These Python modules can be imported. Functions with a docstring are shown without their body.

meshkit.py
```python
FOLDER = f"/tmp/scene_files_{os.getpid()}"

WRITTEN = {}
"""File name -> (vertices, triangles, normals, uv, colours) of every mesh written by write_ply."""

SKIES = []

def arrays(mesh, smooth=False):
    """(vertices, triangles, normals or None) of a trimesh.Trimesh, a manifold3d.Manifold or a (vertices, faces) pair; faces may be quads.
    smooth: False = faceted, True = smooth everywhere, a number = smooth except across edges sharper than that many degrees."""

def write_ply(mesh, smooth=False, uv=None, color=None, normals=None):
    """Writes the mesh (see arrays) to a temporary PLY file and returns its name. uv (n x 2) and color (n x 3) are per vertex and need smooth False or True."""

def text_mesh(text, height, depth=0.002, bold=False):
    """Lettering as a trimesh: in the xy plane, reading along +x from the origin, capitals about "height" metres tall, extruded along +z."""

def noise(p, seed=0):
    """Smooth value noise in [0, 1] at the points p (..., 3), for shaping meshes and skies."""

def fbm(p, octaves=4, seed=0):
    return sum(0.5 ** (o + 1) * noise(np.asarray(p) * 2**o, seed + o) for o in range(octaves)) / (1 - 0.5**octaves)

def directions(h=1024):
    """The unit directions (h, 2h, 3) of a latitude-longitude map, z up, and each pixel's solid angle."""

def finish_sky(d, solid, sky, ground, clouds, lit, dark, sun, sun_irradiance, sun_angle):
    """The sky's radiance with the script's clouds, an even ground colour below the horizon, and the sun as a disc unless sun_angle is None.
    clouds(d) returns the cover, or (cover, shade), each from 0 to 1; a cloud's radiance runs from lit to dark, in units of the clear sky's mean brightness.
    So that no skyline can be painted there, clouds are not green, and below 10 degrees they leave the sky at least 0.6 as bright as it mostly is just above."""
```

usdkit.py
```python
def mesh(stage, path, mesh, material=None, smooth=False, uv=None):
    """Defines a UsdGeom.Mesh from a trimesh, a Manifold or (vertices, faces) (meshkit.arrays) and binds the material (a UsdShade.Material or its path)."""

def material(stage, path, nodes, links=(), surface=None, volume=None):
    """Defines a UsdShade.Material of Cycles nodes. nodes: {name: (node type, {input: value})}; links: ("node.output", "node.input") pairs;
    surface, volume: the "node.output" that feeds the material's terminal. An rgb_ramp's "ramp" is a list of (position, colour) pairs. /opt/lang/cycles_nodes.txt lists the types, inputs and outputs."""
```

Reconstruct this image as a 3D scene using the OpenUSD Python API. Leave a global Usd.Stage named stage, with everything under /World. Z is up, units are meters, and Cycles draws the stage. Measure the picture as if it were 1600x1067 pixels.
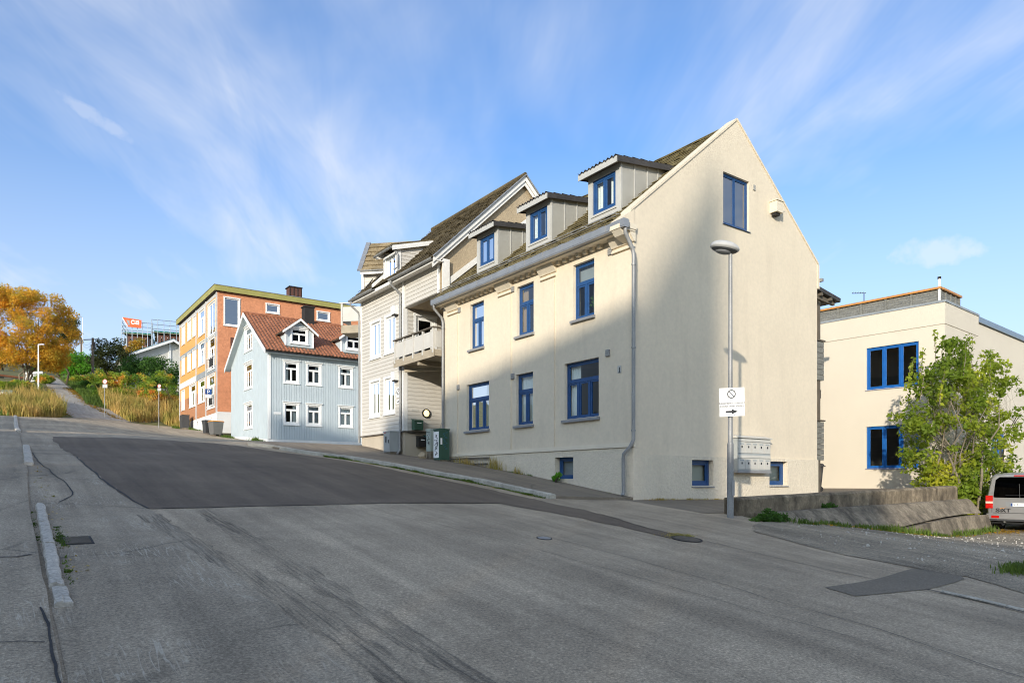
import math, random
import numpy as np, trimesh, shapely
from shapely.geometry import Polygon, box as sbox
from scipy.interpolate import PchipInterpolator
import usdkit, meshkit
from pxr import Usd, UsdGeom, UsdLux, UsdShade, Gf, Sdf, Vt

rng = np.random.default_rng(7)
stage = Usd.Stage.CreateInMemory()
UsdGeom.SetStageUpAxis(stage, UsdGeom.Tokens.z)
UsdGeom.SetStageMetersPerUnit(stage, 1.0)
WORLD = UsdGeom.Xform.Define(stage, '/World')
UsdGeom.Scope.Define(stage, '/World/Looks')

# world axes: x across the street to the right, y up the street, z up
# ------------------------------------------------------------------ camera, sky, sun, exposure
YAW = math.radians(35.97)
CC, SS = math.cos(YAW), math.sin(YAW)
EYE = 2.0
FPX, CX, CY = 1089.0, 800.0, 752.0
cam = UsdGeom.Camera.Define(stage, '/World/camera')
cam.CreateHorizontalApertureAttr(36.0)
cam.CreateVerticalApertureAttr(24.0)
cam.CreateFocalLengthAttr(36.0 * FPX / 1600)
cam.CreateVerticalApertureOffsetAttr((CY - 533.5) / 1600 * 36)
cam.CreateClippingRangeAttr(Gf.Vec2f(0.05, 5000))
cam.CreateFStopAttr(0.0)
cam.AddTransformOp().Set(Gf.Matrix4d(CC, -SS, 0, 0, 0, 0, 1, 0, -SS, -CC, 0, 0, 0, 0, EYE, 1))
EXPOSURE = 0.8
cam.CreateExposureAttr(EXPOSURE)
SUN_AZ = math.atan2(-0.831, -0.558)      # atan2(x, y) of the direction towards the sun
SUN_EL = math.radians(14.5)
SKY_STRENGTH, SUN_INTENSITY = 0.15, 0.64
TOSUN = np.array([math.sin(SUN_AZ) * math.cos(SUN_EL), math.cos(SUN_AZ) * math.cos(SUN_EL), math.sin(SUN_EL)])
sun = UsdLux.DistantLight.Define(stage, '/World/sun')
sun.CreateAngleAttr(0.7)
sun.CreateNormalizeAttr(True)
sun.CreateIntensityAttr(SUN_INTENSITY)
sun.CreateColorAttr(Gf.Vec3f(1.0, 0.92, 0.80))
_z = TOSUN
_x = np.cross([0, 0, 1], _z); _x /= np.linalg.norm(_x)
_y = np.cross(_z, _x)
sun.AddTransformOp().Set(Gf.Matrix4d(*_x, 0, *_y, 0, *_z, 0, 0, 0, 0, 1))

CLOUD_AZ = math.atan2(0.507, 0.868)
CLOUD_AT = (5.1, 2.4, 0.0)
# two clouds with a place of their own: a small bank low on the right, a thin streak high on the left
CLOUD_NODES, CLOUD_LINKS = {"both": ("math", {"math_type": "maximum"}), "cnz": ("noise_texture", {"scale": 26.0, "detail": 6.0, "roughness": 0.6})}, [("tc.generated", "cnz.vector"), ("both.value", "my.value2")]
for k, (p, q, half, amount) in enumerate([(((1375, 398), (1565, 386)), None, .022, .55), (((45, 118), (255, 250)), None, .011, .38)]):
    ends = [np.array([(CC * (x - CX) + SS * FPX), (-SS * (x - CX) + CC * FPX), CY - y]) for x, y in p]
    ends = [e / np.linalg.norm(e) for e in ends]
    mid = (ends[0] + ends[1]) / 2; along = ends[1] - ends[0]; hl = np.linalg.norm(along) / 2; along /= 2 * hl; mid /= np.linalg.norm(mid); across = np.cross(mid, along)
    a, b = along / hl, across / half
    CLOUD_NODES.update({f"a{k}": ("vector_math", {"math_type": "dot_product", "vector2": tuple(a)}), f"b{k}": ("vector_math", {"math_type": "dot_product", "vector2": tuple(b)}), f"w{k}": ("vector_math", {"math_type": "dot_product", "vector2": tuple(mid)}),
        f"o{k}": ("math", {"math_type": "subtract", "value2": float(mid @ a)}), f"p{k}": ("math", {"math_type": "multiply"}), f"q{k}": ("math", {"math_type": "multiply"}), f"r_{k}": ("math", {"math_type": "add"}),
        f"n_{k}": ("math", {"math_type": "multiply_add", "value2": -2.4, "value3": 1.2}), f"s{k}": ("math", {"math_type": "add"}),
        f"f{k}": ("map_range", {"from_min": 1.15, "from_max": 0.1, "to_min": 0.0, "to_max": amount, "clamp": True}), f"g{k}": ("map_range", {"from_min": 0.85, "from_max": 0.95, "to_min": 0.0, "to_max": 1.0, "clamp": True}), f"h{k}": ("math", {"math_type": "multiply"})})
    CLOUD_LINKS += [("tc.generated", f"a{k}.vector1"), ("tc.generated", f"b{k}.vector1"), ("tc.generated", f"w{k}.vector1"), (f"a{k}.value", f"o{k}.value1"), (f"o{k}.value", f"p{k}.value1"), (f"o{k}.value", f"p{k}.value2"), (f"b{k}.value", f"q{k}.value1"), (f"b{k}.value", f"q{k}.value2"),
        (f"p{k}.value", f"r_{k}.value1"), (f"q{k}.value", f"r_{k}.value2"), ("cnz.fac", f"n_{k}.value1"), (f"r_{k}.value", f"s{k}.value1"), (f"n_{k}.value", f"s{k}.value2"), (f"s{k}.value", f"f{k}.value"), (f"w{k}.value", f"g{k}.value"), (f"f{k}.result", f"h{k}.value1"), (f"g{k}.result", f"h{k}.value2"),
        (f"h{k}.value", f"both.value{k + 1}")]
sky_m = usdkit.material(stage, '/World/Looks/sky_air', {
    "sky": ("sky_texture", {"sky_type": "single_scattering", "sun_disc": False, "sun_elevation": SUN_EL, "sun_rotation": SUN_AZ,
                            "air_density": 1.0, "aerosol_density": 2.5, "ozone_density": 3.2, "altitude": 60.0}),
    "tc": ("texture_coordinate", {}),
    "sep": ("separate_xyz", {}),
    "zc": ("math", {"math_type": "maximum", "value2": 0.03}),
    "za": ("math", {"math_type": "add", "value2": 0.10}),
    "dx": ("math", {"math_type": "divide"}), "dy": ("math", {"math_type": "divide"}),
    "pl": ("combine_xyz", {"z": 0.0}),
    "rot": ("vector_rotate", {"rotate_type": "z_axis", "angle": CLOUD_AZ}),
    "st": ("mapping", {"scale": (2.1, 0.75, 1.0), "location": (3.3, 1.2, 0.0)}),
    "st2": ("mapping", {"scale": (6.5, 1.5, 1.0), "location": (1.3, 4.2, 0.0)}),
    "big": ("mapping", {"scale": (0.95, 0.62, 1.0), "location": CLOUD_AT}),
    "n1": ("noise_texture", {"scale": 1.0, "detail": 9.0, "roughness": 0.62, "distortion": 1.2}),
    "n2": ("noise_texture", {"scale": 1.0, "detail": 6.0, "roughness": 0.6, "distortion": 0.6}),
    "n3": ("noise_texture", {"scale": 1.0, "detail": 4.0, "roughness": 0.55, "distortion": 0.5}),
    "r1": ("map_range", {"from_min": 0.30, "from_max": 0.72, "to_min": 0.42, "to_max": 1.0, "clamp": True}),
    "r2": ("map_range", {"from_min": 0.30, "from_max": 0.75, "to_min": 0.45, "to_max": 1.0, "clamp": True}),
    "r3": ("map_range", {"from_min": 0.37, "from_max": 0.66, "to_min": 0.08, "to_max": 1.0, "clamp": True}),
    "m1": ("math", {"math_type": "multiply"}), "m2": ("math", {"math_type": "multiply"}),
    "hz": ("map_range", {"from_min": 0.0, "from_max": 0.45, "to_min": 0.70, "to_max": 0.0, "clamp": True}),
    "mx": ("math", {"math_type": "maximum"}),
    "my": ("math", {"math_type": "maximum"}), **CLOUD_NODES,
    "amt": ("math", {"math_type": "multiply", "value2": 1.0}),
    "deep": ("mix", {"mix_type": "multiply", "fac": 1.0, "color2": (0.76, 0.95, 1.14)}),
    "mix": ("mix", {"mix_type": "mix", "color2": (3.7, 3.8, 4.0)}),
    "bg": ("background_shader", {"strength": SKY_STRENGTH}),
}, [("tc.generated", "sep.vector"), ("sep.z", "zc.value1"), ("zc.value", "za.value1"), ("sep.x", "dx.value1"), ("za.value", "dx.value2"),
    ("sep.y", "dy.value1"), ("za.value", "dy.value2"), ("dx.value", "pl.x"), ("dy.value", "pl.y"), ("pl.vector", "rot.vector"),
    ("rot.vector", "st.vector"), ("rot.vector", "st2.vector"), ("rot.vector", "big.vector"), ("st.vector", "n1.vector"), ("st2.vector", "n2.vector"), ("big.vector", "n3.vector"),
    ("n1.fac", "r1.value"), ("n2.fac", "r2.value"), ("n3.fac", "r3.value"), ("r1.result", "m1.value1"), ("r2.result", "m1.value2"),
    ("m1.value", "m2.value1"), ("r3.result", "m2.value2"), ("sep.z", "hz.value"), ("m2.value", "mx.value1"), ("hz.result", "mx.value2"), ("mx.value", "my.value1"), *CLOUD_LINKS,
    ("my.value", "amt.value1"), ("sky.color", "deep.color1"), ("deep.color", "mix.color1"), ("amt.value", "mix.fac"), ("mix.color", "bg.color")], surface="bg.background")
dome = UsdLux.DomeLight.Define(stage, '/World/sky')
UsdShade.MaterialBindingAPI.Apply(dome.GetPrim()).Bind(sky_m)
dome.GetPrim().SetCustomDataByKey('kind', 'structure')
dome.GetPrim().SetCustomDataByKey('label', 'blue autumn sky with thin streaks of high cloud')

# ------------------------------------------------------------------ helpers
USED = {}
LOC = {}
def numbered(parent, name):
    k = (parent, name)
    n = USED.get(k, 0)
    USED[k] = n + 1
    return name if n == 0 else f'{name}_{n:03d}'

def at(px, py, depth):
    u, v = (px - CX) / FPX, (CY - py) / FPX
    return np.array([(CC * u + SS) * depth, (-SS * u + CC) * depth, EYE + v * depth])

def tag(o, label=None, cat=None, group=None, kind=None):
    for k, v in (('label', label), ('category', cat), ('group', group), ('kind', kind)):
        if v:
            o.SetCustomDataByKey(k, v)
    return o

def thing(name, label, cat, loc=(0, 0, 0), rotz=0.0, group=None, kind=None):
    p = '/World/' + numbered('/World', name)
    x = UsdGeom.Xform.Define(stage, p)
    x.AddTranslateOp().Set(Gf.Vec3d(*map(float, loc)))
    if rotz:
        x.AddRotateZOp().Set(float(rotz))
    LOC[p] = (np.asarray(loc, float), math.radians(rotz))
    return tag(x.GetPrim(), label, cat, group, kind)

def copy_of(src, loc, rotz, label, group=None):
    name = src.GetName().rstrip('0123456789').rstrip('_')
    o = thing(name, label, src.GetCustomDataByKey('category'), loc, rotz, group or src.GetCustomDataByKey('group'))
    o.GetReferences().AddInternalReference(src.GetPath())
    o.SetInstanceable(True)
    return o

class Plane:
    """u along, w outward, z up"""
    def __init__(s, origin, u, n):
        s.o, s.u, s.n = np.asarray(origin, float), np.asarray(u, float), np.asarray(n, float)
        if len(s.o) == 2:
            s.o = np.append(s.o, 0.0)
    def __call__(s, u, w, z):
        u, w, z = np.broadcast_arrays(np.asarray(u, float), w, z)
        return s.o + u[..., None] * s.u + w[..., None] * s.n + z[..., None] * np.array([0, 0, 1.0])

BOXF = np.array([[0, 2, 1], [1, 2, 3], [4, 5, 6], [5, 7, 6], [0, 1, 4], [1, 5, 4], [2, 6, 3], [3, 6, 7], [0, 4, 2], [2, 4, 6], [1, 3, 5], [3, 7, 5]])
class M:
    def __init__(s):
        s.v, s.f, s.n = [], [], 0
    def add(s, v, f):
        v, f = np.asarray(v, float).reshape(-1, 3), np.asarray(f, int)
        if f.shape[1] == 4:
            f = np.vstack([f[:, [0, 1, 2]], f[:, [0, 2, 3]]])
        s.v.append(v); s.f.append(f + s.n); s.n += len(v)
        return s
    def mesh(s, m):
        return s.add(m.vertices, m.faces)
    def box(s, x0, x1, y0, y1, z0, z1):
        return s.add([(x, y, z) for x in (x0, x1) for y in (y0, y1) for z in (z0, z1)], BOXF)
    def pbox(s, P, u0, u1, w0, w1, z0, z1):
        c = np.array([(a, b, d) for a in (u0, u1) for b in (w0, w1) for d in (z0, z1)])
        return s.add(P(c[:, 0], c[:, 1], c[:, 2]), BOXF)
    def hexa(s, pts):       # eight corners, ordered as in box
        return s.add(pts, BOXF)
    def beam(s, a, b, wx, wz, up=(0, 0, 1)):
        a, b = np.asarray(a, float), np.asarray(b, float)
        t = b - a; t /= np.linalg.norm(t)
        x = np.cross(t, up); x /= np.linalg.norm(x) + 1e-9
        z = np.cross(x, t)
        return s.add([p + x * i * wx / 2 + z * k * wz / 2 for p in (a, b) for i in (-1, 1) for k in (-1, 1)], BOXF)
    def tube(s, pts, r, sides=8, cap=True):
        p = np.asarray(pts, float)
        t = np.gradient(p, axis=0); t /= np.linalg.norm(t, axis=1, keepdims=True) + 1e-12
        ref = np.where(np.abs(t[:, 2:]) < 0.9, [[0, 0, 1.0]], [[1.0, 0, 0]])
        a = np.cross(t, ref)
        for i in range(1, len(a)):          # parallel transport, roughly
            q = a[i - 1] - t[i] * (a[i - 1] @ t[i])
            if np.linalg.norm(q) > 1e-6: a[i] = q
        a /= np.linalg.norm(a, axis=1, keepdims=True) + 1e-12
        b = np.cross(t, a)
        an = np.arange(sides) * 2 * np.pi / sides
        rr = np.broadcast_to(r, (len(p),))[:, None, None]
        v = p[:, None] + rr * (np.cos(an)[None, :, None] * a[:, None] + np.sin(an)[None, :, None] * b[:, None])
        i, j = np.meshgrid(np.arange(len(p) - 1), np.arange(sides), indexing='ij')
        q = np.stack([i * sides + j, i * sides + (j + 1) % sides, (i + 1) * sides + (j + 1) % sides, (i + 1) * sides + j], -1).reshape(-1, 4)
        f = np.vstack([q[:, [0, 1, 2]], q[:, [0, 2, 3]]])
        if cap:
            k = np.arange(1, sides - 1)
            f = np.vstack([f, np.stack([0 * k, k + 1, k], 1), np.stack([0 * k, k, k + 1], 1) + (len(p) - 1) * sides])
        return s.add(v.reshape(-1, 3), f)
    def poly(s, P, pg, w0, w1):
        """extrude the shapely polygon in (u, z) between w0 and w1 of a Plane"""
        for g in getattr(pg, 'geoms', [pg]):
            if g.is_empty or g.geom_type != 'Polygon' or g.area < 1e-5: continue
            m = trimesh.creation.extrude_polygon(g, 1.0, engine='earcut')
            v = m.vertices
            s.add(P(v[:, 0], w0 + (w1 - w0) * v[:, 2], v[:, 1]), m.faces)
        return s
    def text(s, P, text, u, w, z, height, flip=False, bold=False, centre=True, stretch=1.0, depth=0.004):
        m = meshkit.text_mesh(text, height, depth, bold)
        v = np.array(m.vertices); v[:, 0] *= stretch
        if centre: v[:, 0] -= (v[:, 0].max() + v[:, 0].min()) / 2
        return s.add(P(u + (-v[:, 0] if flip else v[:, 0]), w + v[:, 2], z + v[:, 1]), m.faces)
    def build(s, name, mat, parent=None, smooth=False, local=False, tilt=None, label=None, cat=None, group=None, kind=None):
        path = parent.GetPath().pathString if parent is not None else '/World'
        v = np.vstack(s.v); f = np.vstack(s.f)
        if tilt is not None:
            v = v + np.outer(v[:, :2] @ np.asarray(tilt), [0, 0, 1.0])
        if parent is not None and not local:
            top = '/World/' + path.split('/')[2]
            l, r = LOC[top]
            v = v - l
            if r:
                c, q = math.cos(-r), math.sin(-r)
                v = v @ np.array([[c, q, 0], [-q, c, 0], [0, 0, 1]])
        o = usdkit.mesh(stage, path + '/' + numbered(path, name), (v, f), mat, smooth=smooth).GetPrim()
        return tag(o, label, cat, group, kind)

# ------------------------------------------------------------------ materials
def L(name): return '/World/Looks/' + name
def simple(name, col, rough=0.6, var=0.12, vscale=2.0, bump=0.0, bscale=40.0, metal=0.0, spec=0.4, fine=0.0, fscale=60.0, stain=0.0, stainc=(0.25, 0.22, 0.18), stretch=(1, 1, 1), coat=0.0, sscale=2.2, sfrom=0.52, sz=0.13):
    """one colour with broad variation, fine speckle, streaky stains and bump"""
    c = np.array(col, float)
    nodes = {"g": ("geometry", {}), "mp": ("mapping", {"scale": stretch}),
             "n": ("noise_texture", {"scale": vscale, "detail": 5.0, "roughness": 0.6}),
             "r": ("rgb_ramp", {"ramp": [(0.25, tuple(c * (1 - var))), (0.5, tuple(c)), (0.75, tuple(np.minimum(c * (1 + var), 0.95)))]}),
             "p": ("principled_bsdf", {"roughness": rough, "metallic": metal, "specular_ior_level": spec, "coat_weight": coat})}
    links = [("g.position", "mp.vector"), ("mp.vector", "n.vector"), ("n.fac", "r.fac")]
    last = "r.color"
    if fine:
        nodes["fn"] = ("noise_texture", {"scale": fscale, "detail": 2.0, "roughness": 0.7})
        nodes["fr"] = ("rgb_ramp", {"ramp": [(0.25, (1 - fine,) * 3), (0.75, (1 + fine,) * 3)]})
        nodes["fm"] = ("mix", {"mix_type": "multiply", "fac": 1.0})
        links += [("g.position", "fn.vector"), ("fn.fac", "fr.fac"), (last, "fm.color1"), ("fr.color", "fm.color2")]
        last = "fm.color"
    if stain:
        nodes["sm"] = ("mapping", {"scale": (sscale, sscale, sscale * sz)})
        nodes["sn"] = ("noise_texture", {"scale": 1.0, "detail": 6.0, "roughness": 0.65})
        nodes["sr"] = ("map_range", {"from_min": sfrom, "from_max": sfrom + 0.23, "to_min": 0.0, "to_max": stain, "clamp": True})
        nodes["sx"] = ("mix", {"mix_type": "mix", "color2": stainc})
        links += [("g.position", "sm.vector"), ("sm.vector", "sn.vector"), ("sn.fac", "sr.value"), ("sr.result", "sx.fac"), (last, "sx.color1")]
        last = "sx.color"
    links.append((last, "p.base_color"))
    if bump:
        nodes["bn"] = ("noise_texture", {"scale": bscale, "detail": 4.0, "roughness": 0.6})
        nodes["b"] = ("bump", {"strength": 1.0, "distance": bump})
        links += [("mp.vector", "bn.vector"), ("bn.fac", "b.height"), ("b.normal", "p.normal")]
    return usdkit.material(stage, L(name), nodes, links, surface="p.BSDF")

def leafmat(name, ramp, trans=0.45, rough=0.55, ns=0.7, rnd=0.55, nk=0.9, off=0.20):
    return usdkit.material(stage, L(name), {
        "g": ("geometry", {}), "n": ("noise_texture", {"scale": ns, "detail": 2.0}),
        "a": ("math", {"math_type": "multiply", "value2": rnd}), "c": ("math", {"math_type": "multiply", "value2": nk}), "s": ("math", {"math_type": "add"}), "o": ("math", {"math_type": "subtract", "value2": off}),
        "r": ("rgb_ramp", {"ramp": ramp}), "p": ("principled_bsdf", {"roughness": rough, "specular_ior_level": 0.25}),
        "t": ("translucent_bsdf", {}), "m": ("mix_closure", {"fac": trans})},
        [("g.position", "n.vector"), ("g.random_per_island", "a.value1"), ("n.fac", "c.value1"), ("a.value", "s.value1"), ("c.value", "s.value2"), ("s.value", "o.value1"), ("o.value", "r.fac"),
         ("r.color", "p.base_color"), ("r.color", "t.color"), ("p.BSDF", "m.closure1"), ("t.BSDF", "m.closure2")], surface="m.closure")

def glassmat(name, ior=1.8, tint=(0.82, 0.88, 0.88), wob=0.004):
    return usdkit.material(stage, L(name), {
        "g": ("geometry", {}), "n": ("noise_texture", {"scale": 1.6, "detail": 1.0}), "b": ("bump", {"strength": 1.0, "distance": wob}),
        "t": ("transparent_bsdf", {"color": tint}), "s": ("glossy_bsdf", {"color": (0.95, 0.97, 1.0), "roughness": 0.012}), "f": ("fresnel", {"IOR": ior}), "m": ("mix_closure", {})},
        [("g.position", "n.vector"), ("n.fac", "b.height"), ("b.normal", "s.normal"), ("f.fac", "m.fac"), ("t.BSDF", "m.closure1"), ("s.BSDF", "m.closure2")], surface="m.closure")

def asphalt(name, base, warm=(1.0, 0.97, 0.92), patchy=0.32, speck=0.5, streak=0.22, cracks=0.0, scratch=0.0, moss=0.0):
    b = np.array(base) * np.array(warm)
    nodes = {
        "g": ("geometry", {}),
        "n1": ("noise_texture", {"scale": 0.42, "detail": 9.0, "roughness": 0.68}),
        "r1": ("rgb_ramp", {"ramp": [(0.28, (1 - patchy,) * 3), (0.72, (1 + patchy,) * 3)]}),
        "ms": ("mapping", {"scale": (3.2, 0.16, 1.0)}),
        "n2": ("noise_texture", {"scale": 1.0, "detail": 6.0, "roughness": 0.6, "distortion": 0.3}),
        "r2": ("rgb_ramp", {"ramp": [(0.28, (1 - streak,) * 3), (0.72, (1 + streak,) * 3)]}),
        "n3": ("noise_texture", {"scale": 38.0, "detail": 5.0, "roughness": 0.85}),
        "r3": ("rgb_ramp", {"ramp": [(0.34, (1 - speck,) * 3), (0.50, (1.0,) * 3), (0.62, (1 + speck * 1.0,) * 3), (0.70, (1 + speck * 3.0,) * 3)]}),
        "c": ("mix", {"mix_type": "multiply", "fac": 1.0, "color1": tuple(b)}), "c2": ("mix", {"mix_type": "multiply", "fac": 1.0}), "c3": ("mix", {"mix_type": "multiply", "fac": 1.0}),
        "p": ("principled_bsdf", {"roughness": 0.85, "specular_ior_level": 0.25}),
        "nb": ("noise_texture", {"scale": 90.0, "detail": 3.0, "roughness": 0.7}), "bp": ("bump", {"strength": 0.8, "distance": 0.006})}
    links = [("g.position", "n1.vector"), ("n1.fac", "r1.fac"), ("g.position", "ms.vector"), ("ms.vector", "n2.vector"), ("n2.fac", "r2.fac"), ("g.position", "n3.vector"), ("n3.fac", "r3.fac"),
             ("r1.color", "c.color2"), ("c.color", "c2.color1"), ("r2.color", "c2.color2"), ("c2.color", "c3.color1"), ("r3.color", "c3.color2"),
             ("g.position", "nb.vector"), ("nb.fac", "bp.height"), ("bp.normal", "p.normal")]
    last = "c3.color"
    if scratch:
        nodes["wm"] = ("mapping", {"scale": (9.0, 0.7, 1.0), "rotation": (0, 0, 0.12)})
        nodes["wn"] = ("noise_texture", {"scale": 1.0, "detail": 3.0, "roughness": 0.5, "distortion": 1.6})
        nodes["wr"] = ("rgb_ramp", {"ramp": [(0.475, (0,) * 3), (0.495, (1,) * 3), (0.505, (1,) * 3), (0.525, (0,) * 3)]})
        nodes["wq"] = ("noise_texture", {"scale": 0.9, "detail": 2.0})
        nodes["wz"] = ("map_range", {"from_min": 0.48, "from_max": 0.66, "to_min": 0.0, "to_max": scratch, "clamp": True})
        nodes["wk"] = ("math", {"math_type": "multiply"})
        nodes["wx"] = ("mix", {"mix_type": "mix", "color2": (0.52, 0.46, 0.36)})
        links += [("g.position", "wm.vector"), ("wm.vector", "wn.vector"), ("wn.fac", "wr.fac"), ("g.position", "wq.vector"), ("wq.fac", "wz.value"), ("wr.color", "wk.value1"), ("wz.result", "wk.value2"), ("wk.value", "wx.fac"), (last, "wx.color1")]
        last = "wx.color"
    if cracks:
        nodes["vm"] = ("noise_texture", {"scale": 1.3, "detail": 4.0})
        nodes["va"] = ("mix", {"mix_type": "add", "fac": 0.35})
        nodes["vv"] = ("voronoi_texture", {"feature": "distance_to_edge", "scale": 0.33})
        nodes["vr"] = ("rgb_ramp", {"ramp": [(0.0, (1,) * 3), (0.004, (1,) * 3), (0.011, (0,) * 3)]})
        nodes["vq"] = ("noise_texture", {"scale": 0.5, "detail": 2.0})
        nodes["vz"] = ("map_range", {"from_min": 0.45, "from_max": 0.6, "to_min": 0.0, "to_max": cracks, "clamp": True})
        nodes["vk"] = ("math", {"math_type": "multiply"})
        nodes["vx"] = ("mix", {"mix_type": "mix", "color2": (0.02, 0.02, 0.017)})
        links += [("g.position", "vm.vector"), ("g.position", "va.color1"), ("vm.color", "va.color2"), ("va.color", "vv.vector"), ("vv.distance", "vr.fac"), ("g.position", "vq.vector"), ("vq.fac", "vz.value"),
                  ("vr.color", "vk.value1"), ("vz.result", "vk.value2"), ("vk.value", "vx.fac"), (last, "vx.color1")]
        last = "vx.color"
    links.append((last, "p.base_color"))
    return usdkit.material(stage, L(name), nodes, links, surface="p.BSDF")

MT = {}
MT['old_asphalt'] = asphalt('old_asphalt', (0.36, 0.36, 0.36), warm=(1.0, 0.80, 0.55), cracks=0.0, scratch=0.06)
MT['left_asphalt'] = asphalt('left_asphalt', (0.31, 0.31, 0.31), warm=(1.0, 0.82, 0.58), cracks=0.35, scratch=0.75)
MT['new_asphalt'] = asphalt('new_asphalt', (0.145, 0.145, 0.145), warm=(1.0, 0.77, 0.54), patchy=0.26, speck=0.4, streak=0.2)
MT['patch_asphalt'] = asphalt('patch_asphalt', (0.18, 0.18, 0.18), warm=(1.0, 0.84, 0.62), patchy=0.15, speck=0.35, streak=0.05)
MT['pavement'] = asphalt('pavement_asphalt', (0.22, 0.22, 0.22), warm=(1.0, 0.81, 0.58), patchy=0.18, cracks=0.3)
MT['far_asphalt'] = asphalt('far_asphalt', (0.36, 0.33, 0.29), warm=(1.0, 0.95, 0.88), patchy=0.2, speck=0.3, cracks=0.6)
MT['gravel'] = asphalt('gravel_ground', (0.26, 0.25, 0.23), warm=(1.0, 0.86, 0.66), patchy=0.45, speck=0.95, streak=0.3)
MT['tar'] = simple('tar_seam', (0.028, 0.026, 0.024), rough=0.8, var=0.4, vscale=9)
MT['ground'] = simple('grassy_ground', (0.13, 0.12, 0.035), rough=0.95, var=0.55, vscale=0.5, bump=0.05, bscale=3, fine=0.4, fscale=9)
MT['stucco'] = simple('cream_stucco', (0.70, 0.60, 0.45), rough=0.9, var=0.04, vscale=0.7, bump=0.003, bscale=26, spec=0.2, fine=0.05, fscale=9, stain=0.26, stainc=(0.50, 0.42, 0.31))
MT['rough_stucco'] = simple('cream_roughcast', (0.70, 0.61, 0.465), rough=0.95, var=0.05, vscale=1.0, bump=0.032, bscale=15, spec=0.15, fine=0.06, fscale=12, stain=0.22, stainc=(0.48, 0.40, 0.29))
MT['cream_trim'] = simple('cream_trim', (0.72, 0.63, 0.48), rough=0.7, var=0.05, vscale=2)
MT['blue_paint'] = simple('blue_window_paint', (0.016, 0.066, 0.185), rough=0.4, var=0.18, vscale=5, fine=0.12, fscale=40)
MT['bright_blue'] = simple('bright_blue_paint', (0.013, 0.11, 0.36), rough=0.35, var=0.12, vscale=5)
MT['white_paint'] = simple('white_paint', (0.78, 0.75, 0.69), rough=0.5, var=0.05, vscale=2)
MT['white_gloss'] = simple('white_window_paint', (0.82, 0.81, 0.77), rough=0.35, var=0.04, vscale=2)
MT['mailbox_paint'] = simple('off_white_enamel', (0.58, 0.55, 0.48), rough=0.5, var=0.06, vscale=2, stain=0.2, stainc=(0.4, 0.36, 0.3))
MT['lamp_paint'] = simple('pale_grey_lamp_paint', (0.50, 0.48, 0.44), rough=0.45, var=0.1, vscale=6)
MT['grey_sill'] = simple('grey_sill', (0.27, 0.265, 0.26), rough=0.6, var=0.12, vscale=4)
MT['grey_metal'] = simple('grey_sheet_metal', (0.33, 0.33, 0.325), rough=0.42, var=0.12, vscale=3, metal=0.5)
MT['galv'] = simple('galvanised_steel', (0.30, 0.295, 0.28), rough=0.55, var=0.2, vscale=6, metal=0.35, fine=0.12, fscale=30, stretch=(1, 1, .3))
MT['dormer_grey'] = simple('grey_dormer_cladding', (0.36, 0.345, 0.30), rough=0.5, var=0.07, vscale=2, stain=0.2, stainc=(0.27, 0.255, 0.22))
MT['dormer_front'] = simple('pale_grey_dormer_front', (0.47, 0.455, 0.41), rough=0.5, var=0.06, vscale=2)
MT['black_roof'] = simple('dark_roof_tile', (0.045, 0.04, 0.036), rough=0.65, var=0.3, vscale=4)
MT['dark_wood'] = simple('dark_weathered_wood', (0.12, 0.10, 0.075), rough=0.8, var=0.25, vscale=4, fine=0.2)
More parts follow.
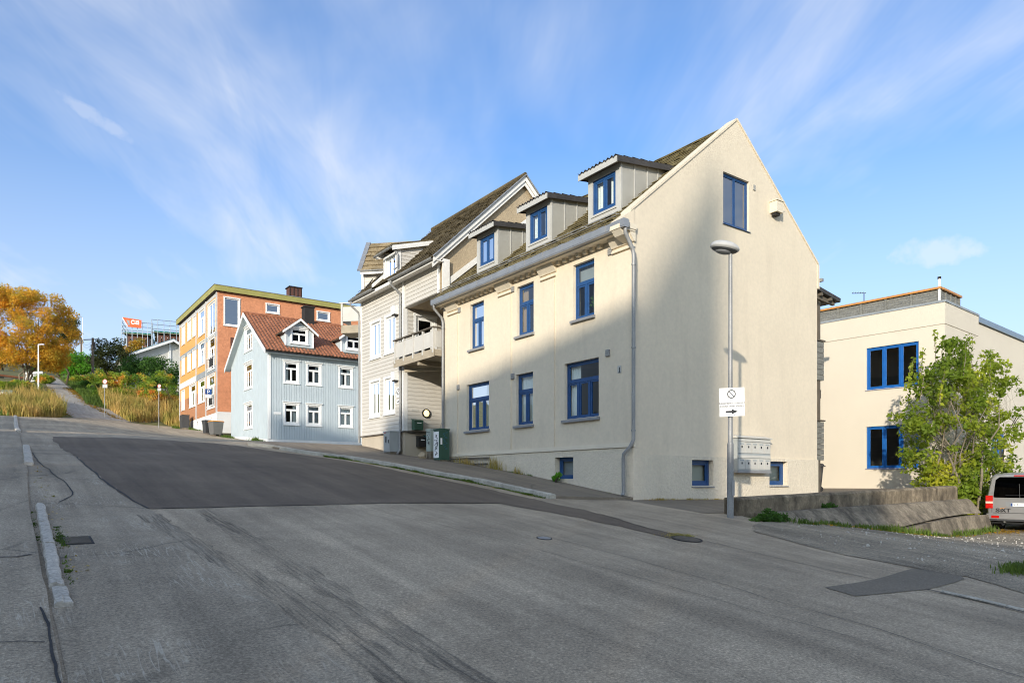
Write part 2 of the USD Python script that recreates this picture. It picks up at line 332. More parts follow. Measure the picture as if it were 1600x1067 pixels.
MT['moss_tile'] = simple('mossy_roof_tile', (0.185, 0.148, 0.068), rough=0.9, var=0.5, vscale=1.6, fine=0.45, fscale=14, bump=0.012, bscale=30)
MT['dark_moss_tile'] = simple('dark_mossy_roof_tile', (0.115, 0.088, 0.045), rough=0.9, var=0.5, vscale=1.2, fine=0.45, fscale=14, bump=0.012, bscale=30)
MT['brown_slate'] = simple('brown_mossy_slate', (0.27, 0.20, 0.105), rough=0.9, var=0.35, vscale=1.8, fine=0.35, fscale=10, bump=0.012, bscale=30)
MT['red_tile'] = simple('red_clay_tile', (0.31, 0.12, 0.058), rough=0.75, var=0.28, vscale=1.5, fine=0.35, fscale=5)
MT['clapboard'] = simple('pale_grey_clapboard', (0.57, 0.53, 0.46), rough=0.6, var=0.06, vscale=1.5, bump=0.003, bscale=30, stain=0.12, stainc=(0.45, 0.42, 0.37))
MT['tan_stucco'] = simple('tan_stucco', (0.42, 0.33, 0.215), rough=0.95, var=0.1, vscale=1.2, bump=0.02, bscale=14, fine=0.1, fscale=8, stain=0.25, stainc=(0.3, 0.235, 0.15))
MT['plinth_beige'] = simple('beige_plinth_render', (0.50, 0.425, 0.32), rough=0.95, var=0.1, vscale=1.3, bump=0.02, bscale=16, stain=0.3, stainc=(0.33, 0.28, 0.2))
MT['deck_wood'] = simple('weathered_balcony_wood', (0.38, 0.32, 0.23), rough=0.8, var=0.2, vscale=3, fine=0.15)
MT['balcony_panel'] = simple('pale_balcony_panel', (0.55, 0.52, 0.46), rough=0.7, var=0.08, vscale=2, stain=0.2, stainc=(0.4, 0.37, 0.32))
MT['blue_board'] = simple('pale_blue_board', (0.50, 0.555, 0.565), rough=0.6, var=0.05, vscale=1.2, stain=0.1, stainc=(0.32, 0.41, 0.46))
MT['white_render'] = simple('white_plinth_render', (0.74, 0.73, 0.70), rough=0.9, var=0.06, vscale=1.5, bump=0.03, bscale=8, stain=0.25, stainc=(0.5, 0.48, 0.44))
MT['terracotta'] = simple('terracotta_render', (0.60, 0.25, 0.125), rough=0.95, var=0.1, vscale=1.0, bump=0.05, bscale=4, fine=0.1, fscale=4, stain=0.25, stainc=(0.47, 0.17, 0.075))
MT['orange_panel'] = simple('orange_facade_panel', (0.66, 0.335, 0.10), rough=0.7, var=0.06, vscale=1.2, stain=0.15, stainc=(0.55, 0.29, 0.1))
MT['brown_panel'] = simple('brown_orange_boards', (0.42, 0.19, 0.09), rough=0.75, var=0.08, vscale=1.2)
MT['band_grey'] = simple('blue_grey_band', (0.27, 0.29, 0.30), rough=0.6, var=0.2, vscale=1.6)
MT['column_grey'] = simple('pale_grey_column', (0.50, 0.49, 0.47), rough=0.6, var=0.08, vscale=2)
MT['olive'] = simple('olive_fascia', (0.32, 0.29, 0.085), rough=0.55, var=0.12, vscale=1.2)
MT['brick_brown'] = simple('rusty_brown_metal', (0.11, 0.045, 0.03), rough=0.7, var=0.35, vscale=3)
MT['soot'] = simple('sooty_black', (0.025, 0.022, 0.02), rough=0.8, var=0.3, vscale=3)
MT['concrete'] = simple('weathered_concrete', (0.25, 0.195, 0.125), rough=0.95, var=0.38, vscale=0.9, bump=0.03, bscale=9, fine=0.35, fscale=9, stain=0.85, stainc=(0.06, 0.045, 0.028), sscale=2.4, sfrom=0.42, sz=0.45)
MT['concrete_pale'] = simple('stained_concrete_slab', (0.24, 0.195, 0.135), rough=0.95, var=0.35, vscale=0.8, bump=0.04, bscale=6, fine=0.35, fscale=11, stain=0.85, stainc=(0.065, 0.052, 0.036), sscale=2.2, sfrom=0.42, sz=0.5)
MT['pale_stone'] = simple('pale_gravel_stone', (0.55, 0.50, 0.42), rough=0.9, var=0.35, vscale=8)
MT['kerb_stone'] = simple('granite_kerb', (0.44, 0.40, 0.32), rough=0.9, var=0.3, vscale=2.5, bump=0.02, bscale=18, fine=0.3, fscale=22)
MT['kerb_white'] = simple('white_painted_kerb', (0.47, 0.425, 0.35), rough=0.85, var=0.14, vscale=4, bump=0.02, bscale=18, fine=0.38, fscale=24, stain=0.3, stainc=(0.2, 0.19, 0.17))
MT['pale_wall'] = simple('pale_cream_render', (0.65, 0.575, 0.455), rough=0.9, var=0.03, vscale=0.6, bump=0.006, bscale=30, stain=0.08, stainc=(0.6, 0.52, 0.4))
MT['weathered_plank'] = simple('grey_weathered_plank', (0.19, 0.185, 0.16), rough=0.85, var=0.3, vscale=2.5, fine=0.3, fscale=16, stretch=(1, 1, 8))
MT['orange_wood'] = simple('oiled_orange_wood', (0.50, 0.225, 0.06), rough=0.55, var=0.2, vscale=3)
MT['zinc'] = simple('blue_grey_zinc', (0.20, 0.25, 0.30), rough=0.4, var=0.12, vscale=2, metal=0.3)
MT['green_plastic'] = simple('dark_green_plastic', (0.035, 0.085, 0.055), rough=0.4, var=0.12, vscale=4)
MT['teal_plastic'] = simple('teal_plastic', (0.012, 0.085, 0.085), rough=0.35, var=0.12, vscale=4)
MT['black_plastic'] = simple('black_plastic', (0.018, 0.018, 0.018), rough=0.4, var=0.2, vscale=4)
MT['dark_plastic'] = simple('dark_grey_plastic', (0.055, 0.055, 0.055), rough=0.5, var=0.2, vscale=4)
MT['grey_plastic'] = simple('grey_bin_plastic', (0.14, 0.135, 0.125), rough=0.55, var=0.15, vscale=4)
MT['orange_plastic'] = simple('orange_lid_plastic', (0.62, 0.25, 0.03), rough=0.45, var=0.12, vscale=4)
MT['yellow_plastic'] = simple('yellow_marker_plastic', (0.75, 0.38, 0.03), rough=0.45, var=0.1, vscale=4)
MT['cabinet_grey'] = simple('grey_cabinet_paint', (0.36, 0.375, 0.36), rough=0.5, var=0.08, vscale=2, stain=0.25, stainc=(0.25, 0.25, 0.23))
MT['cabinet_pale'] = simple('pale_green_cabinet_paint', (0.38, 0.42, 0.36), rough=0.5, var=0.1, vscale=3, stain=0.3, stainc=(0.2, 0.22, 0.19))
MT['sign_white'] = simple('white_sign', (0.86, 0.84, 0.80), rough=0.4, var=0.03)
MT['ink'] = simple('black_ink', (0.03, 0.03, 0.03), rough=0.5, var=0.05)
MT['red_sign'] = simple('red_sign', (0.60, 0.03, 0.02), rough=0.4, var=0.05)
MT['sign_blue'] = simple('blue_sign', (0.012, 0.06, 0.22), rough=0.4, var=0.05)
MT['graffiti_blue'] = simple('blue_graffiti', (0.02, 0.14, 0.26), rough=0.5, var=0.2)
MT['banner'] = simple('orange_red_banner', (0.62, 0.12, 0.03), rough=0.6, var=0.1)
MT['curtain'] = simple('white_curtain', (0.78, 0.76, 0.70), rough=0.9, var=0.08, vscale=2)
MT['beige_curtain'] = simple('beige_blind', (0.50, 0.46, 0.36), rough=0.9, var=0.06, vscale=2)
MT['grey_curtain'] = simple('grey_curtain', (0.30, 0.31, 0.31), rough=0.9, var=0.1, vscale=2)
MT['brown_curtain'] = simple('brown_curtain', (0.30, 0.19, 0.09), rough=0.9, var=0.15, vscale=2)
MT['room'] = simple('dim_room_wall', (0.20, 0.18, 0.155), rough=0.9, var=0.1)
MT['glass'] = glassmat('window_glass', ior=1.2)
MT['block_glass'] = glassmat('block_window_glass', ior=1.75)
MT['mirror_glass'] = glassmat('reflective_window_glass', ior=3.6, tint=(0.6, 0.75, 0.82))
MT['car_glass'] = glassmat('tinted_car_glass', ior=1.25, tint=(0.05, 0.06, 0.06), wob=0.0)
MT['van_paint'] = simple('silver_van_paint', (0.40, 0.385, 0.365), rough=0.32, var=0.02, metal=0.55, coat=0.6)
MT['rubber'] = simple('tyre_rubber', (0.02, 0.02, 0.02), rough=0.85, var=0.2, vscale=9)
MT['tail_red'] = simple('red_tail_light', (0.55, 0.012, 0.008), rough=0.15, var=0.1, vscale=9, coat=0.8)
MT['tail_pale'] = simple('pale_tail_light', (0.75, 0.55, 0.42), rough=0.15, var=0.1, vscale=9, coat=0.8)
MT['brand_orange'] = simple('orange_lettering', (0.75, 0.30, 0.03), rough=0.4, var=0.02)
MT['steel'] = simple('bright_steel', (0.6, 0.6, 0.58), rough=0.25, var=0.1, metal=0.9)
MT['bark'] = simple('pale_bark', (0.20, 0.165, 0.115), rough=0.95, var=0.4, vscale=4, fine=0.4, fscale=20)
MT['dark_bark'] = simple('dark_bark', (0.075, 0.055, 0.038), rough=0.95, var=0.35, vscale=5)
MT['pole_wood'] = simple('grey_pole_wood', (0.17, 0.135, 0.10), rough=0.9, var=0.2, vscale=3)
MT['teal_roof'] = simple('teal_metal_roof', (0.06, 0.17, 0.20), rough=0.5, var=0.15)
MT['green_net'] = simple('green_roof_edge', (0.015, 0.16, 0.11), rough=0.6, var=0.15)
MT['house_white'] = simple('white_house_boards', (0.66, 0.63, 0.56), rough=0.7, var=0.05)
MT['lamp_lens'] = usdkit.material(stage, L('lit_lamp_lens'), {"p": ("principled_bsdf", {"base_color": (0.9, 0.75, 0.35), "roughness": 0.4, "emission_color": (1.0, 0.80, 0.36), "emission_strength": 0.9})}, [], surface="p.BSDF")
MT['skid'] = usdkit.material(stage, L('rubber_skid_mark'), {
    "g": ("geometry", {}), "mp": ("mapping", {"scale": (34.0, 1.1, 1.0)}), "n": ("noise_texture", {"scale": 1.0, "detail": 5.0, "roughness": 0.65, "distortion": 0.2}),
    "q": ("noise_texture", {"scale": 0.6, "detail": 3.0}), "r": ("map_range", {"from_min": 0.44, "from_max": 0.66, "to_min": 0.0, "to_max": 0.58, "clamp": True}),
    "z": ("map_range", {"from_min": 0.30, "from_max": 0.62, "to_min": 0.35, "to_max": 1.0, "clamp": True}), "k": ("math", {"math_type": "multiply"}),
    "t": ("transparent_bsdf", {}), "d": ("diffuse_bsdf", {"color": (0.035, 0.033, 0.03)}), "m": ("mix_closure", {})},
    [("g.position", "mp.vector"), ("mp.vector", "n.vector"), ("n.fac", "r.value"), ("g.position", "q.vector"), ("q.fac", "z.value"), ("r.result", "k.value1"), ("z.result", "k.value2"), ("k.value", "m.fac"), ("t.BSDF", "m.closure1"), ("d.BSDF", "m.closure2")], surface="m.closure")
MT['birch_leaf'] = leafmat('autumn_birch_leaf', [(0.1, (0.42, 0.33, 0.04)), (0.3, (0.72, 0.40, 0.04)), (0.55, (0.86, 0.42, 0.04)), (0.8, (0.90, 0.56, 0.07)), (1.0, (0.90, 0.66, 0.10))], trans=0.5)
MT['mixed_leaf'] = leafmat('turning_rowan_leaf', [(0.2, (0.16, 0.23, 0.022)), (0.36, (0.34, 0.40, 0.034)), (0.46, (0.60, 0.58, 0.045)), (0.54, (0.85, 0.68, 0.05)), (0.72, (0.80, 0.40, 0.05))], trans=0.5, off=0.19)
MT['yellow_leaf'] = leafmat('yellow_rowan_leaf', [(0.2, (0.20, 0.28, 0.025)), (0.4, (0.45, 0.44, 0.035)), (0.55, (0.70, 0.56, 0.04)), (0.75, (0.75, 0.48, 0.04))])
MT['green_leaf'] = leafmat('green_leaf', [(0.1, (0.048, 0.112, 0.019)), (0.5, (0.120, 0.240, 0.035)), (0.9, (0.288, 0.400, 0.056))])
MT['bright_leaf'] = leafmat('bright_green_leaf', [(0.1, (0.081, 0.216, 0.020)), (0.5, (0.176, 0.459, 0.030)), (0.9, (0.351, 0.648, 0.054))])
MT['dark_leaf'] = leafmat('dark_olive_leaf', [(0.1, (0.037, 0.051, 0.015)), (0.5, (0.093, 0.102, 0.027)), (0.9, (0.221, 0.170, 0.043))])
MT['hedge_leaf'] = leafmat('red_green_hedge_leaf', [(0.15, (0.10, 0.20, 0.025)), (0.38, (0.30, 0.38, 0.04)), (0.48, (0.62, 0.45, 0.06)), (0.58, (0.72, 0.28, 0.05)), (0.8, (0.62, 0.17, 0.05))], ns=0.5, rnd=0.3, nk=1.7, off=0.50)
MT['orange_leaf'] = leafmat('orange_leaf', [(0.1, (0.264, 0.204, 0.024)), (0.5, (0.660, 0.312, 0.024)), (0.9, (0.780, 0.360, 0.036))])
MT['dry_grass'] = leafmat('dry_yellow_grass', [(0.1, (0.291, 0.269, 0.056)), (0.35, (0.560, 0.370, 0.112)), (0.6, (0.806, 0.582, 0.190)), (0.9, (0.900, 0.739, 0.280))], trans=0.3)
MT['weed'] = leafmat('green_weed', [(0.15, (0.072, 0.120, 0.019)), (0.45, (0.168, 0.240, 0.036)), (0.75, (0.432, 0.396, 0.084))], trans=0.35)

# ------------------------------------------------------------------ terrain
_R = PchipInterpolator([-120, -60, -20, 0, 5, 10, 13, 16.3, 20, 23, 26.4, 30.6, 38, 46.7, 56.5, 60.3, 75.6, 90, 105, 120, 147, 200, 400], [-9, -5.5, -2.2, 0, .58, 1.2, 1.5, 1.95, 2.42, 2.74, 3.05, 3.6, 4.15, 4.6, 5.45, 6.0, 7.4, 11.3, 14, 16.5, 21, 29, 55])
_L = PchipInterpolator([-120, -60, -20, 0, 5, 10, 13, 16.3, 20, 23, 26.4, 30.6, 38, 46.7, 55, 60, 65, 75, 82.6, 100, 120, 147, 200, 400], [-9, -5.5, -2.2, 0, .58, 1.2, 1.5, 1.95, 2.42, 2.74, 3.05, 3.6, 4.2, 4.9, 5.9, 6.5, 7.1, 8.7, 10.2, 13.3, 16.9, 21, 29, 55])
def sstep(a, b, x):
    t = np.clip((x - a) / (b - a), 0, 1)
    return t * t * (3 - 2 * t)
def ground(x, y):
    x, y = np.asarray(x, float), np.asarray(y, float)
    w = sstep(2, 12, x)
    yy = np.clip(y, -120, 400)
    z = _L(yy) * (1 - w) + _R(yy) * w
    low = .36 + .03 * (np.clip(y, -40, 12) - 9)
    t = sstep(13.2, 23.5, x) * (1 - sstep(10.35, 10.6, y)) * sstep(-12, 2, y)
    z = z * (1 - t) + low * t
    t2 = sstep(14.5, 18, x) * sstep(10.35, 10.6, y) * (1 - sstep(26, 44, y))
    z = z * (1 - t2) + (1.46 + .02 * (np.clip(x, 0, 40) - 17)) * t2
    t3 = sstep(32, 44, x) * (1 - sstep(30, 60, y)) * sstep(10.35, 10.6, y)
    return z - t3 * 3

def grid(xs, ys, zoff=0.0):
    X, Y = np.meshgrid(xs, ys, indexing='ij')
    Z = ground(X, Y) + zoff
    n, m = X.shape
    i, j = np.meshgrid(np.arange(n - 1), np.arange(m - 1), indexing='ij')
    q = np.stack([i * m + j, (i + 1) * m + j, (i + 1) * m + j + 1, i * m + j + 1], -1).reshape(-1, 4)
    return np.stack([X, Y, Z], -1).reshape(-1, 3), q

def drape(poly, off, edge=0.8, skirt=0.0):
    """a sheet over the terrain, with an optional vertical edge"""
    poly = poly if isinstance(poly, Polygon) else Polygon(poly)
    poly = poly.buffer(0)
    m = M()
    for g in getattr(poly, 'geoms', [poly]):
        x0, y0, x1, y1 = g.bounds
        for a in np.arange(x0, x1, edge):
            col = g.intersection(sbox(a, y0 - 1, a + edge, y1 + 1))
            if col.is_empty: continue
            for b in np.arange(y0, y1, edge):
                c = col.intersection(sbox(a, b, a + edge, b + edge))
                for h in getattr(c, 'geoms', [c]):
                    if h.geom_type != 'Polygon' or h.area < 1e-5: continue
                    v, f = trimesh.creation.triangulate_polygon(h, engine='earcut')
                    m.add(np.column_stack([v, ground(v[:, 0], v[:, 1]) + off]), f)
        if skirt:
            line = g.exterior.segmentize(0.5)
            p = np.array(line.coords)
            z = ground(p[:, 0], p[:, 1]) + off
            n = len(p)
            v = np.vstack([np.column_stack([p, z]), np.column_stack([p, z - skirt])])
            k = np.arange(n - 1)
            m.add(v, np.stack([k, k + 1, k + 1 + n, k + n], 1))
    return m

g_ = M(); xs = np.concatenate([np.arange(-260, -20, 12), np.arange(-20, 13, 1.0), np.arange(13, 32, 0.7), np.arange(32, 60, 2), np.arange(60, 420, 20)])
ys = np.concatenate([np.arange(-260, -20, 12), np.arange(-20, 10, 1.0), [10.2, 10.35, 10.42, 10.5, 10.6, 10.8], np.arange(11, 110, 1.0), np.arange(110, 560, 12)])
v, f = grid(xs, ys, -0.012)
g_.add(v, f).build('ground', MT['ground'], smooth=True, label='grassy sloping ground around the street', kind='structure')

def wob(pts, amp=0.05, step=0.5, seed=0):
    """a polygon with a slightly ragged outline"""
    g = Polygon(pts).exterior.segmentize(step)
    p = np.array(g.coords)[:-1]
    n = meshkit.fbm(np.column_stack([p * 1.7, np.full(len(p), seed)]), 3, seed) - 0.5
    n2 = meshkit.fbm(np.column_stack([p * 1.7, np.full(len(p), seed + 9.3)]), 3, seed + 5) - 0.5
    return Polygon(p + np.column_stack([n, n2]) * 2 * amp).buffer(0)

# road: the old asphalt of the street and the junction
road = Polygon([(-3.2, -30), (14.2, -30), (13.2, 3.4), (13.4, 8.4), (13.9, 10.0), (14.6, 10.3), (14.6, 13.3), (13.6, 13.4), (13.6, 31), (22, 31.2), (22, 46.6), (13.9, 46.6), (13.9, 61.5), (13.6, 76), (9.2, 76.5), (4.4, 66), (3.6, 64), (1.2, 61.5), (-6, 61.0), (-14, 60), (-14, 50), (-3.2, 36)])
drape(road, 0.0, 1.0).build('road', MT['old_asphalt'], label='old grey asphalt of the sloping street', kind='structure')
drape(Polygon([(4.4, 66), (9.2, 76.5), (12.8, 79.5), (20, 80.5), (20, 83), (11, 82.5), (7.4, 82.5), (6.6, 90), (6.3, 101), (6.2, 125), (4.2, 125), (4.0, 101), (3.7, 82)]), 0.006, 1.5).build('hill_road', MT['far_asphalt'], label='narrow pale road climbing the hill between bushes', kind='structure')
drape(wob([(-3.2, -6), (0.30, -6), (0.30, 13.9), (0.38, 19), (0.40, 27), (0.38, 38), (0.45, 60.8), (-6, 60.4), (-13, 58), (-13, 50), (-3.2, 36)], 0.02), 0.035, 0.8, skirt=0.05).build('pavement', MT['left_asphalt'], label='scratched and cracked asphalt pavement left of the kerb', kind='structure')
# asphalt between the kerb and the new patch keeps the scratches
drape(wob([(0.30, -6), (2.3, -6), (2.0, 13), (1.85, 15), (1.55, 20), (1.4, 30), (0.42, 30.5), (0.35, 19)], 0.03), 0.004, 0.8).build('gutter_strip', MT['left_asphalt'], label='scratched asphalt strip right of the white kerb', kind='structure')
drape(wob([(1.40, 31.5), (1.36, 29), (1.55, 22.2), (1.64, 16.9), (1.78, 14.94), (1.95, 13.27), (2.65, 13.23), (6.26, 13.32), (9.05, 12.95), (9.35, 11.5), (9.45, 8.0), (9.75, 8.2), (10.0, 9.6), (10.45, 11.6), (10.5, 13.2), (10.1, 16), (9.65, 18.5), (9.35, 22.5), (8.95, 26.2), (7.9, 28.6), (6.8, 30.2), (4.0, 32.5)], 0.09, 0.15), 0.008, 0.8).build('road_patch', MT['new_asphalt'], label='newer dark asphalt laid across the upper street', kind='structure')
drape(wob([(8.83, 5.06), (8.75, 4.62), (10.25, 4.40), (11.2, 4.45), (11.74, 4.52), (12.15, 4.75), (11.71, 5.25), (10.08, 5.04)], 0.03, 0.2), 0.008, 0.5).build('road_patch', MT['patch_asphalt'], label='small dark asphalt patch by the gravel lot', kind='structure')
drape(wob([(11.3, 3.2), (12.0, 4.6), (11.8, 5.2), (11.6, 6.3), (11.7, 7.2), (12.0, 8.4), (12.7, 8.9), (14, 9.3), (29.4, 9.95), (44, 12.4), (44, -8), (12.4, -8)], 0.10, 0.3), 0.010, 0.8).build('gravel_lot', MT['gravel'], label='gravel lot in front of the low concrete walls', kind='structure')
# pavement along the house fronts, up on the kerb
PAVE = Polygon([(10.98, 13.6), (10.85, 15.07), (10.62, 16.68), (10.28, 18.15), (10.05, 20.3), (9.82, 22.7), (9.68, 24.8), (9.35, 26.5), (9.02, 27.8), (8.6, 28.85), (8.0, 29.5), (9.0, 31.2), (13.9, 31.2), (13.5, 30.6), (13.5, 13.05), (12.2, 13.2)])
drape(PAVE, 0.075, 0.6, skirt=0.12).build('pavement', MT['pavement'], label='brownish asphalt pavement along the house fronts', kind='structure')
drape([(13.2, 10.5), (29, 10.5), (29, 13.1), (13.2, 13.1)], 0.004, 0.8).build('yard', MT['pavement'], label='paved strip between the gable and the low walls', kind='structure')
drape([(22.3, 13.1), (29.4, 13.1), (29.4, 40), (22.3, 40)], 0.004, 1.5).build('yard', MT['pavement'], label='back yard between the cream house and the white block', kind='structure')

# marks lying on the road
def strip(pts, w, off, ragged=0.3, seed=0, step=0.12):
    p = np.asarray(pts, float)
    s = np.concatenate([[0], np.cumsum(np.linalg.norm(np.diff(p, axis=0), axis=1))])
    n = max(int(s[-1] / step), 2)
    t = np.linspace(0, s[-1], n)
    f = [PchipInterpolator(s, p[:, k])(t) for k in (0, 1)]
    q = np.column_stack(f)
    d = np.gradient(q, axis=0); d /= np.linalg.norm(d, axis=1, keepdims=True)
    nn = np.column_stack([-d[:, 1], d[:, 0]])
    j = (meshkit.fbm(np.column_stack([t * 1.5, 0 * t, 0 * t]), 4, seed) - .5) * 2
    q = q + nn * j[:, None] * ragged * 0.3
    ww = w * (0.5 + 1.0 * meshkit.fbm(np.column_stack([t * 3, 0 * t, 0 * t]), 3, seed + 3)) / 2
    a, b = q + nn * ww[:, None], q - nn * ww[:, None]
    v = np.vstack([np.column_stack([a, ground(a[:, 0], a[:, 1]) + off]), np.column_stack([b, ground(b[:, 0], b[:, 1]) + off])])
    k = np.arange(n - 1)
    return v, np.stack([k, k + 1, k + 1 + n, k + n], 1)

SEAMS = [
    ([(10.45, 11.2), (9.83, 8.51), (9.95, 7.46), (9.97, 6.4), (10.08, 5.05)], 0.022, 'dark crack running to the small asphalt patch', 0.014),
    ([(7.2, 9.2), (7.45, 6.85), (7.49, 5.51), (7.45, 4.89), (7.48, 3.72), (7.26, 2.32), (7.2, 0.5)], 0.016, 'long thin seam along the middle of the old asphalt', 0.014),
    ([(10.24, 4.40), (10.24, 3.69), (10.19, 3.26), (10.1, 2.2)], 0.05, 'wide ragged crack beside the sunken pale kerb', 0.018),
    ([(0.26, 7.3), (0.29, 6.77), (0.27, 6.2), (0.29, 5.61), (0.26, 5.0), (0.28, 3.8)], 0.03, 'ragged crack continuing from the white kerb towards the viewer', 0.044),
    ([(-0.5, 9.42), (-0.05, 9.45), (0.08, 9.43), (0.22, 9.52)], 0.04, 'crack across the left pavement beside the white kerb', 0.044),
    ([(-0.4, 6.47), (-0.04, 6.45), (0.24, 6.35)], 0.02, 'thin cross crack on the left pavement near the viewer', 0.044),
    ([(1.95, 13.27), (1.78, 14.94), (1.64, 16.9), (1.55, 22.2)], 0.05, 'dark tar line along the left edge of the new asphalt', 0.014),
    ([(2.0, 13.24), (4.5, 13.28), (6.26, 13.32), (9.05, 12.97)], 0.035, 'dark tar line where new asphalt meets the old', 0.014),
    ([(0.55, 26), (0.62, 21), (0.85, 17.5), (1.0, 15.2), (0.72, 14.1)], 0.03, 'wandering crack between the white kerb pieces and new asphalt', 0.014),
    ([(0.45, 14.0), (1.1, 13.75), (1.9, 13.3)], 0.02, 'short cross crack at the top of the long white kerb', 0.014),
    ([(5.5, 13.2), (6.2, 9.5), (6.6, 6.5), (6.9, 3.6)], 0.010, 'faint seam left of the long thin seam', 0.014),
]
for k, (p, w, lab, off) in enumerate(SEAMS):
    m = M(); m.add(*strip(p, w * .7, off, 0.12, k)); m.build('road_crack', MT['tar'], label=lab, cat='crack')
SK = [([(1.85, 12.6), (1.97, 9.84), (2.2, 7.79), (2.31, 6.5), (2.36, 5.43), (2.39, 4.57), (2.4, 3.0)], 0.34, 'left dark tyre mark curving down the old asphalt'),
      ([(2.76, 13.1), (2.72, 9.62), (2.76, 7.76), (2.8, 6.42), (2.84, 5.31), (2.9, 4.32), (2.95, 3.0)], 0.36, 'right dark tyre mark curving down the old asphalt')]
for k, (p, w, lab) in enumerate(SK):
    m = M(); m.add(*strip(p, w, 0.012, 0.1, 30 + k)); m.build('tyre_mark', MT['skid'], label=lab, cat='tyre mark', group='tyre marks on the old asphalt')

# kerbs --------------------------------------------------------------
def kerb_run(name, label, pts, width, top, mat, lens, seed=0, group=None, chip=0.010):
    """stones laid end to end along a line"""
    p = np.asarray(pts, float)
    s = np.concatenate([[0], np.cumsum(np.linalg.norm(np.diff(p, axis=0), axis=1))])
    fx, fy = PchipInterpolator(s, p[:, 0]), PchipInterpolator(s, p[:, 1])
    t = thing(name, label, 'kerb', (p[0][0], p[0][1], float(ground(*p[0]))), group=group)
    a, i, r = 0.0, 0, np.random.default_rng(seed)
    while a < s[-1] - 0.12:
        ln = lens[i % len(lens)] * r.uniform(.9, 1.1); b = min(a + ln, s[-1])
        n = max(int((b - a) / 0.14), 3)
        tt = np.linspace(a + .006, b - .006, n)
        c = np.column_stack([fx(tt), fy(tt)]); d = np.gradient(c, axis=0); d /= np.linalg.norm(d, axis=1, keepdims=True)
        nn = np.column_stack([-d[:, 1], d[:, 0]])
        prof = np.array([(-.5, -.12), (-.5, top - .02), (-.40, top), (-.12, top + .006), (.2, top + .004), (.42, top - .006), (.5, top - .03), (.5, -.12)])
        v = []
        for k in range(n):
            j = (meshkit.noise(np.column_stack([np.full(len(prof), tt[k] * 7), np.arange(len(prof)) * 1.3, np.full(len(prof), seed + i)])) - .5) * 2 * chip
            e = 1 - .07 * (k in (0, n - 1))
            q = c[k] + nn[k] * (prof[:, :1] * width * e + j[:, None])
            v.append(np.column_stack([q, ground(q[:, 0], q[:, 1]) * 0 + ground(c[k, 0], c[k, 1]) + prof[:, 1] * e + j * .7]))
        v = np.array(v); mm = len(prof)
        i_, j_ = np.meshgrid(np.arange(n - 1), np.arange(mm), indexing='ij')
        q = np.stack([i_ * mm + j_, (i_ + 1) * mm + j_, (i_ + 1) * mm + (j_ + 1) % mm, i_ * mm + (j_ + 1) % mm], -1).reshape(-1, 4)
        kk = np.arange(1, mm - 1)
        f = np.vstack([q[:, [0, 1, 2]], q[:, [0, 2, 3]], np.stack([0 * kk, kk, kk + 1], 1), np.stack([0 * kk, kk + 1, kk], 1) + (n - 1) * mm])
        M().add(v.reshape(-1, 3), f).build('kerb_stone', mat, t, smooth=35)
        a, i = b, i + 1
    return t
KW = 'white painted kerb pieces on the left'
kerb_run('white_kerb', 'long white painted kerb beside the storm drain', [(0.45, 13.72), (0.42, 10.8), (0.395, 8.03)], 0.125, 0.062, MT['kerb_white'], [1.9, 1.6, 2.2], 1, KW, 0.016)
kerb_run('white_kerb', 'short broken white kerb stub nearest the viewer', [(0.41, 7.95), (0.41, 7.36)], 0.13, 0.055, MT['kerb_white'], [0.9], 2, KW, 0.022)
kerb_run('white_kerb', 'white kerb piece halfway up the left side', [(0.50, 26.5), (0.42, 19.4)], 0.18, 0.09, MT['kerb_white'], [2.4], 3, KW, 0.012)
kerb_run('white_kerb', 'farthest white kerb piece by the dry grass', [(0.53, 61.0), (0.47, 50), (0.43, 37.0)], 0.20, 0.10, MT['kerb_white'], [3.0], 4, KW, 0.012)
kerb_run('white_kerb', 'white kerb fragment at the left picture edge', [(-0.46, 12.2), (-0.42, 10.4)], 0.16, 0.06, MT['kerb_white'], [1.8], 5, KW, 0.02)
kerb_run('stone_kerb', 'weathered granite kerb along the right pavement', [(11.08, 13.5), (10.92, 15.07), (10.7, 16.68), (10.35, 18.15), (10.12, 20.3), (9.89, 22.7), (9.75, 24.8), (9.42, 26.5), (9.1, 27.8), (8.67, 28.85), (8.05, 29.5)], 0.20, 0.125, MT['kerb_stone'], [1.1, 0.9, 1.3], 6)
kerb_run('stone_kerb', 'sunken pale kerb at the right picture edge', [(10.32, 4.25), (10.31, 3.6), (10.28, 2.9)], 0.10, 0.03, MT['kerb_stone'], [0.8], 8)

# drain and manholes
def slope(x, y, e=.3):
    return ((float(ground(x + e, y)) - float(ground(x - e, y))) / (2 * e), (float(ground(x, y + e)) - float(ground(x, y - e))) / (2 * e))
z = float(ground(.73, 10.43)); tl_ = slope(.73, 10.43)
t = thing('storm_drain', 'rusty storm drain grate beside the white kerb', 'drain', (.73, 10.43, z))
m = M(); m.box(-.17, .17, -.28, .28, -.02, .010); m.build('frame', MT['soot'], t, local=True, tilt=tl_)
for k in range(8):
    y = -.24 + k * .066
    M().box(-.14, .14, y, y + .03, .0105, .018).build('bar', MT['dark_wood'], t, local=True, tilt=tl_)
def manhole(x, y, r, label, mat, up=.006):
    t = thing('manhole_cover', label, 'manhole cover', (x, y, float(ground(x, y)) + up)); q_ = slope(x, y)
    c = trimesh.creation.annulus(r * .88, r, .02); M().mesh(c).build('ring', MT['soot'], t, local=True, tilt=q_)
    c = trimesh.creation.cylinder(r * .86, .016, sections=28); M().mesh(c).build('lid', mat, t, local=True, tilt=q_)
    for k in range(5):
        q = (k - 2) * r * .3; h = math.sqrt(max((r * .8) ** 2 - q * q, .001))
        M().box(-h, h, q - .015, q + .015, .0085, .014).build('rib', mat, t, local=True, tilt=q_)
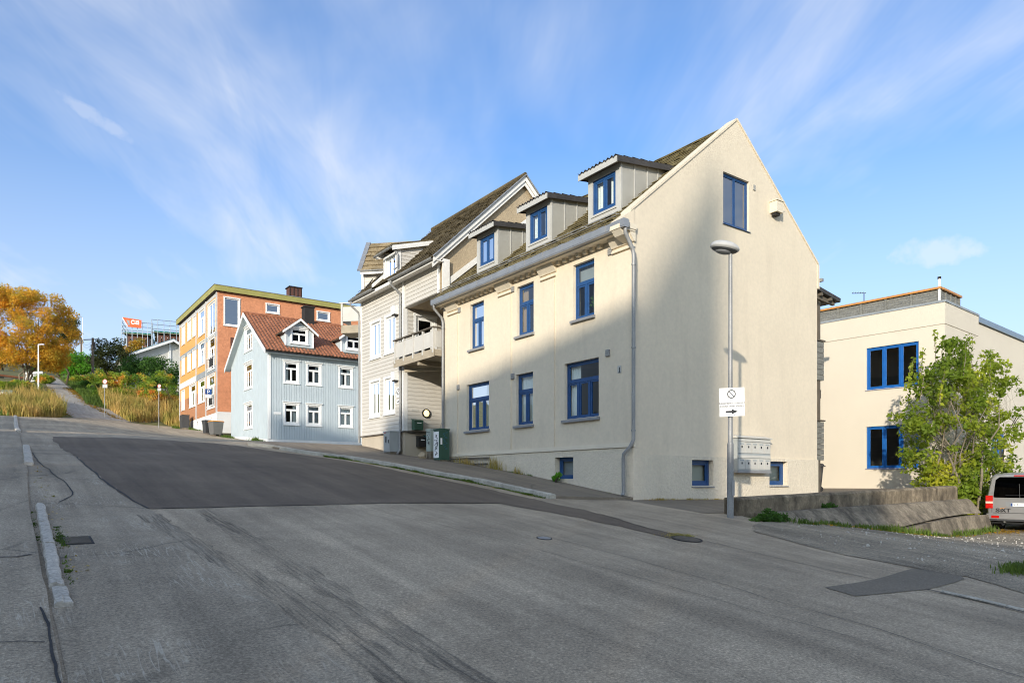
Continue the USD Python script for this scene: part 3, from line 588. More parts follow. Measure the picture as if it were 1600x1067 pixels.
manhole(9.72, 8.14, .27, 'rusty manhole cover at the end of the dark seam', MT['dark_wood'])
manhole(7.11, 8.9, .13, 'small round valve cover in the old asphalt', MT['grey_sill'], -.002)

# ------------------------------------------------------------------ builders for houses
def pleats(P, u0, u1, w, z0, z1, amp=0.02, pitch=0.11):
    n = max(int((u1 - u0) / pitch * 4), 4)
    u = np.linspace(u0, u1, n + 1)
    ww = w + amp * np.sin(u / pitch * 2 * math.pi)
    v = np.vstack([P(u, ww, z0), P(u, ww, z1)])
    k = np.arange(n)
    return v, np.stack([k, k + 1, k + 2 + n, k + 1 + n], 1)

def window(parent, P, u0, u1, z0, z1, mat, cols=2, top=None, rec=0.10, fw=0.055, sash=0.045, mull=0.05, sill=None, casing=None, curtain=None, glass=None, rows=1, name='window', hood=False, bars=None, label=None, cmat=None):
    glass = glass or MT['glass']
    d = -rec
    m = M()
    m.pbox(P, u0, u0 + fw, d - .07, d, z0, z1); m.pbox(P, u1 - fw, u1, d - .07, d, z0, z1)
    m.pbox(P, u0 + fw, u1 - fw, d - .07, d, z1 - fw, z1); m.pbox(P, u0 + fw, u1 - fw, d - .07, d, z0, z0 + fw)
    a0, a1, b0, b1 = u0 + fw, u1 - fw, z0 + fw, z1 - fw
    lights = []
    zt = b1
    if top:
        zt = b0 + (b1 - b0) * (1 - top)
        m.pbox(P, a0, a1, d - .068, d + .004, zt - mull / 2, zt + mull / 2)
        lights.append((a0, a1, zt + mull / 2, b1))
        zt -= mull / 2
    wd = (a1 - a0 - mull * (cols - 1)) / cols
    for c in range(cols):
        ca = a0 + c * (wd + mull)
        if c: m.pbox(P, ca - mull, ca, d - .066, d + .002, b0, zt)
        hh = (zt - b0 - mull * (rows - 1)) / rows
        for r in range(rows):
            if r: m.pbox(P, ca, ca + wd, d - .064, d - .002, b0 + r * (hh + mull) - mull, b0 + r * (hh + mull))
            lights.append((ca, ca + wd, b0 + r * (hh + mull), b0 + r * (hh + mull) + hh))
    for (p, q, r, s) in lights:
        e = sash
        m.pbox(P, p, p + e, d - .055, d - .012, r, s); m.pbox(P, q - e, q, d - .055, d - .012, r, s)
        m.pbox(P, p + e, q - e, d - .055, d - .012, s - e, s); m.pbox(P, p + e, q - e, d - .055, d - .012, r, r + e)
        if bars:
            for k in range(1, bars):
                zz = r + (s - r) * k / bars
                m.pbox(P, p + e, q - e, d - .05, d - .02, zz - .014, zz + .014)
    w = m.build(name, mat, parent, label=label)
    for (p, q, r, s) in lights:
        c = np.array([(p + sash, r + sash), (q - sash, r + sash), (q - sash, s - sash), (p + sash, s - sash)])
        M().add(P(c[:, 0], d - .034, c[:, 1]), [[0, 1, 2, 3]]).build('pane', glass, w)
    if sill:
        ov, out, th, sm = sill
        c = M(); y0 = d + .005
        pts = [(u, ww, zz) for u in (u0 - ov, u1 + ov) for ww, zz in ((y0, z0 - th), (y0, z0 + .005), (out, z0 - th), (out, z0 - .03))]
        c.hexa([P(*q) for q in pts]).build('sill', sm, w)
    if casing:
        cw, ct, cm = casing
        c = M()
        c.pbox(P, u0 - cw, u0 + .005, -.002, ct, z0 - cw, z1 + .002); c.pbox(P, u1 - .005, u1 + cw, -.002, ct, z0 - cw, z1 + .002)
        c.pbox(P, u0 - cw - .02, u1 + cw + .02, -.002, ct + .012, z1 + .002, z1 + cw); c.pbox(P, u0 - cw - .03, u1 + cw + .03, -.002, ct + .05, z0 - cw - .05, z0 - cw)
        c.pbox(P, u0 + .005, u1 - .005, -.002, ct - .004, z0 - cw, z0 + .002)
        if hood: c.pbox(P, u0 - cw - .06, u1 + cw + .06, -.002, ct + .08, z1 + cw, z1 + cw + .045)
        c.build('casing', cm, w)
    if curtain:
        cm = cmat or MT['curtain']
        c = M(); wc = d - .14
        wdt = a1 - a0
        for kind in curtain.split('+'):
            if kind == 'left': c.add(*pleats(P, a0 - .05, a0 + wdt * .3, wc, z0 - .1, z1 + .05))
            elif kind == 'right': c.add(*pleats(P, a1 - wdt * .3, a1 + .05, wc, z0 - .1, z1 + .05))
            elif kind == 'full': c.add(*pleats(P, a0 - .1, a1 + .1, wc, z0 - .1, z1 + .05, .018, .14))
            elif kind == 'blind': c.pbox(P, a0 - .05, a1 + .05, wc - .01, wc, z0 + (z1 - z0) * .62, z1 + .05)
            elif kind == 'low': c.add(*pleats(P, a0 - .05, a1 + .05, wc, z0 - .1, z0 + (z1 - z0) * .55))
            elif kind == 'flat': c.pbox(P, a0 - .1, a1 + .1, wc - .01, wc, z0 - .1, z1 + .1)
        if c.v: c.build('curtain', cm, w)
    return w

def wall(parent, P, pg, holes, mat, name='wall', t=0.3, out=0.0, label=None):
    g = Polygon(pg) if not isinstance(pg, Polygon) else pg
    for (a, b, c, d) in holes:
        g = g.difference(sbox(a, c, b, d))
    return M().poly(P, g, out - t, out).build(name, mat, parent, label=label)

def boards(parent, P, pg, holes, mat, h=0.16, w0=0.0, rows_from=None, name='board', vertical=False, joined=False, gap=0.006, host=None):
    """lapped boards as single meshes; pg in (u, z)"""
    g = Polygon(pg) if not isinstance(pg, Polygon) else pg
    for (a, b, c, d) in holes:
        g = g.difference(sbox(a, c, b, d))
    x0, y0, x1, y1 = g.bounds
    a = rows_from if rows_from is not None else (x0 if vertical else y0)
    end = x1 if vertical else y1
    J = M()
    while a < end:
        r = sbox(a, y0 - 1, a + h - (gap if vertical else 0), y1 + 1) if vertical else sbox(x0 - 1, a, x1 + 1, a + h)
        for q in getattr(g.intersection(r), 'geoms', [g.intersection(r)]):
            if q.geom_type != 'Polygon' or q.area < 0.004: continue
            m = trimesh.creation.extrude_polygon(q, 1.0, engine='earcut')
            v = m.vertices
            if vertical:
                ww = w0 + v[:, 2] * .02
            else:
                ww = w0 + v[:, 2] * (.012 + .020 * (1 - np.clip((v[:, 1] - a) / h, 0, 1)))
            if joined:
                J.add(P(v[:, 0], ww, v[:, 1]), m.faces)
            else:
                M().add(P(v[:, 0], ww, v[:, 1]), m.faces).build(name, mat, host if host is not None else parent)
        a += h
    if joined:
        J.build(name, mat, parent, kind='stuff')

def tiles(parent, o, u, s, U, S, mat, tw=0.3, th=0.35, skip=None, wave=False, name='roof_tiles', lift=0.03, seed=0, joined=True, jit=0.012, keep=None):
    """tile courses on a roof plane: o eave corner, u along the eave, s up the slope"""
    o, u, s = np.asarray(o, float), np.asarray(u, float), np.asarray(s, float)
    u, s = u / np.linalg.norm(u), s / np.linalg.norm(s)
    n = np.cross(u, s); n *= np.sign(n[2])
    r = np.random.default_rng(seed)
    J = M()
    nu, ns = int(round(U / tw)), int(round(S / th))
    tw, th = U / nu, S / ns
    for j in range(ns):
        for i in range(nu):
            off = 0 if wave else (tw / 2 if j % 2 else 0)
            a0 = i * tw - off; a1 = a0 + tw
            a0, a1 = max(a0, 0), min(a1, U)
            s0, s1 = j * th, j * th + th * 1.08
            if keep is not None and not keep.contains(shapely.Point((a0 + a1) / 2, (s0 + s1) / 2)): continue
            if skip is not None and skip.contains(shapely.Point((a0 + a1) / 2, (s0 + s1) / 2)): continue
            q = r.normal(0, jit, 3)
            s0 += q[0] * .6
            if wave:
                k = np.linspace(0, 1, 6)
                hh = lift + .028 * np.cos(k * 2 * math.pi)
                lo = o + np.outer(a0 + k * tw, u) + s0 * s + np.outer(hh + q[1] * .4, n)
                up = o + np.outer(a0 + k * tw, u) + s1 * s + np.outer(hh - lift + .004, n)
                bt = lo - n * .022
                kk = np.arange(5)
                J.add(np.vstack([lo, up, bt]), np.vstack([np.stack([kk, kk + 1, kk + 7, kk + 6], 1), np.stack([kk, kk + 12, kk + 13, kk + 1], 1)]))
            else:
                h0, h1 = lift + abs(q[1]), .006
                g = .004
                v = [o + a * u + b * s + c * n for a in (a0 + g, a1 - g) for b, c in ((s0, h0 - .022), (s0, h0), (s1, h1 - .012), (s1, h1))]
                if joined: J.hexa(v)
                else: M().hexa(v).build(name, mat, parent)
    if joined:
        J.build(name, mat, parent, kind='stuff')

def slab(parent, pts, t, mat, name='roof', down=True):
    """a plate through the given corner loop, thickness t along its normal"""
    p = np.asarray(pts, float)
    n = np.cross(p[1] - p[0], p[2] - p[0]); n /= np.linalg.norm(n)
    if (n[2] > 0) == down: n = -n
    k = len(p); q = p + n * t
    i = np.arange(k); j = (i + 1) % k
    f = [[0, a, a + 1] for a in range(1, k - 1)] + [[k, k + a + 1, k + a] for a in range(1, k - 1)]
    f = np.vstack([f, np.stack([i, j, j + k], 1), np.stack([i, j + k, i + k], 1)])
    return M().add(np.vstack([p, q]), f).build(name, mat, parent)

def downpipe(parent, pts, r=0.045, mat=None, name='downpipe'):
    m = M(); m.tube(pts, r, 10)
    p = np.asarray(pts, float)
    o = m.build(name, mat or MT['galv'], parent, smooth=40)
    for k in range(1, len(p) - 1):
        if abs(p[k][2] - p[k + 1][2]) > 1.5:
            for f in (.05, .5, .95):
                c = p[k] * (1 - f) + p[k + 1] * f
                M().tube([c - [0, 0, .02], c + [0, 0, .02]], r * 1.25, 10).build('clip', mat or MT['galv'], o)
    return o

def gutter(parent, a, b, out, r=0.075, mat=None):
    """half-round gutter from a to b; out = outward horizontal unit"""
    a, b, out = (np.asarray(q, float) for q in (a, b, out))
    th = np.linspace(math.pi, 2 * math.pi, 9)
    prof = np.concatenate([np.column_stack([np.cos(th), np.sin(th)]) * r, (np.column_stack([np.cos(th), np.sin(th)]) * (r - .008))[::-1]])
    v = np.vstack([e + prof[:, :1] * out + prof[:, 1:] * np.array([0, 0, 1.0]) for e in (a, b)])
    k = len(prof); i = np.arange(k); j = (i + 1) % k
    return M().add(v, np.stack([i, j, j + k, i + k], 1)).build('gutter', mat or MT['galv'], parent, smooth=50)

XW = 13.49
# ------------------------------------------------------------------ the cream corner house
H = thing('cream_house', 'large cream rendered corner house with blue windows and tall blank gable', 'house', (XW, 13.09, 1.4))
PF = Plane((XW, 0, 0), (0, 1, 0), (-1, 0, 0))
PG = Plane((0, 13.09, 0), (1, 0, 0), (0, -1, 0))
Y1, X1 = 23.04, 22.32
front_holes = [(20.26, 21.16, 6.73, 8.33), (17.42, 18.32, 6.73, 8.33), (14.62, 15.53, 6.73, 8.34), (19.94, 21.39, 3.83, 5.48), (17.46, 18.37, 3.83, 5.48), (14.43, 15.92, 3.84, 5.50)]
gable_holes = [(17.26, 18.53, 9.69, 11.22)]
wall(H, PF, [(13.09, 2.72), (Y1, 2.72), (Y1, 8.62), (13.09, 8.62)], front_holes, MT['stucco'], label='street wall of cream render')
wall(H, PG, [(XW + .3, 2.73), (X1, 2.73), (X1, 9.40), (17.9, 12.93), (XW + .02, 9.26), (XW + .02, 8.62), (XW + .3, 8.62)], gable_holes, MT['stucco'], label='tall blank gable wall', t=0.3)
M().box(XW + .3, X1, Y1 - .3, Y1, 1.0, 9.3).build('wall', MT['stucco'], H)
M().box(X1 - .3, X1, 13.39, Y1 - .3, 1.0, 9.3).build('wall', MT['stucco'], H)
# rough plinth
wall(H, PF, [(13.045, 1.1), (Y1, 1.1), (Y1, 2.90), (13.045, 2.90)], [(15.47, 16.31, 2.08, 2.72)], MT['rough_stucco'], name='plinth', t=.34, out=.05)
wall(H, PG, [(XW + .29, 1.0), (X1, 1.0), (X1, 2.73), (XW + .29, 2.73)], [(15.80, 16.75, 1.88, 2.62), (19.52, 20.51, 1.88, 2.64)], MT['rough_stucco'], name='plinth', t=.34, out=.045)
m = M(); m.pbox(PF, 13.0, Y1, .0, .085, 2.915, 2.975); m.pbox(PF, 13.0, Y1, .0, .06, 2.978, 3.04); m.build('plinth_moulding', MT['cream_trim'], H)
# floors inside
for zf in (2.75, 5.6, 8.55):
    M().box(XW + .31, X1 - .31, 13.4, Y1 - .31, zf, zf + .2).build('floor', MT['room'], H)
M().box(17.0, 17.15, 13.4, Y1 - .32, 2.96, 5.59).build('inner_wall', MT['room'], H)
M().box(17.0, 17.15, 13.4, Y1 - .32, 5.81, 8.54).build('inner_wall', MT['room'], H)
S = (0.05, .10, .10, MT['grey_sill'])
BW = dict(rec=.11, fw=.055, sash=.05, mull=.06)
window(H, PF, 20.26, 21.16, 6.73, 8.33, MT['blue_paint'], 2, .36, sill=S, curtain='right+left', cmat=MT['curtain'], **BW)
window(H, PF, 17.42, 18.32, 6.73, 8.33, MT['blue_paint'], 2, .36, sill=S, curtain='right+left', cmat=MT['brown_curtain'], **BW)
w = window(H, PF, 14.62, 15.53, 6.73, 8.34, MT['blue_paint'], 2, .36, sill=S, curtain='left+blind', cmat=MT['grey_curtain'], **BW)
window(H, PF, 19.94, 21.39, 3.83, 5.48, MT['blue_paint'], 3, .33, sill=S, curtain='full', **BW)
window(H, PF, 17.46, 18.37, 3.83, 5.48, MT['blue_paint'], 2, .34, sill=S, curtain='full', cmat=MT['curtain'], **BW)
window(H, PF, 14.43, 15.92, 3.84, 5.50, MT['blue_paint'], 3, .33, sill=S, curtain='right', cmat=MT['curtain'], **BW)
window(H, PF, 15.47, 16.31, 2.08, 2.72, MT['blue_paint'], 1, rec=.14, fw=.07, curtain='flat', cmat=MT['grey_curtain'])
window(H, PG, 15.80, 16.75, 1.88, 2.62, MT['blue_paint'], 1, rec=.12, fw=.09, sash=.05, curtain='flat', cmat=MT['beige_curtain'], sill=(.02, .09, .05, MT['grey_sill']))
window(H, PG, 19.52, 20.51, 1.88, 2.64, MT['blue_paint'], 1, rec=.12, fw=.09, sash=.05, curtain='flat', cmat=MT['beige_curtain'], sill=(.02, .09, .05, MT['grey_sill']))
window(H, PG, 17.26, 18.53, 9.69, 11.22, MT['blue_paint'], 2, rec=.08, fw=.06, sash=.025, mull=.05, glass=MT['mirror_glass'], curtain='flat', cmat=MT['curtain'], sill=(.03, .05, .04, MT['blue_paint']))
# plant in the nearest upper window
m = M(); r = np.random.default_rng(3)
for k in range(60):
    c = np.array([XW + .32 + r.normal(0, .04), 14.95 + r.normal(0, .13), 7.05 + abs(r.normal(0, .22))]); d = r.normal(0, 1, (2, 3)); d /= np.linalg.norm(d, axis=1, keepdims=True)
    m.add([c, c + d[0] * .07, c + d[0] * .07 + d[1] * .05, c + d[1] * .05], [[0, 1, 2, 3]])
m.build('house_plant', MT['green_leaf'], label='green pot plant inside, behind the pane of the upper window nearest the corner', cat='plant')
# pilasters, capitals, cornice
PIL = [(13.10, 13.80), (16.36, 16.98), (18.62, 19.30), (21.98, 22.62)]
for a, b in PIL:
    m = M(); m.pbox(PF, a, b, 0, .035, 3.04, 8.18); m.build('pilaster', MT['stucco'], H)
    m = M(); m.pbox(PF, a - .06, b + .06, 0, .075, 8.22, 8.27)
    prof = [(0, 8.36), (.05, 8.36), (.09, 8.42), (.16, 8.50), (.20, 8.58), (.20, 8.64), (0, 8.64)]
    for (w0, z0), (w1, z1) in zip(prof[1:-2], prof[2:-1]):
        m.hexa([PF(u, ww, zz) for u in (a - .08, b + .08) for ww, zz in ((-.01, z0), (-.01, z1 - .002), (w0, z0), (w1, z1 - .002))])
    m.build('capital', MT['cream_trim'], H)
k = 13.95
while k < 21.9:
    if not any(a - .2 < k < b + .2 for a, b in PIL):
        M().pbox(PF, k, k + .13, 0, .13, 8.50, 8.625).build('dentil', MT['cream_trim'], H)
    k += .30
m = M(); m.pbox(PF, 12.98, Y1, 0, .26, 8.645, 8.72); m.pbox(PF, 12.98, Y1, .0, .34, 8.722, 8.79); m.build('cornice', MT['cream_trim'], H)
m = M(); m.pbox(PF, 13.0, Y1 + .02, .02, .36, 8.60, 8.64); m.build('soffit_board', MT['cream_trim'], H)
# box gutter
m = M()
for a, b, c, d in ((.36, .52, 8.62, 8.65), (.50, .53, 8.652, 8.84), (.33, .36, 8.652, 8.82)):
    m.pbox(PF, 12.92, Y1 + .05, a, b, c, d)
m.pbox(PF, 12.92, 12.94, .36, .50, 8.652, 8.84); m.pbox(PF, Y1 + .03, Y1 + .05, .36, .50, 8.652, 8.84)
m.build('gutter', MT['grey_metal'], H)
for yy in np.arange(13.6, 23, .9):
    M().pbox(PF, yy, yy + .02, .531, .536, 8.66, 8.835).build('gutter_joint', MT['grey_sill'], H)
downpipe(H, [(13.08, 12.99, 8.66), (13.08, 12.99, 8.5), (13.33, 12.97, 8.12), (13.36, 12.96, 7.95), (13.36, 12.97, 3.1), (13.33, 13.05, 2.92), (13.27, 13.24, 2.72), (13.27, 13.25, 2.6), (13.30, 13.27, 1.72), (13.24, 13.24, 1.62)], .05)
downpipe(H, [(13.02, 22.95, 8.66), (13.02, 22.95, 8.5), (13.34, 22.93, 8.2), (13.40, 22.92, 8.0), (13.40, 22.92, 4.0), (13.40, 22.92, 2.85)], .05)
# roof: slope 0.81 from the gutter to the ridge
RS = lambda x: 8.84 + .83 * (x - 13.0)
RIDGE = 17.9
slab(H, [(13.0, 13.42, RS(13.0)), (RIDGE, 13.42, RS(RIDGE)), (RIDGE, Y1, RS(RIDGE)), (13.0, Y1, RS(13.0))], .12, MT['moss_tile'])
slab(H, [(X1 + .25, 13.42, RS(13.2)), (RIDGE, 13.42, RS(RIDGE)), (RIDGE, Y1, RS(RIDGE)), (X1 + .25, Y1, RS(13.2))], .12, MT['moss_tile'])
DORM = [(13.83, 15.13), (16.86, 18.13), (19.78, 21.06)]
sk = shapely.union_all([sbox(a, 1.0, b, 4.2) for a, b in DORM])
sl = math.hypot(1, .83)
tiles(H, (12.97, 13.42, RS(12.97) + .005), (0, 1, 0), (1, 0, .83), Y1 - 13.42, (RIDGE - 12.97) * sl, MT['moss_tile'], .24, .27, skip=shapely.union_all([sbox(a - 13.42, 1.05, b - 13.42, 3.4) for a, b in DORM]), lift=.035, seed=4)
# snow guard
sg = M(); sg.tube([(13.22, 13.5, RS(13.22) + .17), (13.22, Y1 - .1, RS(13.22) + .17)], .014, 6); sg.tube([(13.22, 13.5, RS(13.22) + .10), (13.22, Y1 - .1, RS(13.22) + .10)], .012, 6)
sgo = sg.build('snow_guard', MT['galv'], H)
for yy in np.arange(13.6, 23, .62):
    b = M(); b.beam((13.22, yy, RS(13.22) + .02), (13.22, yy, RS(13.22) + .27), .035, .02); b.beam((13.22, yy, RS(13.22) + .19), (13.45, yy, RS(13.45) + .035), .03, .01)
    b.build('bracket', MT['column_grey'], sgo)
# gable coping
def coping(x0, z0, x1, z1, n, nm):
    for k in range(n):
        a, b = k / n, (k + 1) / n - .003
        p, q = (x0 + (x1 - x0) * a, z0 + (z1 - z0) * a), (x0 + (x1 - x0) * b, z0 + (z1 - z0) * b)
        M().hexa([(u, y, zz + dz) for (u, zz) in (p, q) for y in (13.06, 13.44) for dz in (.0, .07)]).build('coping', MT['stucco'], H)
coping(13.36, 9.14, 17.9, 12.925, 9, 0); coping(X1 + .06, 9.36, 17.905, 12.925, 9, 1)
M().box(X1 + .001, X1 + .12, 13.07, 13.6, 8.55, 9.36).build('kneeler', MT['stucco'], H)
m = M(); m.poly(PG, Polygon([(12.94, 8.62), (13.50, 8.62), (13.50, 9.24), (13.36, 9.14), (12.98, 8.86)]), -.34, .02); m.build('kneeler', MT['stucco'], H)
m = M(); m.poly(PG, Polygon([(13.1, 8.48), (13.50, 8.35), (13.50, 8.618), (12.96, 8.618)]), -.3, .015); m.build('kneeler', MT['cream_trim'], H)
M().beam((X1 + .2, 13.0, RS(13.15) - .10), (X1 + .2, 16, RS(13.15) - .10), .12, .1).build('gutter', MT['galv'], H)
# dormers
for a, b in DORM:
    xf, zb, zt = 13.72, RS(13.72) + .05, 10.80
    cl = lambda x: zt + .13 * (x - xf)
    xb = (zt - .13 * xf - 8.84 + .83 * 13.0) / (.83 - .13)
    PD = Plane((xf, 0, 0), (0, 1, 0), (-1, 0, 0))
    wa, wb = a + .17, b - .19
    d = wall(H, PD, [(a, zb), (b, zb), (b, zt), (a, zt)], [(wa, wb, 9.66, 10.66)], MT['dormer_front'], name='dormer', t=.1)
    for y, nn in ((a + .002, -1), (b - .002, 1)):
        PS = Plane((0, y, 0), (1, 0, 0), (0, nn, 0))
        tri = Polygon([(xf + .004, zb - .05), (xb, cl(xb)), (xf + .004, zt)])
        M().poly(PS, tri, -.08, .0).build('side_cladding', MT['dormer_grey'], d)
        for xx in (xf + .02, xf + .55, xf + 1.07, xf + 1.5):
            z0_, z1_ = RS(xx) - .02, cl(xx)
            if z1_ > z0_ + .05: M().pbox(PS, xx, xx + .035, .0, .022, z0_, z1_).build('seam', MT['dormer_front'], d)
    c = M()
    c.pbox(PD, wa - .05, wb + .05, .0, .03, 9.60, 9.655); c.build('sill', MT['dormer_front'], d)
    window(H, PD, wa, wb, 9.66, 10.66, MT['blue_paint'], 2, rec=.03, fw=.09, sash=.04, mull=.06, curtain='left+right', cmat=MT['curtain'])
    # roof of the dormer
    x0_, x1_ = xf - .24, xb + .1
    M().hexa([(x, y, cl(x) + dz) for x in (x0_, x1_) for y in (a - .13, b + .13) for dz in (.004, .085)]).build('roof_deck', MT['dark_wood'], d)
    M().box(x0_ - .03, x0_ - .002, a - .14, b + .14, cl(x0_) - .06, cl(x0_) + .105).build('fascia', MT['dormer_front'], d)
    for yy in (a - .145, b + .125):
        M().hexa([(x, y, cl(x) + dz) for x in (x0_, x1_) for y in (yy, yy + .02) for dz in (-.03, .13)]).build('verge_board', MT['black_roof'], d)
    tiles(d, (x0_ - .05, a - .12, cl(x0_) + .10), (0, 1, 0), (1, 0, .13), b - a + .24, x1_ - x0_ + .05, MT['black_roof'], .155, .34, wave=True, lift=.03, seed=5)
# small vents and number plate
for (u, z_) in ((21.85, 8.30), (18.52, 8.32), (13.96, 8.34), (21.93, 5.47), (18.52, 5.46), (14.05, 5.56)):
    v_ = M().pbox(PF, u - .07, u + .07, .001, .05, z_ - .10, z_ + .08).build('vent', MT['grey_sill'], H)
    for q in range(3): M().pbox(PF, u - .055, u + .055, .051, .062, z_ - .085 + q * .055, z_ - .06 + q * .055).build('slat', MT['dormer_grey'], v_)
M().pbox(PG, 18.72, 18.82, .001, .03, 11.02, 11.18).build('vent', MT['dormer_grey'], H)
m = M(); m.pbox(PG, 19.60, 19.95, .001, .26, 10.50, 10.84); m.pbox(PG, 19.57, 19.98, .001, .29, 10.842, 10.87); hd = m.build('vent_hood', MT['cream_trim'], H)
M().pbox(PG, 19.86, 20.02, .04, .2, 10.62, 10.72).build('vent_flap', MT['dark_wood'], hd)
M().pbox(PG, 19.66, 19.88, .03, .18, 10.42, 10.498).build('vent_outlet', MT['soot'], hd)
pl_ = M().pbox(PF, 13.50, 13.64, .036, .05, 4.93, 5.13).build('number_plate', MT['dormer_front'], H)
m = M(); m.pbox(PF, 13.545, 13.572, .0505, .056, 4.97, 5.09); m.pbox(PF, 13.53, 13.60, .0505, .056, 4.945, 4.966); m.build('numeral', MT['ink'], pl_)
for (zz, y0, y1) in ((2.80, 19.7, 22.2), (2.60, 19.8, 22.2)):
    M().tube([(13.33, y0, zz), (13.33, y1, zz + .03)], .032, 8).build('wall_pipe', MT['dark_wood'], H)

# rear balconies of the cream house
t = thing('rear_balcony', 'brown timber balcony stack behind the right edge of the cream gable', 'balcony', (22.4, 14.0, 1.5))
for (x, y) in ((23.9, 14.0), (23.9, 17.5)):
    M().box(x - .07, x + .07, y - .07, y + .07, 1.4, 8.75).build('post', MT['dark_wood'], t)
for z0 in (2.55, 5.45):
    M().box(22.34, 24.05, 13.95, 17.6, z0 - .42, z0 - .12).build('deck', MT['dark_wood'], t)
    for k in range(7):
        zz = z0 + .22 + k * .20
        M().box(22.34, 24.12, 13.88, 13.92, zz, zz + .185).build('plank', MT['weathered_plank'], t)
        M().box(24.08, 24.12, 13.93, 17.6, zz, zz + .185).build('plank', MT['weathered_plank'], t)
    M().box(22.34, 24.16, 13.84, 13.96, z0 + 1.63, z0 + 1.68).build('handrail', MT['dark_wood'], t)
slab(t, [(22.3, 13.7, 9.15), (24.95, 13.7, 8.75), (24.95, 17.8, 8.75), (22.3, 17.8, 9.15)], .14, MT['black_roof'], 'canopy')
M().beam((22.35, 13.9, 8.75), (24.8, 13.9, 8.58), .1, .16).build('beam', MT['dark_wood'], t)
for k in range(4):
    M().box(22.45 + k * .62, 22.55 + k * .62, 13.72, 17.7, 8.86 - k * .09, 8.98 - k * .09).build('rafter', MT['dark_wood'], t)

# mailboxes on the gable
t = thing('mailbox_rack', 'white rack of ten metal mailboxes on the cream gable', 'mailboxes', (17.66, 13.0, 2.3))
P_ = Plane((0, 13.04, 0), (1, 0, 0), (0, -1, 0))
M().pbox(P_, 17.62, 19.26, 0.0, .20, 2.33, 3.30).build('case', MT['cabinet_grey'], t)
M().hexa([P_(u, w_, z_) for u in (17.58, 19.30) for w_, z_ in ((.0, 3.305), (.0, 3.40), (.25, 3.305), (.25, 3.33))]).build('lid', MT['mailbox_paint'], t)
M().pbox(P_, 17.60, 19.28, .0, .22, 2.26, 2.325).build('tray', MT['grey_sill'], t)
for r_, z0 in ((0, 2.37), (1, 2.86)):
    M().pbox(P_, 17.64, 19.24, .201, .225, z0 + .34, z0 + .42).build('slot_strip', MT['mailbox_paint'], t)
    for c_ in range(5):
        u = 17.65 + c_ * .32
        d = M().pbox(P_, u, u + .305, .201, .215, z0, z0 + .325).build('door', MT['mailbox_paint'], t)
        M().pbox(P_, u + .13, u + .18, .2155, .224, z0 + .15, z0 + .21).build('lock', MT['ink'], d)
        M().pbox(P_, u + .06, u + .25, .2155, .219, z0 + .25, z0 + .285).build('name_tag', MT['cabinet_grey'], d)

# ------------------------------------------------------------------ the pale clapboard house next up the street
W = thing('clapboard_house', 'pale grey clapboard house with mossy roof and recessed corner balcony', 'house', (XW, 23.2, 2.8))
YA, YB = 26.25, 30.6
PR = Plane((0, YA, 0), (1, 0, 0), (0, -1, 0))
wh = [(28.56, 29.50, 7.64, 9.15), (27.08, 28.0, 7.66, 9.15), (28.64, 29.56, 5.0, 6.5), (27.15, 28.08, 5.02, 6.48)]
sh = M().poly(PF, Polygon([(YA, 4.10), (YB, 4.10), (YB, 10.55), (YA, 10.55)]).difference(shapely.union_all([sbox(a, c, b, d) for a, b, c, d in wh])), -.22, 0).build('wall', MT['clapboard'], W)
boards(W, PF, [(YA + .13, 4.12), (YB - .13, 4.12), (YB - .13, 10.5), (YA + .13, 10.5)], [(a - .07, b + .07, c - .12, d + .07) for a, b, c, d in wh], MT['clapboard'], .165, .001, host=sh)
# upper strip over the recess
sh2 = wall(W, PF, [(23.32, 9.26), (YA - .002, 9.26), (YA - .002, 10.55), (23.32, 10.55)], [], MT['clapboard'], t=.22)
boards(W, PF, [(23.46, 9.28), (YA - .13, 9.28), (YA - .13, 10.5), (23.46, 10.5)], [], MT['clapboard'], .165, .001, host=sh2)
# recess walls
rh = [(14.02, 14.92, 7.05, 9.0)]
sh3 = wall(W, PR, [(XW + .22, 4.10), (17.2, 4.10), (17.2, 9.26), (XW + .22, 9.26)], rh, MT['clapboard'], t=.2)
boards(W, PR, [(XW + .14, 4.14), (17.2, 4.14), (17.2, 9.22), (XW + .14, 9.22)], [(13.9, 15.04, 6.98, 9.12)], MT['clapboard'], .165, .001, host=sh3)
M().box(17.0, 17.2, 23.35, YA - .21, 2.8, 9.25).build('wall', MT['clapboard'], W)
M().box(XW + .05, 17.2, 23.06, YA + .2, 9.262, 9.42).build('ceiling', MT['tan_stucco'], W)
# body of the house behind
M().box(XW + .23, 21.2, YB - .2, YB, 3.0, 10.5).build('wall', MT['clapboard'], W)
M().box(21.0, 21.2, 23.2, YB - .21, 3.0, 10.5).build('wall', MT['clapboard'], W)
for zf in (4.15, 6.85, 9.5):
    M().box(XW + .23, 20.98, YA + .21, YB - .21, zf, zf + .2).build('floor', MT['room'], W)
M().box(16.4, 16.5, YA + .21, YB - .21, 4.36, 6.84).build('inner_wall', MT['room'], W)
M().box(16.4, 16.5, YA + .21, YB - .21, 7.06, 9.49).build('inner_wall', MT['room'], W)
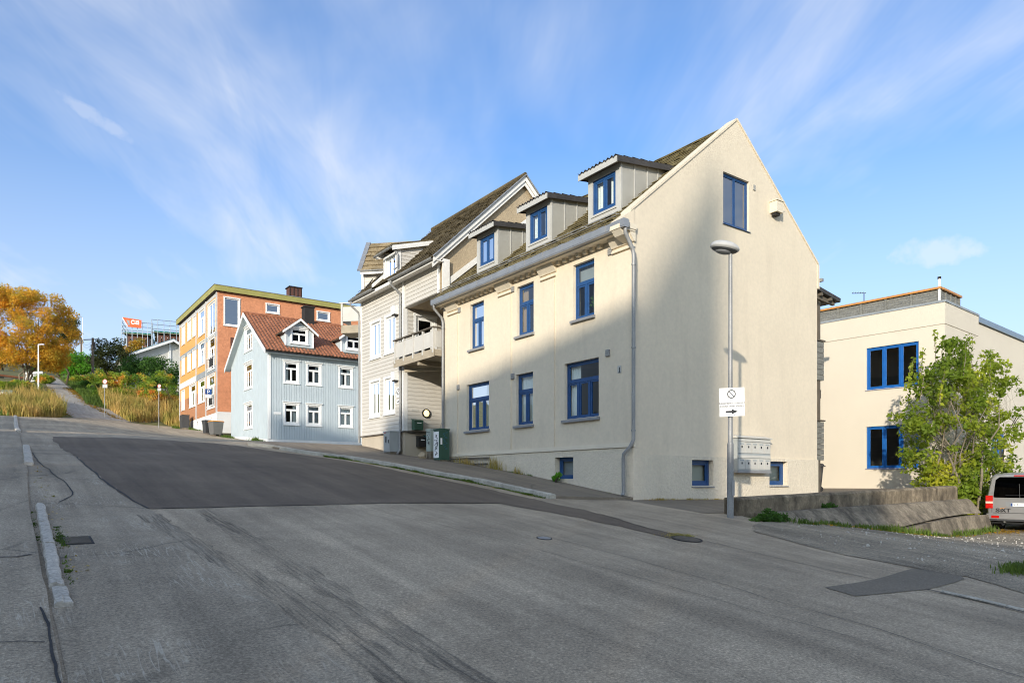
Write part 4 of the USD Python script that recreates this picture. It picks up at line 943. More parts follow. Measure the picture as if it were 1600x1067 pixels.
# corner boards and plinth
for (a, b) in ((YA - .01, YA + .125), (YB - .125, YB + .02), (23.30, 23.45)):
    M().pbox(PF, a, b, .0, .045, 4.12 if a > 24 else 9.25, 10.52).build('corner_board', MT['white_paint'], W)
M().pbox(PR, XW - .045, XW + .13, -.01, .035, 4.12, 9.255).build('corner_board', MT['white_paint'], W)
m = M(); m.pbox(PF, YA - .03, YB + .02, .0, .06, 4.06, 4.115); m.build('drip_board', MT['dark_wood'], W)
m = M(); m.pbox(PR, XW - .06, 17.0, .0, .06, 4.06, 4.115); m.build('drip_board', MT['dark_wood'], W)
M().box(XW + .02, 21.0, YA + .02, YB, 2.4, 4.06).build('plinth', MT['plinth_beige'], W)
WK = dict(rec=.03, fw=.05, sash=.045, mull=.06, casing=(.10, .035, MT['white_gloss']))
cur = ['right', 'left', 'full', 'full']
cms = [MT['curtain'], MT['brown_curtain'], MT['grey_curtain'], MT['green_leaf']]
for (a, b, c, d), k, cm_ in zip(wh, ['right', 'left', 'left', 'left+right'], [MT['grey_curtain'], MT['brown_curtain'], MT['grey_curtain'], MT['green_leaf']]):
    window(W, PF, a, b, c, d, MT['white_gloss'], 2, curtain=k, cmat=cm_, **WK)
window(W, PR, 14.02, 14.92, 7.05, 9.0, MT['white_gloss'], 1, rec=.03, fw=.06, sash=.10, casing=(.11, .035, MT['white_gloss']), name='balcony_door')
for (u, z_) in ((26.88, 9.25), (26.88, 6.46)):
    o = M().pbox(PF, u - .17, u + .17, .035, .24, z_ - .17, z_ + .19).build('vent_hood', MT['white_gloss'], W)
    M().pbox(PF, u - .12, u + .12, .05, .2, z_ - .21, z_ - .171).build('vent_outlet', MT['soot'], o)
# main roof
WR = lambda x: 10.50 + .955 * (x - 13.05)
RW = 17.38
slab(W, [(13.05, 23.0, WR(13.05)), (RW, 23.0, WR(RW)), (RW, 30.75, WR(RW)), (13.05, 30.75, WR(13.05))], .14, MT['dark_moss_tile'])
slab(W, [(21.7, 23.0, WR(13.05)), (RW, 23.0, WR(RW)), (RW, 30.75, WR(RW)), (21.7, 30.75, WR(13.05))], .14, MT['dark_moss_tile'])
sw = math.hypot(1, .955)
tiles(W, (13.0, 23.0, WR(13.0) + .005), (0, 1, 0), (1, 0, .955), 7.75, (RW - 13.0) * sw, MT['dark_moss_tile'], .26, .29, skip=sbox(26.78 - 23, .7, 28.10 - 23, 2.4), lift=.035, seed=9)
M().tube([(RW, 22.98, WR(RW) + .05), (RW, 30.8, WR(RW) + .05)], .09, 8).build('ridge_cap', MT['dark_moss_tile'], W)
gutter(W, (12.98, 22.98, WR(13.0) - .02), (12.98, 26.65, WR(13.0) - .02), (-1, 0, 0))
gutter(W, (12.98, 28.2, WR(13.0) - .02), (12.98, 30.85, WR(13.0) - .02), (-1, 0, 0))
M().box(13.06, 13.10, 23.0, 30.75, WR(13.0) - .16, WR(13.0) - .03).build('eaves_board', MT['white_paint'], W)
M().box(13.11, XW - .03, 23.0, 30.75, WR(13.0) - .10, WR(13.0) - .06).build('soffit', MT['white_paint'], W)
# gable towards the cream house
PGW = Plane((0, 23.2, 0), (1, 0, 0), (0, -1, 0))
wall(W, PGW, [(XW + .02, 8.6), (21.2, 8.6), (21.2, 10.55), (RW, WR(RW) - .22), (XW + .02, 10.55)], [], MT['tan_stucco'], t=.12, label='tan rendered gable above the neighbouring roof')
for sgn in (-1, 1):
    e = 13.02 if sgn < 0 else 2 * RW - 13.02
    for (dz, th, out) in ((-.03, .19, .22), (-.225, .16, .17)):
        M().hexa([(x, y, WR(13.02 if x == e else RW) + dz + k) for x in (e, RW - sgn * -.0) for y in (23.2 - out, 23.2 - out + .035) for k in (-th, 0)]).build('barge_board', MT['white_paint'], W)
    M().hexa([(x, y, WR(13.02 if x == e else RW) + k) for x in (e, RW) for y in (22.92, 23.04) for k in (.0, .05)]).build('verge_flashing', MT['grey_metal'], W)
M().box(XW - .02, XW + .28, 23.04, 23.10, 8.9, 10.5).build('corner_board', MT['white_paint'], W)
M().beam((13.75, 23.12, RS(13.75) + .2), (17.8, 23.12, RS(17.8) + .2), .05, .2).build('flashing', MT['white_paint'], W)
# dormer with sloping roof
PDW = Plane((XW - .03, 0, 0), (0, 1, 0), (-1, 0, 0))
ya, yb = 26.78, 28.10
d = wall(W, PDW, [(ya, 10.2), (yb, 10.2), (yb, 11.86), (ya, 11.86)], [(ya + .2, yb - .2, 10.62, 11.70)], MT['clapboard'], name='dormer', t=.1)
window(W, PDW, ya + .2, yb - .2, 10.62, 11.70, MT['white_gloss'], 2, rec=.03, fw=.05, casing=(.09, .035, MT['white_gloss']), curtain='right')
DT = lambda x: 11.88 + .30 * (x - 13.1)
for y, nn in ((ya, -1), (yb, 1)):
    PS = Plane((0, y, 0), (1, 0, 0), (0, nn, 0))
    xi = (11.88 - .3 * 13.1 - 10.50 + .955 * 13.05) / .655
    tri = Polygon([(XW, WR(XW) - .1), (xi, DT(xi)), (XW, 11.9)])
    M().poly(PS, tri, -.06, 0).build('side_wall', MT['clapboard'], d)
    if nn < 0: boards(W, PS, tri, [], MT['clapboard'], .16, .002, host=d)
    M().pbox(PS, XW - .05, XW + .09, .0, .05, 10.7, 11.84).build('corner_board', MT['white_paint'], d)
    M().hexa([(x, y + nn * q, DT(x) + k) for x in (13.12, xi + .1) for q in (.14, .175) for k in (-.17, .02)]).build('barge_board', MT['white_paint'], d)
M().hexa([(x, y, DT(x) + k) for x in (13.1, xi + .15) for y in (ya - .14, yb + .14) for k in (.022, .10)]).build('roof', MT['dark_moss_tile'], d)
gutter(d, (13.04, ya - .15, 11.82), (13.04, yb + .15, 11.82), (-1, 0, 0), .06)
downpipe(d, [(13.06, ya - .1, 11.86), (13.3, ya - .10, 11.7), (13.38, ya - .10, 11.6), (13.38, ya - .10, 11.05), (13.22, ya - .10, 10.92)], .035)
M().hexa([(x, y, WR(x) + k) for x in (13.0, 14.4) for y in (yb + .1, yb + .3) for k in (.05, .2)]).build('flashing', MT['white_paint'], d)
for yy in (28.8, 29.6): M().beam((13.25, yy, WR(13.25) + .1), (13.6, yy, WR(13.6) + .25), .04, .04).build('snow_hook', MT['soot'], W)
# pipes
downpipe(W, [(12.98, 26.5, 10.4), (12.98, 26.5, 10.2), (13.38, 26.45, 9.9), (13.40, 26.45, 9.7), (13.40, 26.45, 4.2), (13.36, 26.45, 4.0), (13.36, 26.42, 3.3), (13.22, 26.38, 3.16)], .05)
downpipe(W, [(12.98, 30.7, 10.4), (12.98, 30.7, 10.2), (13.36, 30.66, 9.9), (13.40, 30.66, 9.7), (13.40, 30.66, 3.8)], .045)
# recess balcony
BX = 13.14
b = thing('recess_balcony', 'pale panelled balcony in the recess of the clapboard house', 'balcony', (BX, 23.2, 6.7))
M().box(BX, 16.9, 23.12, 26.2, 6.78, 7.02).build('deck', MT['deck_wood'], b)
M().box(BX - .03, BX - .002, 23.1, 26.5, 6.74, 7.04).build('fascia', MT['deck_wood'], b)
M().beam((BX + .3, 26.1, 6.62), (15.6, 23.3, 6.62), .14, .16).build('beam', MT['deck_wood'], b)
M().box(BX + .05, 16.8, 24.4, 24.55, 6.60, 6.775).build('joist', MT['deck_wood'], b)
for k in range(5):
    y = 23.14 + k * .80
    M().box(BX - .045, BX + .035, y, y + .09, 6.9, 7.83).build('post', MT['balcony_panel'], b)
    if k < 4:
        M().box(BX - .02, BX + .005, y + .095, y + .795, 7.12, 7.72).build('panel', MT['balcony_panel'], b)
M().box(BX - .07, BX + .07, 23.1, 26.5, 7.835, 7.885).build('handrail', MT['dark_wood'], b)
M().box(BX + .08, 16.8, 23.1, 23.18, 7.835, 7.885).build('handrail', MT['dark_wood'], b)
M().box(BX + .04, 16.8, 23.12, 23.15, 7.12, 7.72).build('panel', MT['balcony_panel'], b)
# wing standing askew behind
WO = np.array([14.68, 33.21, 0]); wu = np.array([.70, -.713, 0]) / math.hypot(.70, .713); wn = np.array([-wu[1], wu[0], 0]) * -1
if wn @ np.array([-.588, -.81, 0]) < 0: wn = -wn
PWg = Plane(WO, wu, wn)
wg = thing('rear_wing', 'clapboard rear wing with brown slate roof turned towards the viewer', 'house wing', WO + [0, 0, 4.0])
wall(wg, PWg, [(0, 3.8), (6, 3.8), (6, 12.7), (0, 12.7)], [], MT['clapboard'], t=.2)
boards(wg, PWg, [(.12, 10.8), (3.0, 10.8), (3.0, 12.6), (.12, 12.6)], [], MT['clapboard'], .19, .001)
M().pbox(PWg, -.02, .11, .0, .05, 3.9, 12.6).build('corner_board', MT['white_paint'], wg)
M().hexa([PWg(u, w_, z_) for u in (0, .2) for w_ in (-7, -.21) for z_ in (3.8, 12.7)]).build('wall', MT['clapboard'], wg)
eo, ro = PWg(.02, .28, 12.62), PWg(-.22, -1.6, 14.62)
slab(wg, [eo, eo + wu * 6.3, ro + wu * 6.3, ro], .1, MT['brown_slate'])
tiles(wg, eo + [0, 0, .01], wu, ro - eo, 6.3, np.linalg.norm(ro - eo), MT['brown_slate'], .55, .44, lift=.05, seed=12, joined=False, name='slate', jit=.015)
M().beam(eo - wu * .06 + [0, 0, .04], ro - wu * .06 + [0, 0, .08], .07, .24, up=wu).build('verge_flashing', MT['grey_metal'], wg)
M().beam(eo + wn * .03 - [0, 0, .10], eo + wn * .03 + wu * 6.3 - [0, 0, .10], .04, .16).build('eaves_board', MT['white_paint'], wg)
gutter(wg, eo + wn * .1, eo + wn * .1 + wu * 6.3, wn, .06)
b = thing('corner_balcony', 'pale boxed balcony sticking out left behind the clapboard house', 'balcony', PWg(-1.2, 0, 9.6))
M().pbox(PWg, -1.14, 1.2, -1.2, .0, 9.58, 9.98).build('deck', MT['deck_wood'], b)
M().pbox(PWg, -1.04, .9, -.04, .0, 10.18, 10.92).build('panel', MT['balcony_panel'], b)
M().pbox(PWg, -1.14, -1.10, -1.2, -.10, 10.18, 10.92).build('panel', MT['balcony_panel'], b)
for u in (-1.15, .3): M().pbox(PWg, u, u + .10, -.09, .02, 9.985, 11.08).build('post', MT['balcony_panel'], b)
M().pbox(PWg, -1.2, .9, -.10, .05, 11.085, 11.13).build('handrail', MT['grey_metal'], b)

# things on and before the recess wall
def mailbox(name, x, y, z, w, h, d, mat, label, tilt=0.0):
    t = thing(name, label, 'mailbox', (x, y, z))
    M().add(*(lambda v: (v, BOXF))([(a, b_, c) for a in (0, w) for b_ in (-d, 0) for c in (0, h if b_ == 0 else h * .86)])).build('body', mat, t, local=True)
    M().hexa([(a, b_, c) for a in (-.02, w + .02) for b_, cc in ((-d - .03, h * .84), (.0, h + .0)) for c in (cc + .004, cc + .03)]).build('lid', mat, t, local=True)
    M().box(w * .3, w * .8, -d - .012, -d - .001, h * .62, h * .70).build('name_plate', MT['sign_white'], t, local=True)
    return t
mailbox('mailbox', 13.80, 26.20, 4.16, .40, .44, .26, MT['green_plastic'], 'green mailbox on the recessed clapboard wall below the round lamp')
mailbox('mailbox', 14.03, 26.23, 3.46, .36, .44, .22, MT['black_plastic'], 'black mailbox low on the rendered plinth')
mailbox('mailbox', 14.40, 26.23, 3.60, .38, .34, .20, MT['teal_plastic'], 'teal mailbox low on the plinth right of the black one')
t = thing('wall_lamp', 'round lit wall lamp with black ring in the recess', 'lamp', (14.49, 26.2, 4.90))
ry = trimesh.transformations.rotation_matrix(math.pi / 2, [1, 0, 0])
c = trimesh.creation.annulus(.145, .19, .09, transform=ry); M().mesh(c).build('ring', MT['black_plastic'], t, local=True)
c = trimesh.creation.icosphere(3, .15); c.apply_scale([1, .4, 1]); M().mesh(c).build('lens', MT['lamp_lens'], t, local=True, smooth=True)
m = M(); m.pbox(PR, 13.82, 14.12, .03, .045, 4.96, 5.04); m.build('name_board', MT['balcony_panel'], None, label='small faded name board on the recessed clapboard wall', cat='sign')
t = thing('no_parking_sign', 'small white no parking sign on the clapboard corner', 'sign', (XW, 26.6, 5.3))
M().pbox(PF, 26.55, 26.87, .045, .06, 5.55, 5.98).build('board', MT['sign_white'], t)
c = trimesh.creation.annulus(.105, .135, .004, transform=None); v = np.array(c.vertices); M().add(PF(26.71 + v[:, 0], .063 + v[:, 2], 5.79 + v[:, 1]), c.faces).build('ring', MT['ink'], t)
M().hexa([PF(26.71 - s_ * .08 + q, .062 + e, 5.79 + s_ * .08 + q) for s_ in (-1, 1) for e in (0, .003) for q in (-.012, .012)]).build('slash', MT['ink'], t)
t = thing('direction_sign', 'small white sign with a dark arrow below the no parking sign', 'sign', (XW, 26.6, 5.3))
M().pbox(PF, 26.55, 26.86, .045, .06, 5.28, 5.47).build('board', MT['sign_white'], t)
M().add(PF(np.array([26.80, 26.68, 26.68, 26.60, 26.68, 26.68, 26.80]), .063, np.array([5.35, 5.35, 5.33, 5.385, 5.43, 5.40, 5.39])), [[0, 1, 5], [0, 5, 6], [2, 3, 4]]).build('arrow', MT['ink'], t)

def cabinet(name, x, y, rot, w, d, h, mat, label, cap=True, foot=.1, door2=None, dm=None):
    z = float(ground(x, y)) + .05
    t = thing(name, label, 'utility cabinet', (x, y, z), rot)
    M().box(-w / 2 + .02, w / 2 - .02, -d / 2 + .02, d / 2 - .02, -.1, foot).build('base', MT['concrete_pale'], t, local=True)
    M().box(-w / 2, w / 2, -d / 2, d / 2, foot, h).build('body', mat, t, local=True)
    M().hexa([(a, b_, c) for a in (-w / 2 - .02, w / 2 + .02) for b_ in (-d / 2 - .02, d / 2 + .02) for c in (h + .002, h + .05)]).build('lid', dm or mat, t, local=True)
    dr = M().box(-w / 2 + .03, w / 2 - .03, -d / 2 - .015, -d / 2 - .001, foot + .05, h - .04).build('door', door2 or mat, t, local=True)
    M().box(w / 2 - .10, w / 2 - .07, -d / 2 - .04, -d / 2 - .0155, h * .5, h * .5 + .14).build('handle', MT['dark_plastic'], dr, local=True)
    return t
# rotz 90 turns the local -y door side towards +x; use -90 so the door looks at the street (-x)
t = cabinet('utility_cabinet', 13.12, 26.75, -90, .60, .40, .92, MT['cabinet_grey'], 'grey cabinet with stickers before the clapboard plinth')
M().hexa([(a + c * .07, -.227, c) for a in (-.12, -.03) for _ in (0, 1) for c in (.5, .75)]).build('sticker', MT['ink'], t, local=True)
M().box(-.16, -.08, -.229, -.226, .88, .93).build('sticker', MT['red_sign'], t, local=True)
t = cabinet('utility_cabinet', 13.22, 23.45, -90, .34, .30, 1.12, MT['cabinet_pale'], 'pale green cabinet with scribbles beside the left downpipe', foot=.32)
m = M(); r = np.random.default_rng(5)
for k in range(26):
    y, zz = r.uniform(-.12, .12), r.uniform(.62, 1.08); a = r.uniform(0, 6.28)
    m.beam((y, -.17, zz), (y + .05 * math.cos(a), -.17, zz + .05 * math.sin(a)), .006, .014)
m.build('graffiti', MT['ink'], t, local=True)
t = cabinet('utility_cabinet', 13.05, 22.42, -90, .42, .42, 1.16, MT['green_plastic'], 'dark green cabinet with white and blue graffiti by the cream house', foot=.06)
M().box(-.19, .19, -.232, -.226, .14, 1.10).build('poster', MT['sign_white'], t, local=True)
m = M(); r = np.random.default_rng(8); pp = [(float(r.uniform(-.13, .13)), -.236, .25 + k * .03 + float(r.normal(0, .03))) for k in range(26)]
for k, (a, b_) in enumerate(zip(pp[:-1], pp[1:])):
    if k % 4 != 3: m.beam(a, b_, .006, float(r.uniform(.012, .05)))
m.build('graffiti', MT['ink'], t, local=True)
m = M(); pp = [(.214, .02 + .11 * math.sin(k * .95) * math.cos(k * .31), .45 + k * .02) for k in range(34)]
for a, b_ in zip(pp[:-1], pp[1:]): m.beam(a, b_, .006, .022, up=(1, 0, 0))
m.build('graffiti', MT['graffiti_blue'], t, local=True)
M().box(.2105, .216, -.17, -.10, .62, .86).build('sticker', MT['sign_white'], t, local=True)
t = thing('marker_post', 'yellow marker pipe with white tip behind the pale cabinet', 'marker post', (15.1, 26.05, 2.9))
M().tube([(0, 0, 0), (0, 0, 1.2)], .05, 10).build('pipe', MT['yellow_plastic'], t, local=True)
M().tube([(0, 0, 1.202), (0, 0, 1.36)], .045, 10).build('tip', MT['sign_white'], t, local=True)
M().tube([(0, 0, 1.362), (0, 0, 1.52)], .012, 6).build('pin', MT['grey_metal'], t, local=True)
m = M(); c = trimesh.creation.icosphere(2, .16); v = c.vertices * [1, .8, .9]; v += (meshkit.noise(v * 12)[:, None] - .5) * .12 * c.vertices / .16
m.add(v + [12.86, 23.55, float(ground(12.86, 23.55)) + .17], c.faces).build('paper_bag', MT['tan_stucco'], label='crumpled pale bag lying under the pale cabinet', cat='bag')
M().tube([(13.6, 26.18, 4.05), (14.2, 26.18, 4.0), (14.9, 26.18, 3.9), (15.1, 26.18, 3.6), (15.4, 26.16, 3.3)], .012, 6).build('cable', MT['black_plastic'], label='dark cable sagging along the plinth in the recess', cat='cable')

# ------------------------------------------------------------------ the pale blue house
B = thing('blue_house', 'pale blue boarded house with red tiled roof and white trim', 'house', (14.05, 46.7, 4.4))
PB = Plane((0, 46.7, 0), (1, 0, 0), (0, -1, 0))
PL = Plane((14.05, 0, 0), (0, 1, 0), (-1, 0, 0))
XR, YBk, YRD = 24.6, 56.2, 51.4
bw = [(15.1, 15.96, 8.70, 9.98), (16.65, 17.52, 8.70, 9.98), (18.95, 19.82, 8.70, 9.98), (20.7, 21.57, 8.70, 9.98), (15.1, 15.96, 5.92, 7.2), (16.65, 17.52, 5.92, 7.2), (18.95, 19.82, 5.92, 7.2), (20.7, 21.57, 5.92, 7.2)]
gw = [(50.55, 52.4, 11.42, 13.0), (50.55, 52.4, 8.72, 10.4), (50.55, 52.4, 5.88, 7.52)]
gp = Polygon([(46.951, 4.80), (YBk, 5.0), (YBk, 10.8), (YRD, 13.82), (46.951, 10.85)])
fp = Polygon([(14.05, 4.80), (XR, 4.80), (XR, 10.75), (14.05, 10.75)])
wall(B, PB, fp, bw, MT['blue_board'], t=.25)
wall(B, PL, gp, gw, MT['blue_board'], t=.25)
boards(B, PB, fp, [(a - .05, b + .05, c - .05, d + .05) for a, b, c, d in bw], MT['blue_board'], .17, .001, vertical=True, joined=True, gap=.035, name='vertical_boarding')
boards(B, PL, gp, [(a - .05, b + .05, c - .05, d + .05) for a, b, c, d in gw], MT['blue_board'], .17, .001, vertical=True, joined=True, gap=.035, name='vertical_boarding')
M().box(14.3, XR, YBk - .2, YBk, 4.8, 10.7).build('wall', MT['blue_board'], B); M().box(XR - .2, XR, 46.96, YBk - .21, 4.8, 10.7).build('wall', MT['blue_board'], B)
bz = [(15.05, 15.78, 4.30, 4.60), (16.5, 17.45, 4.24, 4.60), (18.8, 19.75, 4.22, 4.58)]
wall(B, PB, [(14.0, 3.9), (XR, 3.6), (XR, 4.795), (14.0, 4.795)], bz, MT['white_render'], name='plinth', t=.3, out=.02)
wall(B, PL, [(46.981, 3.9), (YBk, 4.8), (YBk, 5.45), (52.4, 5.25), (46.981, 4.80)], [], MT['white_render'], name='plinth', t=.3, out=.03)
for zf in (5.0, 7.75, 10.5): M().box(14.31, XR - .21, 46.96, YBk - .21, zf, zf + .15).build('floor', MT['room'], B)
M().box(14.31, XR - .21, 50.2, 50.3, 5.16, 10.4).build('inner_wall', MT['room'], B)
BK = dict(rec=.02, fw=.05, sash=.04, mull=.05, casing=(.11, .035, MT['white_gloss']), hood=True)
for i, (a, b_, c, d) in enumerate(bw): window(B, PB, a, b_, c, d, MT['white_gloss'], 2, .30, curtain=['left', 'right', 'left+right', 'left', 'right', 'full', 'full', 'left'][i], cmat=MT['grey_curtain'] if i in (1, 5) else MT['curtain'], **BK)
for (a, b_, c, d) in gw: window(B, PL, a, b_, c, d, MT['white_gloss'], 3, .30, curtain='left+right', **BK)
for (a, b_, c, d) in bz: window(B, PB, a, b_, c, d, MT['white_gloss'], 2, rec=.08, fw=.04, sash=.02)
for P2, u in ((PB, 14.05), (PL, 46.7)): M().pbox(P2, u - .05, u + .11, .02, .055, 4.82, 10.7).build('corner_board', MT['white_gloss'], B)
M().pbox(PB, 14.35, 14.85, .03, .045, 6.46, 6.62).build('street_sign', MT['sign_white'], B)
M().pbox(PL, 52.75, 52.85, .021, .05, 5.4, 12.6).build('cover_board', MT['blue_board'], B)
BR = lambda y: 10.66 + .645 * (y - 46.25) if y <= YRD else 10.66 + .645 * (2 * YRD - 46.25 - y)
XE = 13.66
slab(B, [(XE, 46.25, BR(46.25)), (XR + .3, 46.25, BR(46.25)), (XR + .3, YRD, BR(YRD)), (XE, YRD, BR(YRD))], .16, MT['dark_wood'])
slab(B, [(XE, 2 * YRD - 46.25, BR(46.25)), (XR + .3, 2 * YRD - 46.25, BR(46.25)), (XR + .3, YRD, BR(YRD)), (XE, YRD, BR(YRD))], .16, MT['dark_wood'])
sb = math.hypot(1, .645)
DB = [(15.25, 17.15), (19.2, 21.1)]
skb = shapely.union_all([Polygon([(a - XE, .75), (b_ - XE, .75), (b_ - XE, 1.9), ((a + b_) / 2 - XE, 3.6), (a - XE, 1.9)]) for a, b_ in DB])
tiles(B, (XE, 46.18, BR(46.18) + .01), (1, 0, 0), (0, 1, .645), XR + .3 - XE, (YRD - 46.18) * sb, MT['red_tile'], .255, .36, skip=skb, wave=True, lift=.035, seed=21)
for k in range(31):
    M().tube([(XE + k * .36, YRD, BR(YRD) + .02), (XE + k * .36 + .35, YRD, BR(YRD) + .035)], .11, 8).build('ridge_tile', MT['red_tile'], B)
for y0, y1 in ((46.15, YRD), (2 * YRD - 46.15, YRD)):
    M().hexa([(x, y, BR(y if y0 < YRD else y) + k) for x in (XE - .04, XE - .002) for y in (y0, y1) for k in (-.24, .04)]).build('barge_board', MT['white_gloss'], B)
    M().hexa([(x, y, BR(y) + k) for x in (XE, 14.04) for y in (y0 + (.1 if y0 < YRD else -.1), y1) for k in (-.20, -.165)]).build('verge_soffit', MT['blue_board'], B)
gutter(B, (XE, 46.12, BR(46.12) - .03), (XR + .3, 46.12, BR(46.12) - .03), (0, -1, 0), .07, MT['soot'])
M().box(XE, XR, 46.28, 46.68, 10.46, 10.50).build('eaves_soffit', MT['blue_board'], B)
for a, b_ in DB:
    yf = 47.05
    PDb = Plane((0, yf, 0), (1, 0, 0), (0, -1, 0)); c_ = (a + b_) / 2
    zr, ze = 13.02, 12.28
    d = wall(B, PDb, [(a, BR(yf) - .05), (b_, BR(yf) - .05), (b_, ze), (c_, zr - .10), (a, ze)], [(c_ - .52, c_ + .52, 11.48, 12.38)], MT['blue_board'], name='dormer', t=.1)
    window(B, PDb, c_ - .52, c_ + .52, 11.48, 12.38, MT['white_gloss'], 2, .36, rec=.02, fw=.05, sash=.035, casing=(.10, .04, MT['white_gloss']), hood=True)
    for sx, xx in ((-1, a), (1, b_)):
        ye = 46.25 + (ze - 10.66) / .645
        Ps = Plane((xx, 0, 0), (0, 1, 0), (sx, 0, 0))
        M().poly(Ps, Polygon([(yf, BR(yf) - .05), (ye, ze), (yf, ze)]), -.06, 0).build('side_wall', MT['blue_board'], d)
        M().pbox(PDb, xx - .06, xx + .06, .0, .04, BR(yf) + .02, ze - .02).build('corner_board', MT['white_gloss'], d)
        yr = 46.25 + (zr - 10.66) / .645
        ex = xx + sx * .28; ez = ze - .28 * (zr - ze) / (c_ - a)
        slab(d, [(c_, yf - .3, zr), (ex, yf - .3, ez), (ex, 46.25 + (ez - 10.66) / .645, ez), (c_, yr, zr)], .06, MT['dark_wood'], name='dormer_roof')
        sv = np.array([c_ - ex, 0, zr - ez]); Ln = np.linalg.norm(sv)
        tiles(d, (ex, yf - .3, ez + .02), (0, 1, 0), sv, yr - yf + .3, Ln, MT['red_tile'], .25, .33, wave=True, lift=.03, seed=30, keep=Polygon([(-.1, -.1), (46.25 + (ez - 10.66) / .645 - yf + .3, 0), (yr - yf + .3, Ln + .1), (-.1, Ln + .1)]))
        M().hexa([(x, yf - .3 + q, z_ + k) for x, z_ in ((ex, ez), (c_, zr)) for q in (-.035, -.002) for k in (-.12, .05)]).build('barge_board', MT['white_gloss'], d)
t_ = M().box(18.0, 18.72, 51.05, 51.75, 13.4, 15.0).build('chimney', MT['soot'], B)
M().box(17.94, 18.78, 50.99, 51.81, 15.005, 15.1).build('cap', MT['soot'], t_)

# ------------------------------------------------------------------ the orange block
O = thing('orange_block', 'three storey orange and terracotta block with olive roof edge', 'apartment block', (14.0, 60.3, 6.0))
PO = Plane((0, 60.3, 0), (1, 0, 0), (0, -1, 0)); PLo = Plane((14.0, 0, 0), (0, 1, 0), (-1, 0, 0))
fo = [(14.55, 15.68, 14.92, 17.12), (17.95, 18.95, 16.45, 17.1), (22.4, 23.45, 16.4, 17.08)]
wall(O, PO, [(14.0, 7.72), (30, 7.72), (30, 17.56), (14.0, 17.56)], fo, MT['terracotta'], t=.3, label='terracotta rendered end wall')
ow = [(72.95, 74.4, 15.36, 17.12, 2), (70.25, 71.7, 15.36, 17.12, 2), (68.22, 69.5, 15.36, 17.12, 2), (64.75, 67.15, 14.95, 17.12, 3), (61.0, 63.5, 14.3, 17.0, 2),
      (73.1, 74.4, 12.42, 14.1, 2), (70.45, 71.7, 12.42, 14.1, 2), (68.32, 69.7, 12.42, 14.1, 2), (64.75, 67.1, 12.3, 14.3, 3), (61.1, 63.5, 11.42, 14.1, 3),
      (73.1, 74.5, 9.0, 10.85, 2), (68.45, 71.0, 8.95, 10.95, 3), (64.7, 67.15, 9.0, 10.95, 3), (61.2, 63.75, 8.2, 10.95, 3)]
wall(O, PLo, [(60.6, 7.65), (75.5, 7.65), (75.5, 17.56), (60.6, 17.56)], [w_[:4] for w_ in ow], MT['orange_panel'], t=.3, label='orange panelled street wall')
M().box(14.3, 30, 75.2, 75.5, 6, 17.5).build('wall', MT['orange_panel'], O); M().box(29.7, 30, 60.61, 75.19, 6, 17.5).build('wall', MT['terracotta'], O)
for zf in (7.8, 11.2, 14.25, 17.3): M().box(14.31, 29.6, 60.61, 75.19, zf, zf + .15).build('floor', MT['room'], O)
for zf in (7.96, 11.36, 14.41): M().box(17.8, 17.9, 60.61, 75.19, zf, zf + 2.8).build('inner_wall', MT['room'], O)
# brown boarded ground floor and orange panels, as pieces
colsY = [60.45, 64.2, 68.0, 75.4]
for a, b_ in zip(colsY[:-1], colsY[1:]):
    hs = [(w_[0] - .06, w_[1] + .06, w_[2] - .06, w_[3] + .06) for w_ in ow]
    def pan(z0, z1, mat, nm, w=.025):
        g = sbox(a + .12, z0, b_ - .12, z1)
        for (p, q, r_, s_) in hs: g = g.difference(sbox(p, r_, q, s_))
        m = M().poly(PLo, g, .002, w)
        if m.v: m.build(nm, mat, O)
    pan(7.68, 9.9, MT['brown_panel'], 'boarding'); pan(9.905, 11.05, MT['orange_panel'], 'facade_panel')
    pan(11.60, 13.93, MT['orange_panel'], 'facade_panel'); pan(14.36, 17.2, MT['orange_panel'], 'facade_panel')
    pan(13.935, 14.355, MT['band_grey'], 'band', .045)
    if a < 68: pan(11.055, 11.595, MT['band_grey'], 'band', .045)
    pan(17.21, 17.55, MT['column_grey'], 'band', .03)
for y in colsY: M().pbox(PLo, y - .11, y + .11, .002, .09, 7.55, 17.5).build('column', MT['column_grey'], O)
M().pbox(PLo, 68.15, 75.25, .003, .08, 11.06, 11.595).build('name_board', MT['sign_white'], O)
for i, (a, b_, c, d, n) in enumerate(ow):
    window(O, PLo, a, b_, c, d, MT['white_gloss'], n, .32 if n == 3 else None, rec=.02, fw=.07, sash=.06, mull=.08, casing=(.06, .05, MT['white_gloss']), curtain=['full', 'left', None, 'left', None][i % 5])
WG = dict(fw=.05, sash=.03, casing=(.09, .05, MT['white_gloss']))
window(O, PO, 14.55, 15.68, 14.92, 17.12, MT['white_gloss'], 1, rec=.04, glass=MT['mirror_glass'], **WG)
for (a, b_, c, d) in fo[1:]: window(O, PO, a, b_, c, d, MT['white_gloss'], 1, rec=.04, glass=MT['mirror_glass'], **WG)
wall(O, PO, [(13.95, 5.2), (30, 5.2), (30, 7.715), (13.95, 7.715)], [], MT['white_render'], name='plinth', t=.35, out=.03)
wall(O, PLo, [(60.621, 5.2), (75.5, 6.2), (75.5, 7.6), (60.621, 7.66)], [(62, 62.8, 6.9, 7.4), (65.3, 66.1, 6.9, 7.4), (67.3, 67.9, 7, 7.4)], MT['white_render'], name='plinth', t=.35, out=.03)
for a, b_ in ((62, 62.8), (65.3, 66.1)): window(O, PLo, a, b_, 6.9, 7.4, MT['white_gloss'], 1, rec=.08, fw=.04, sash=.02)
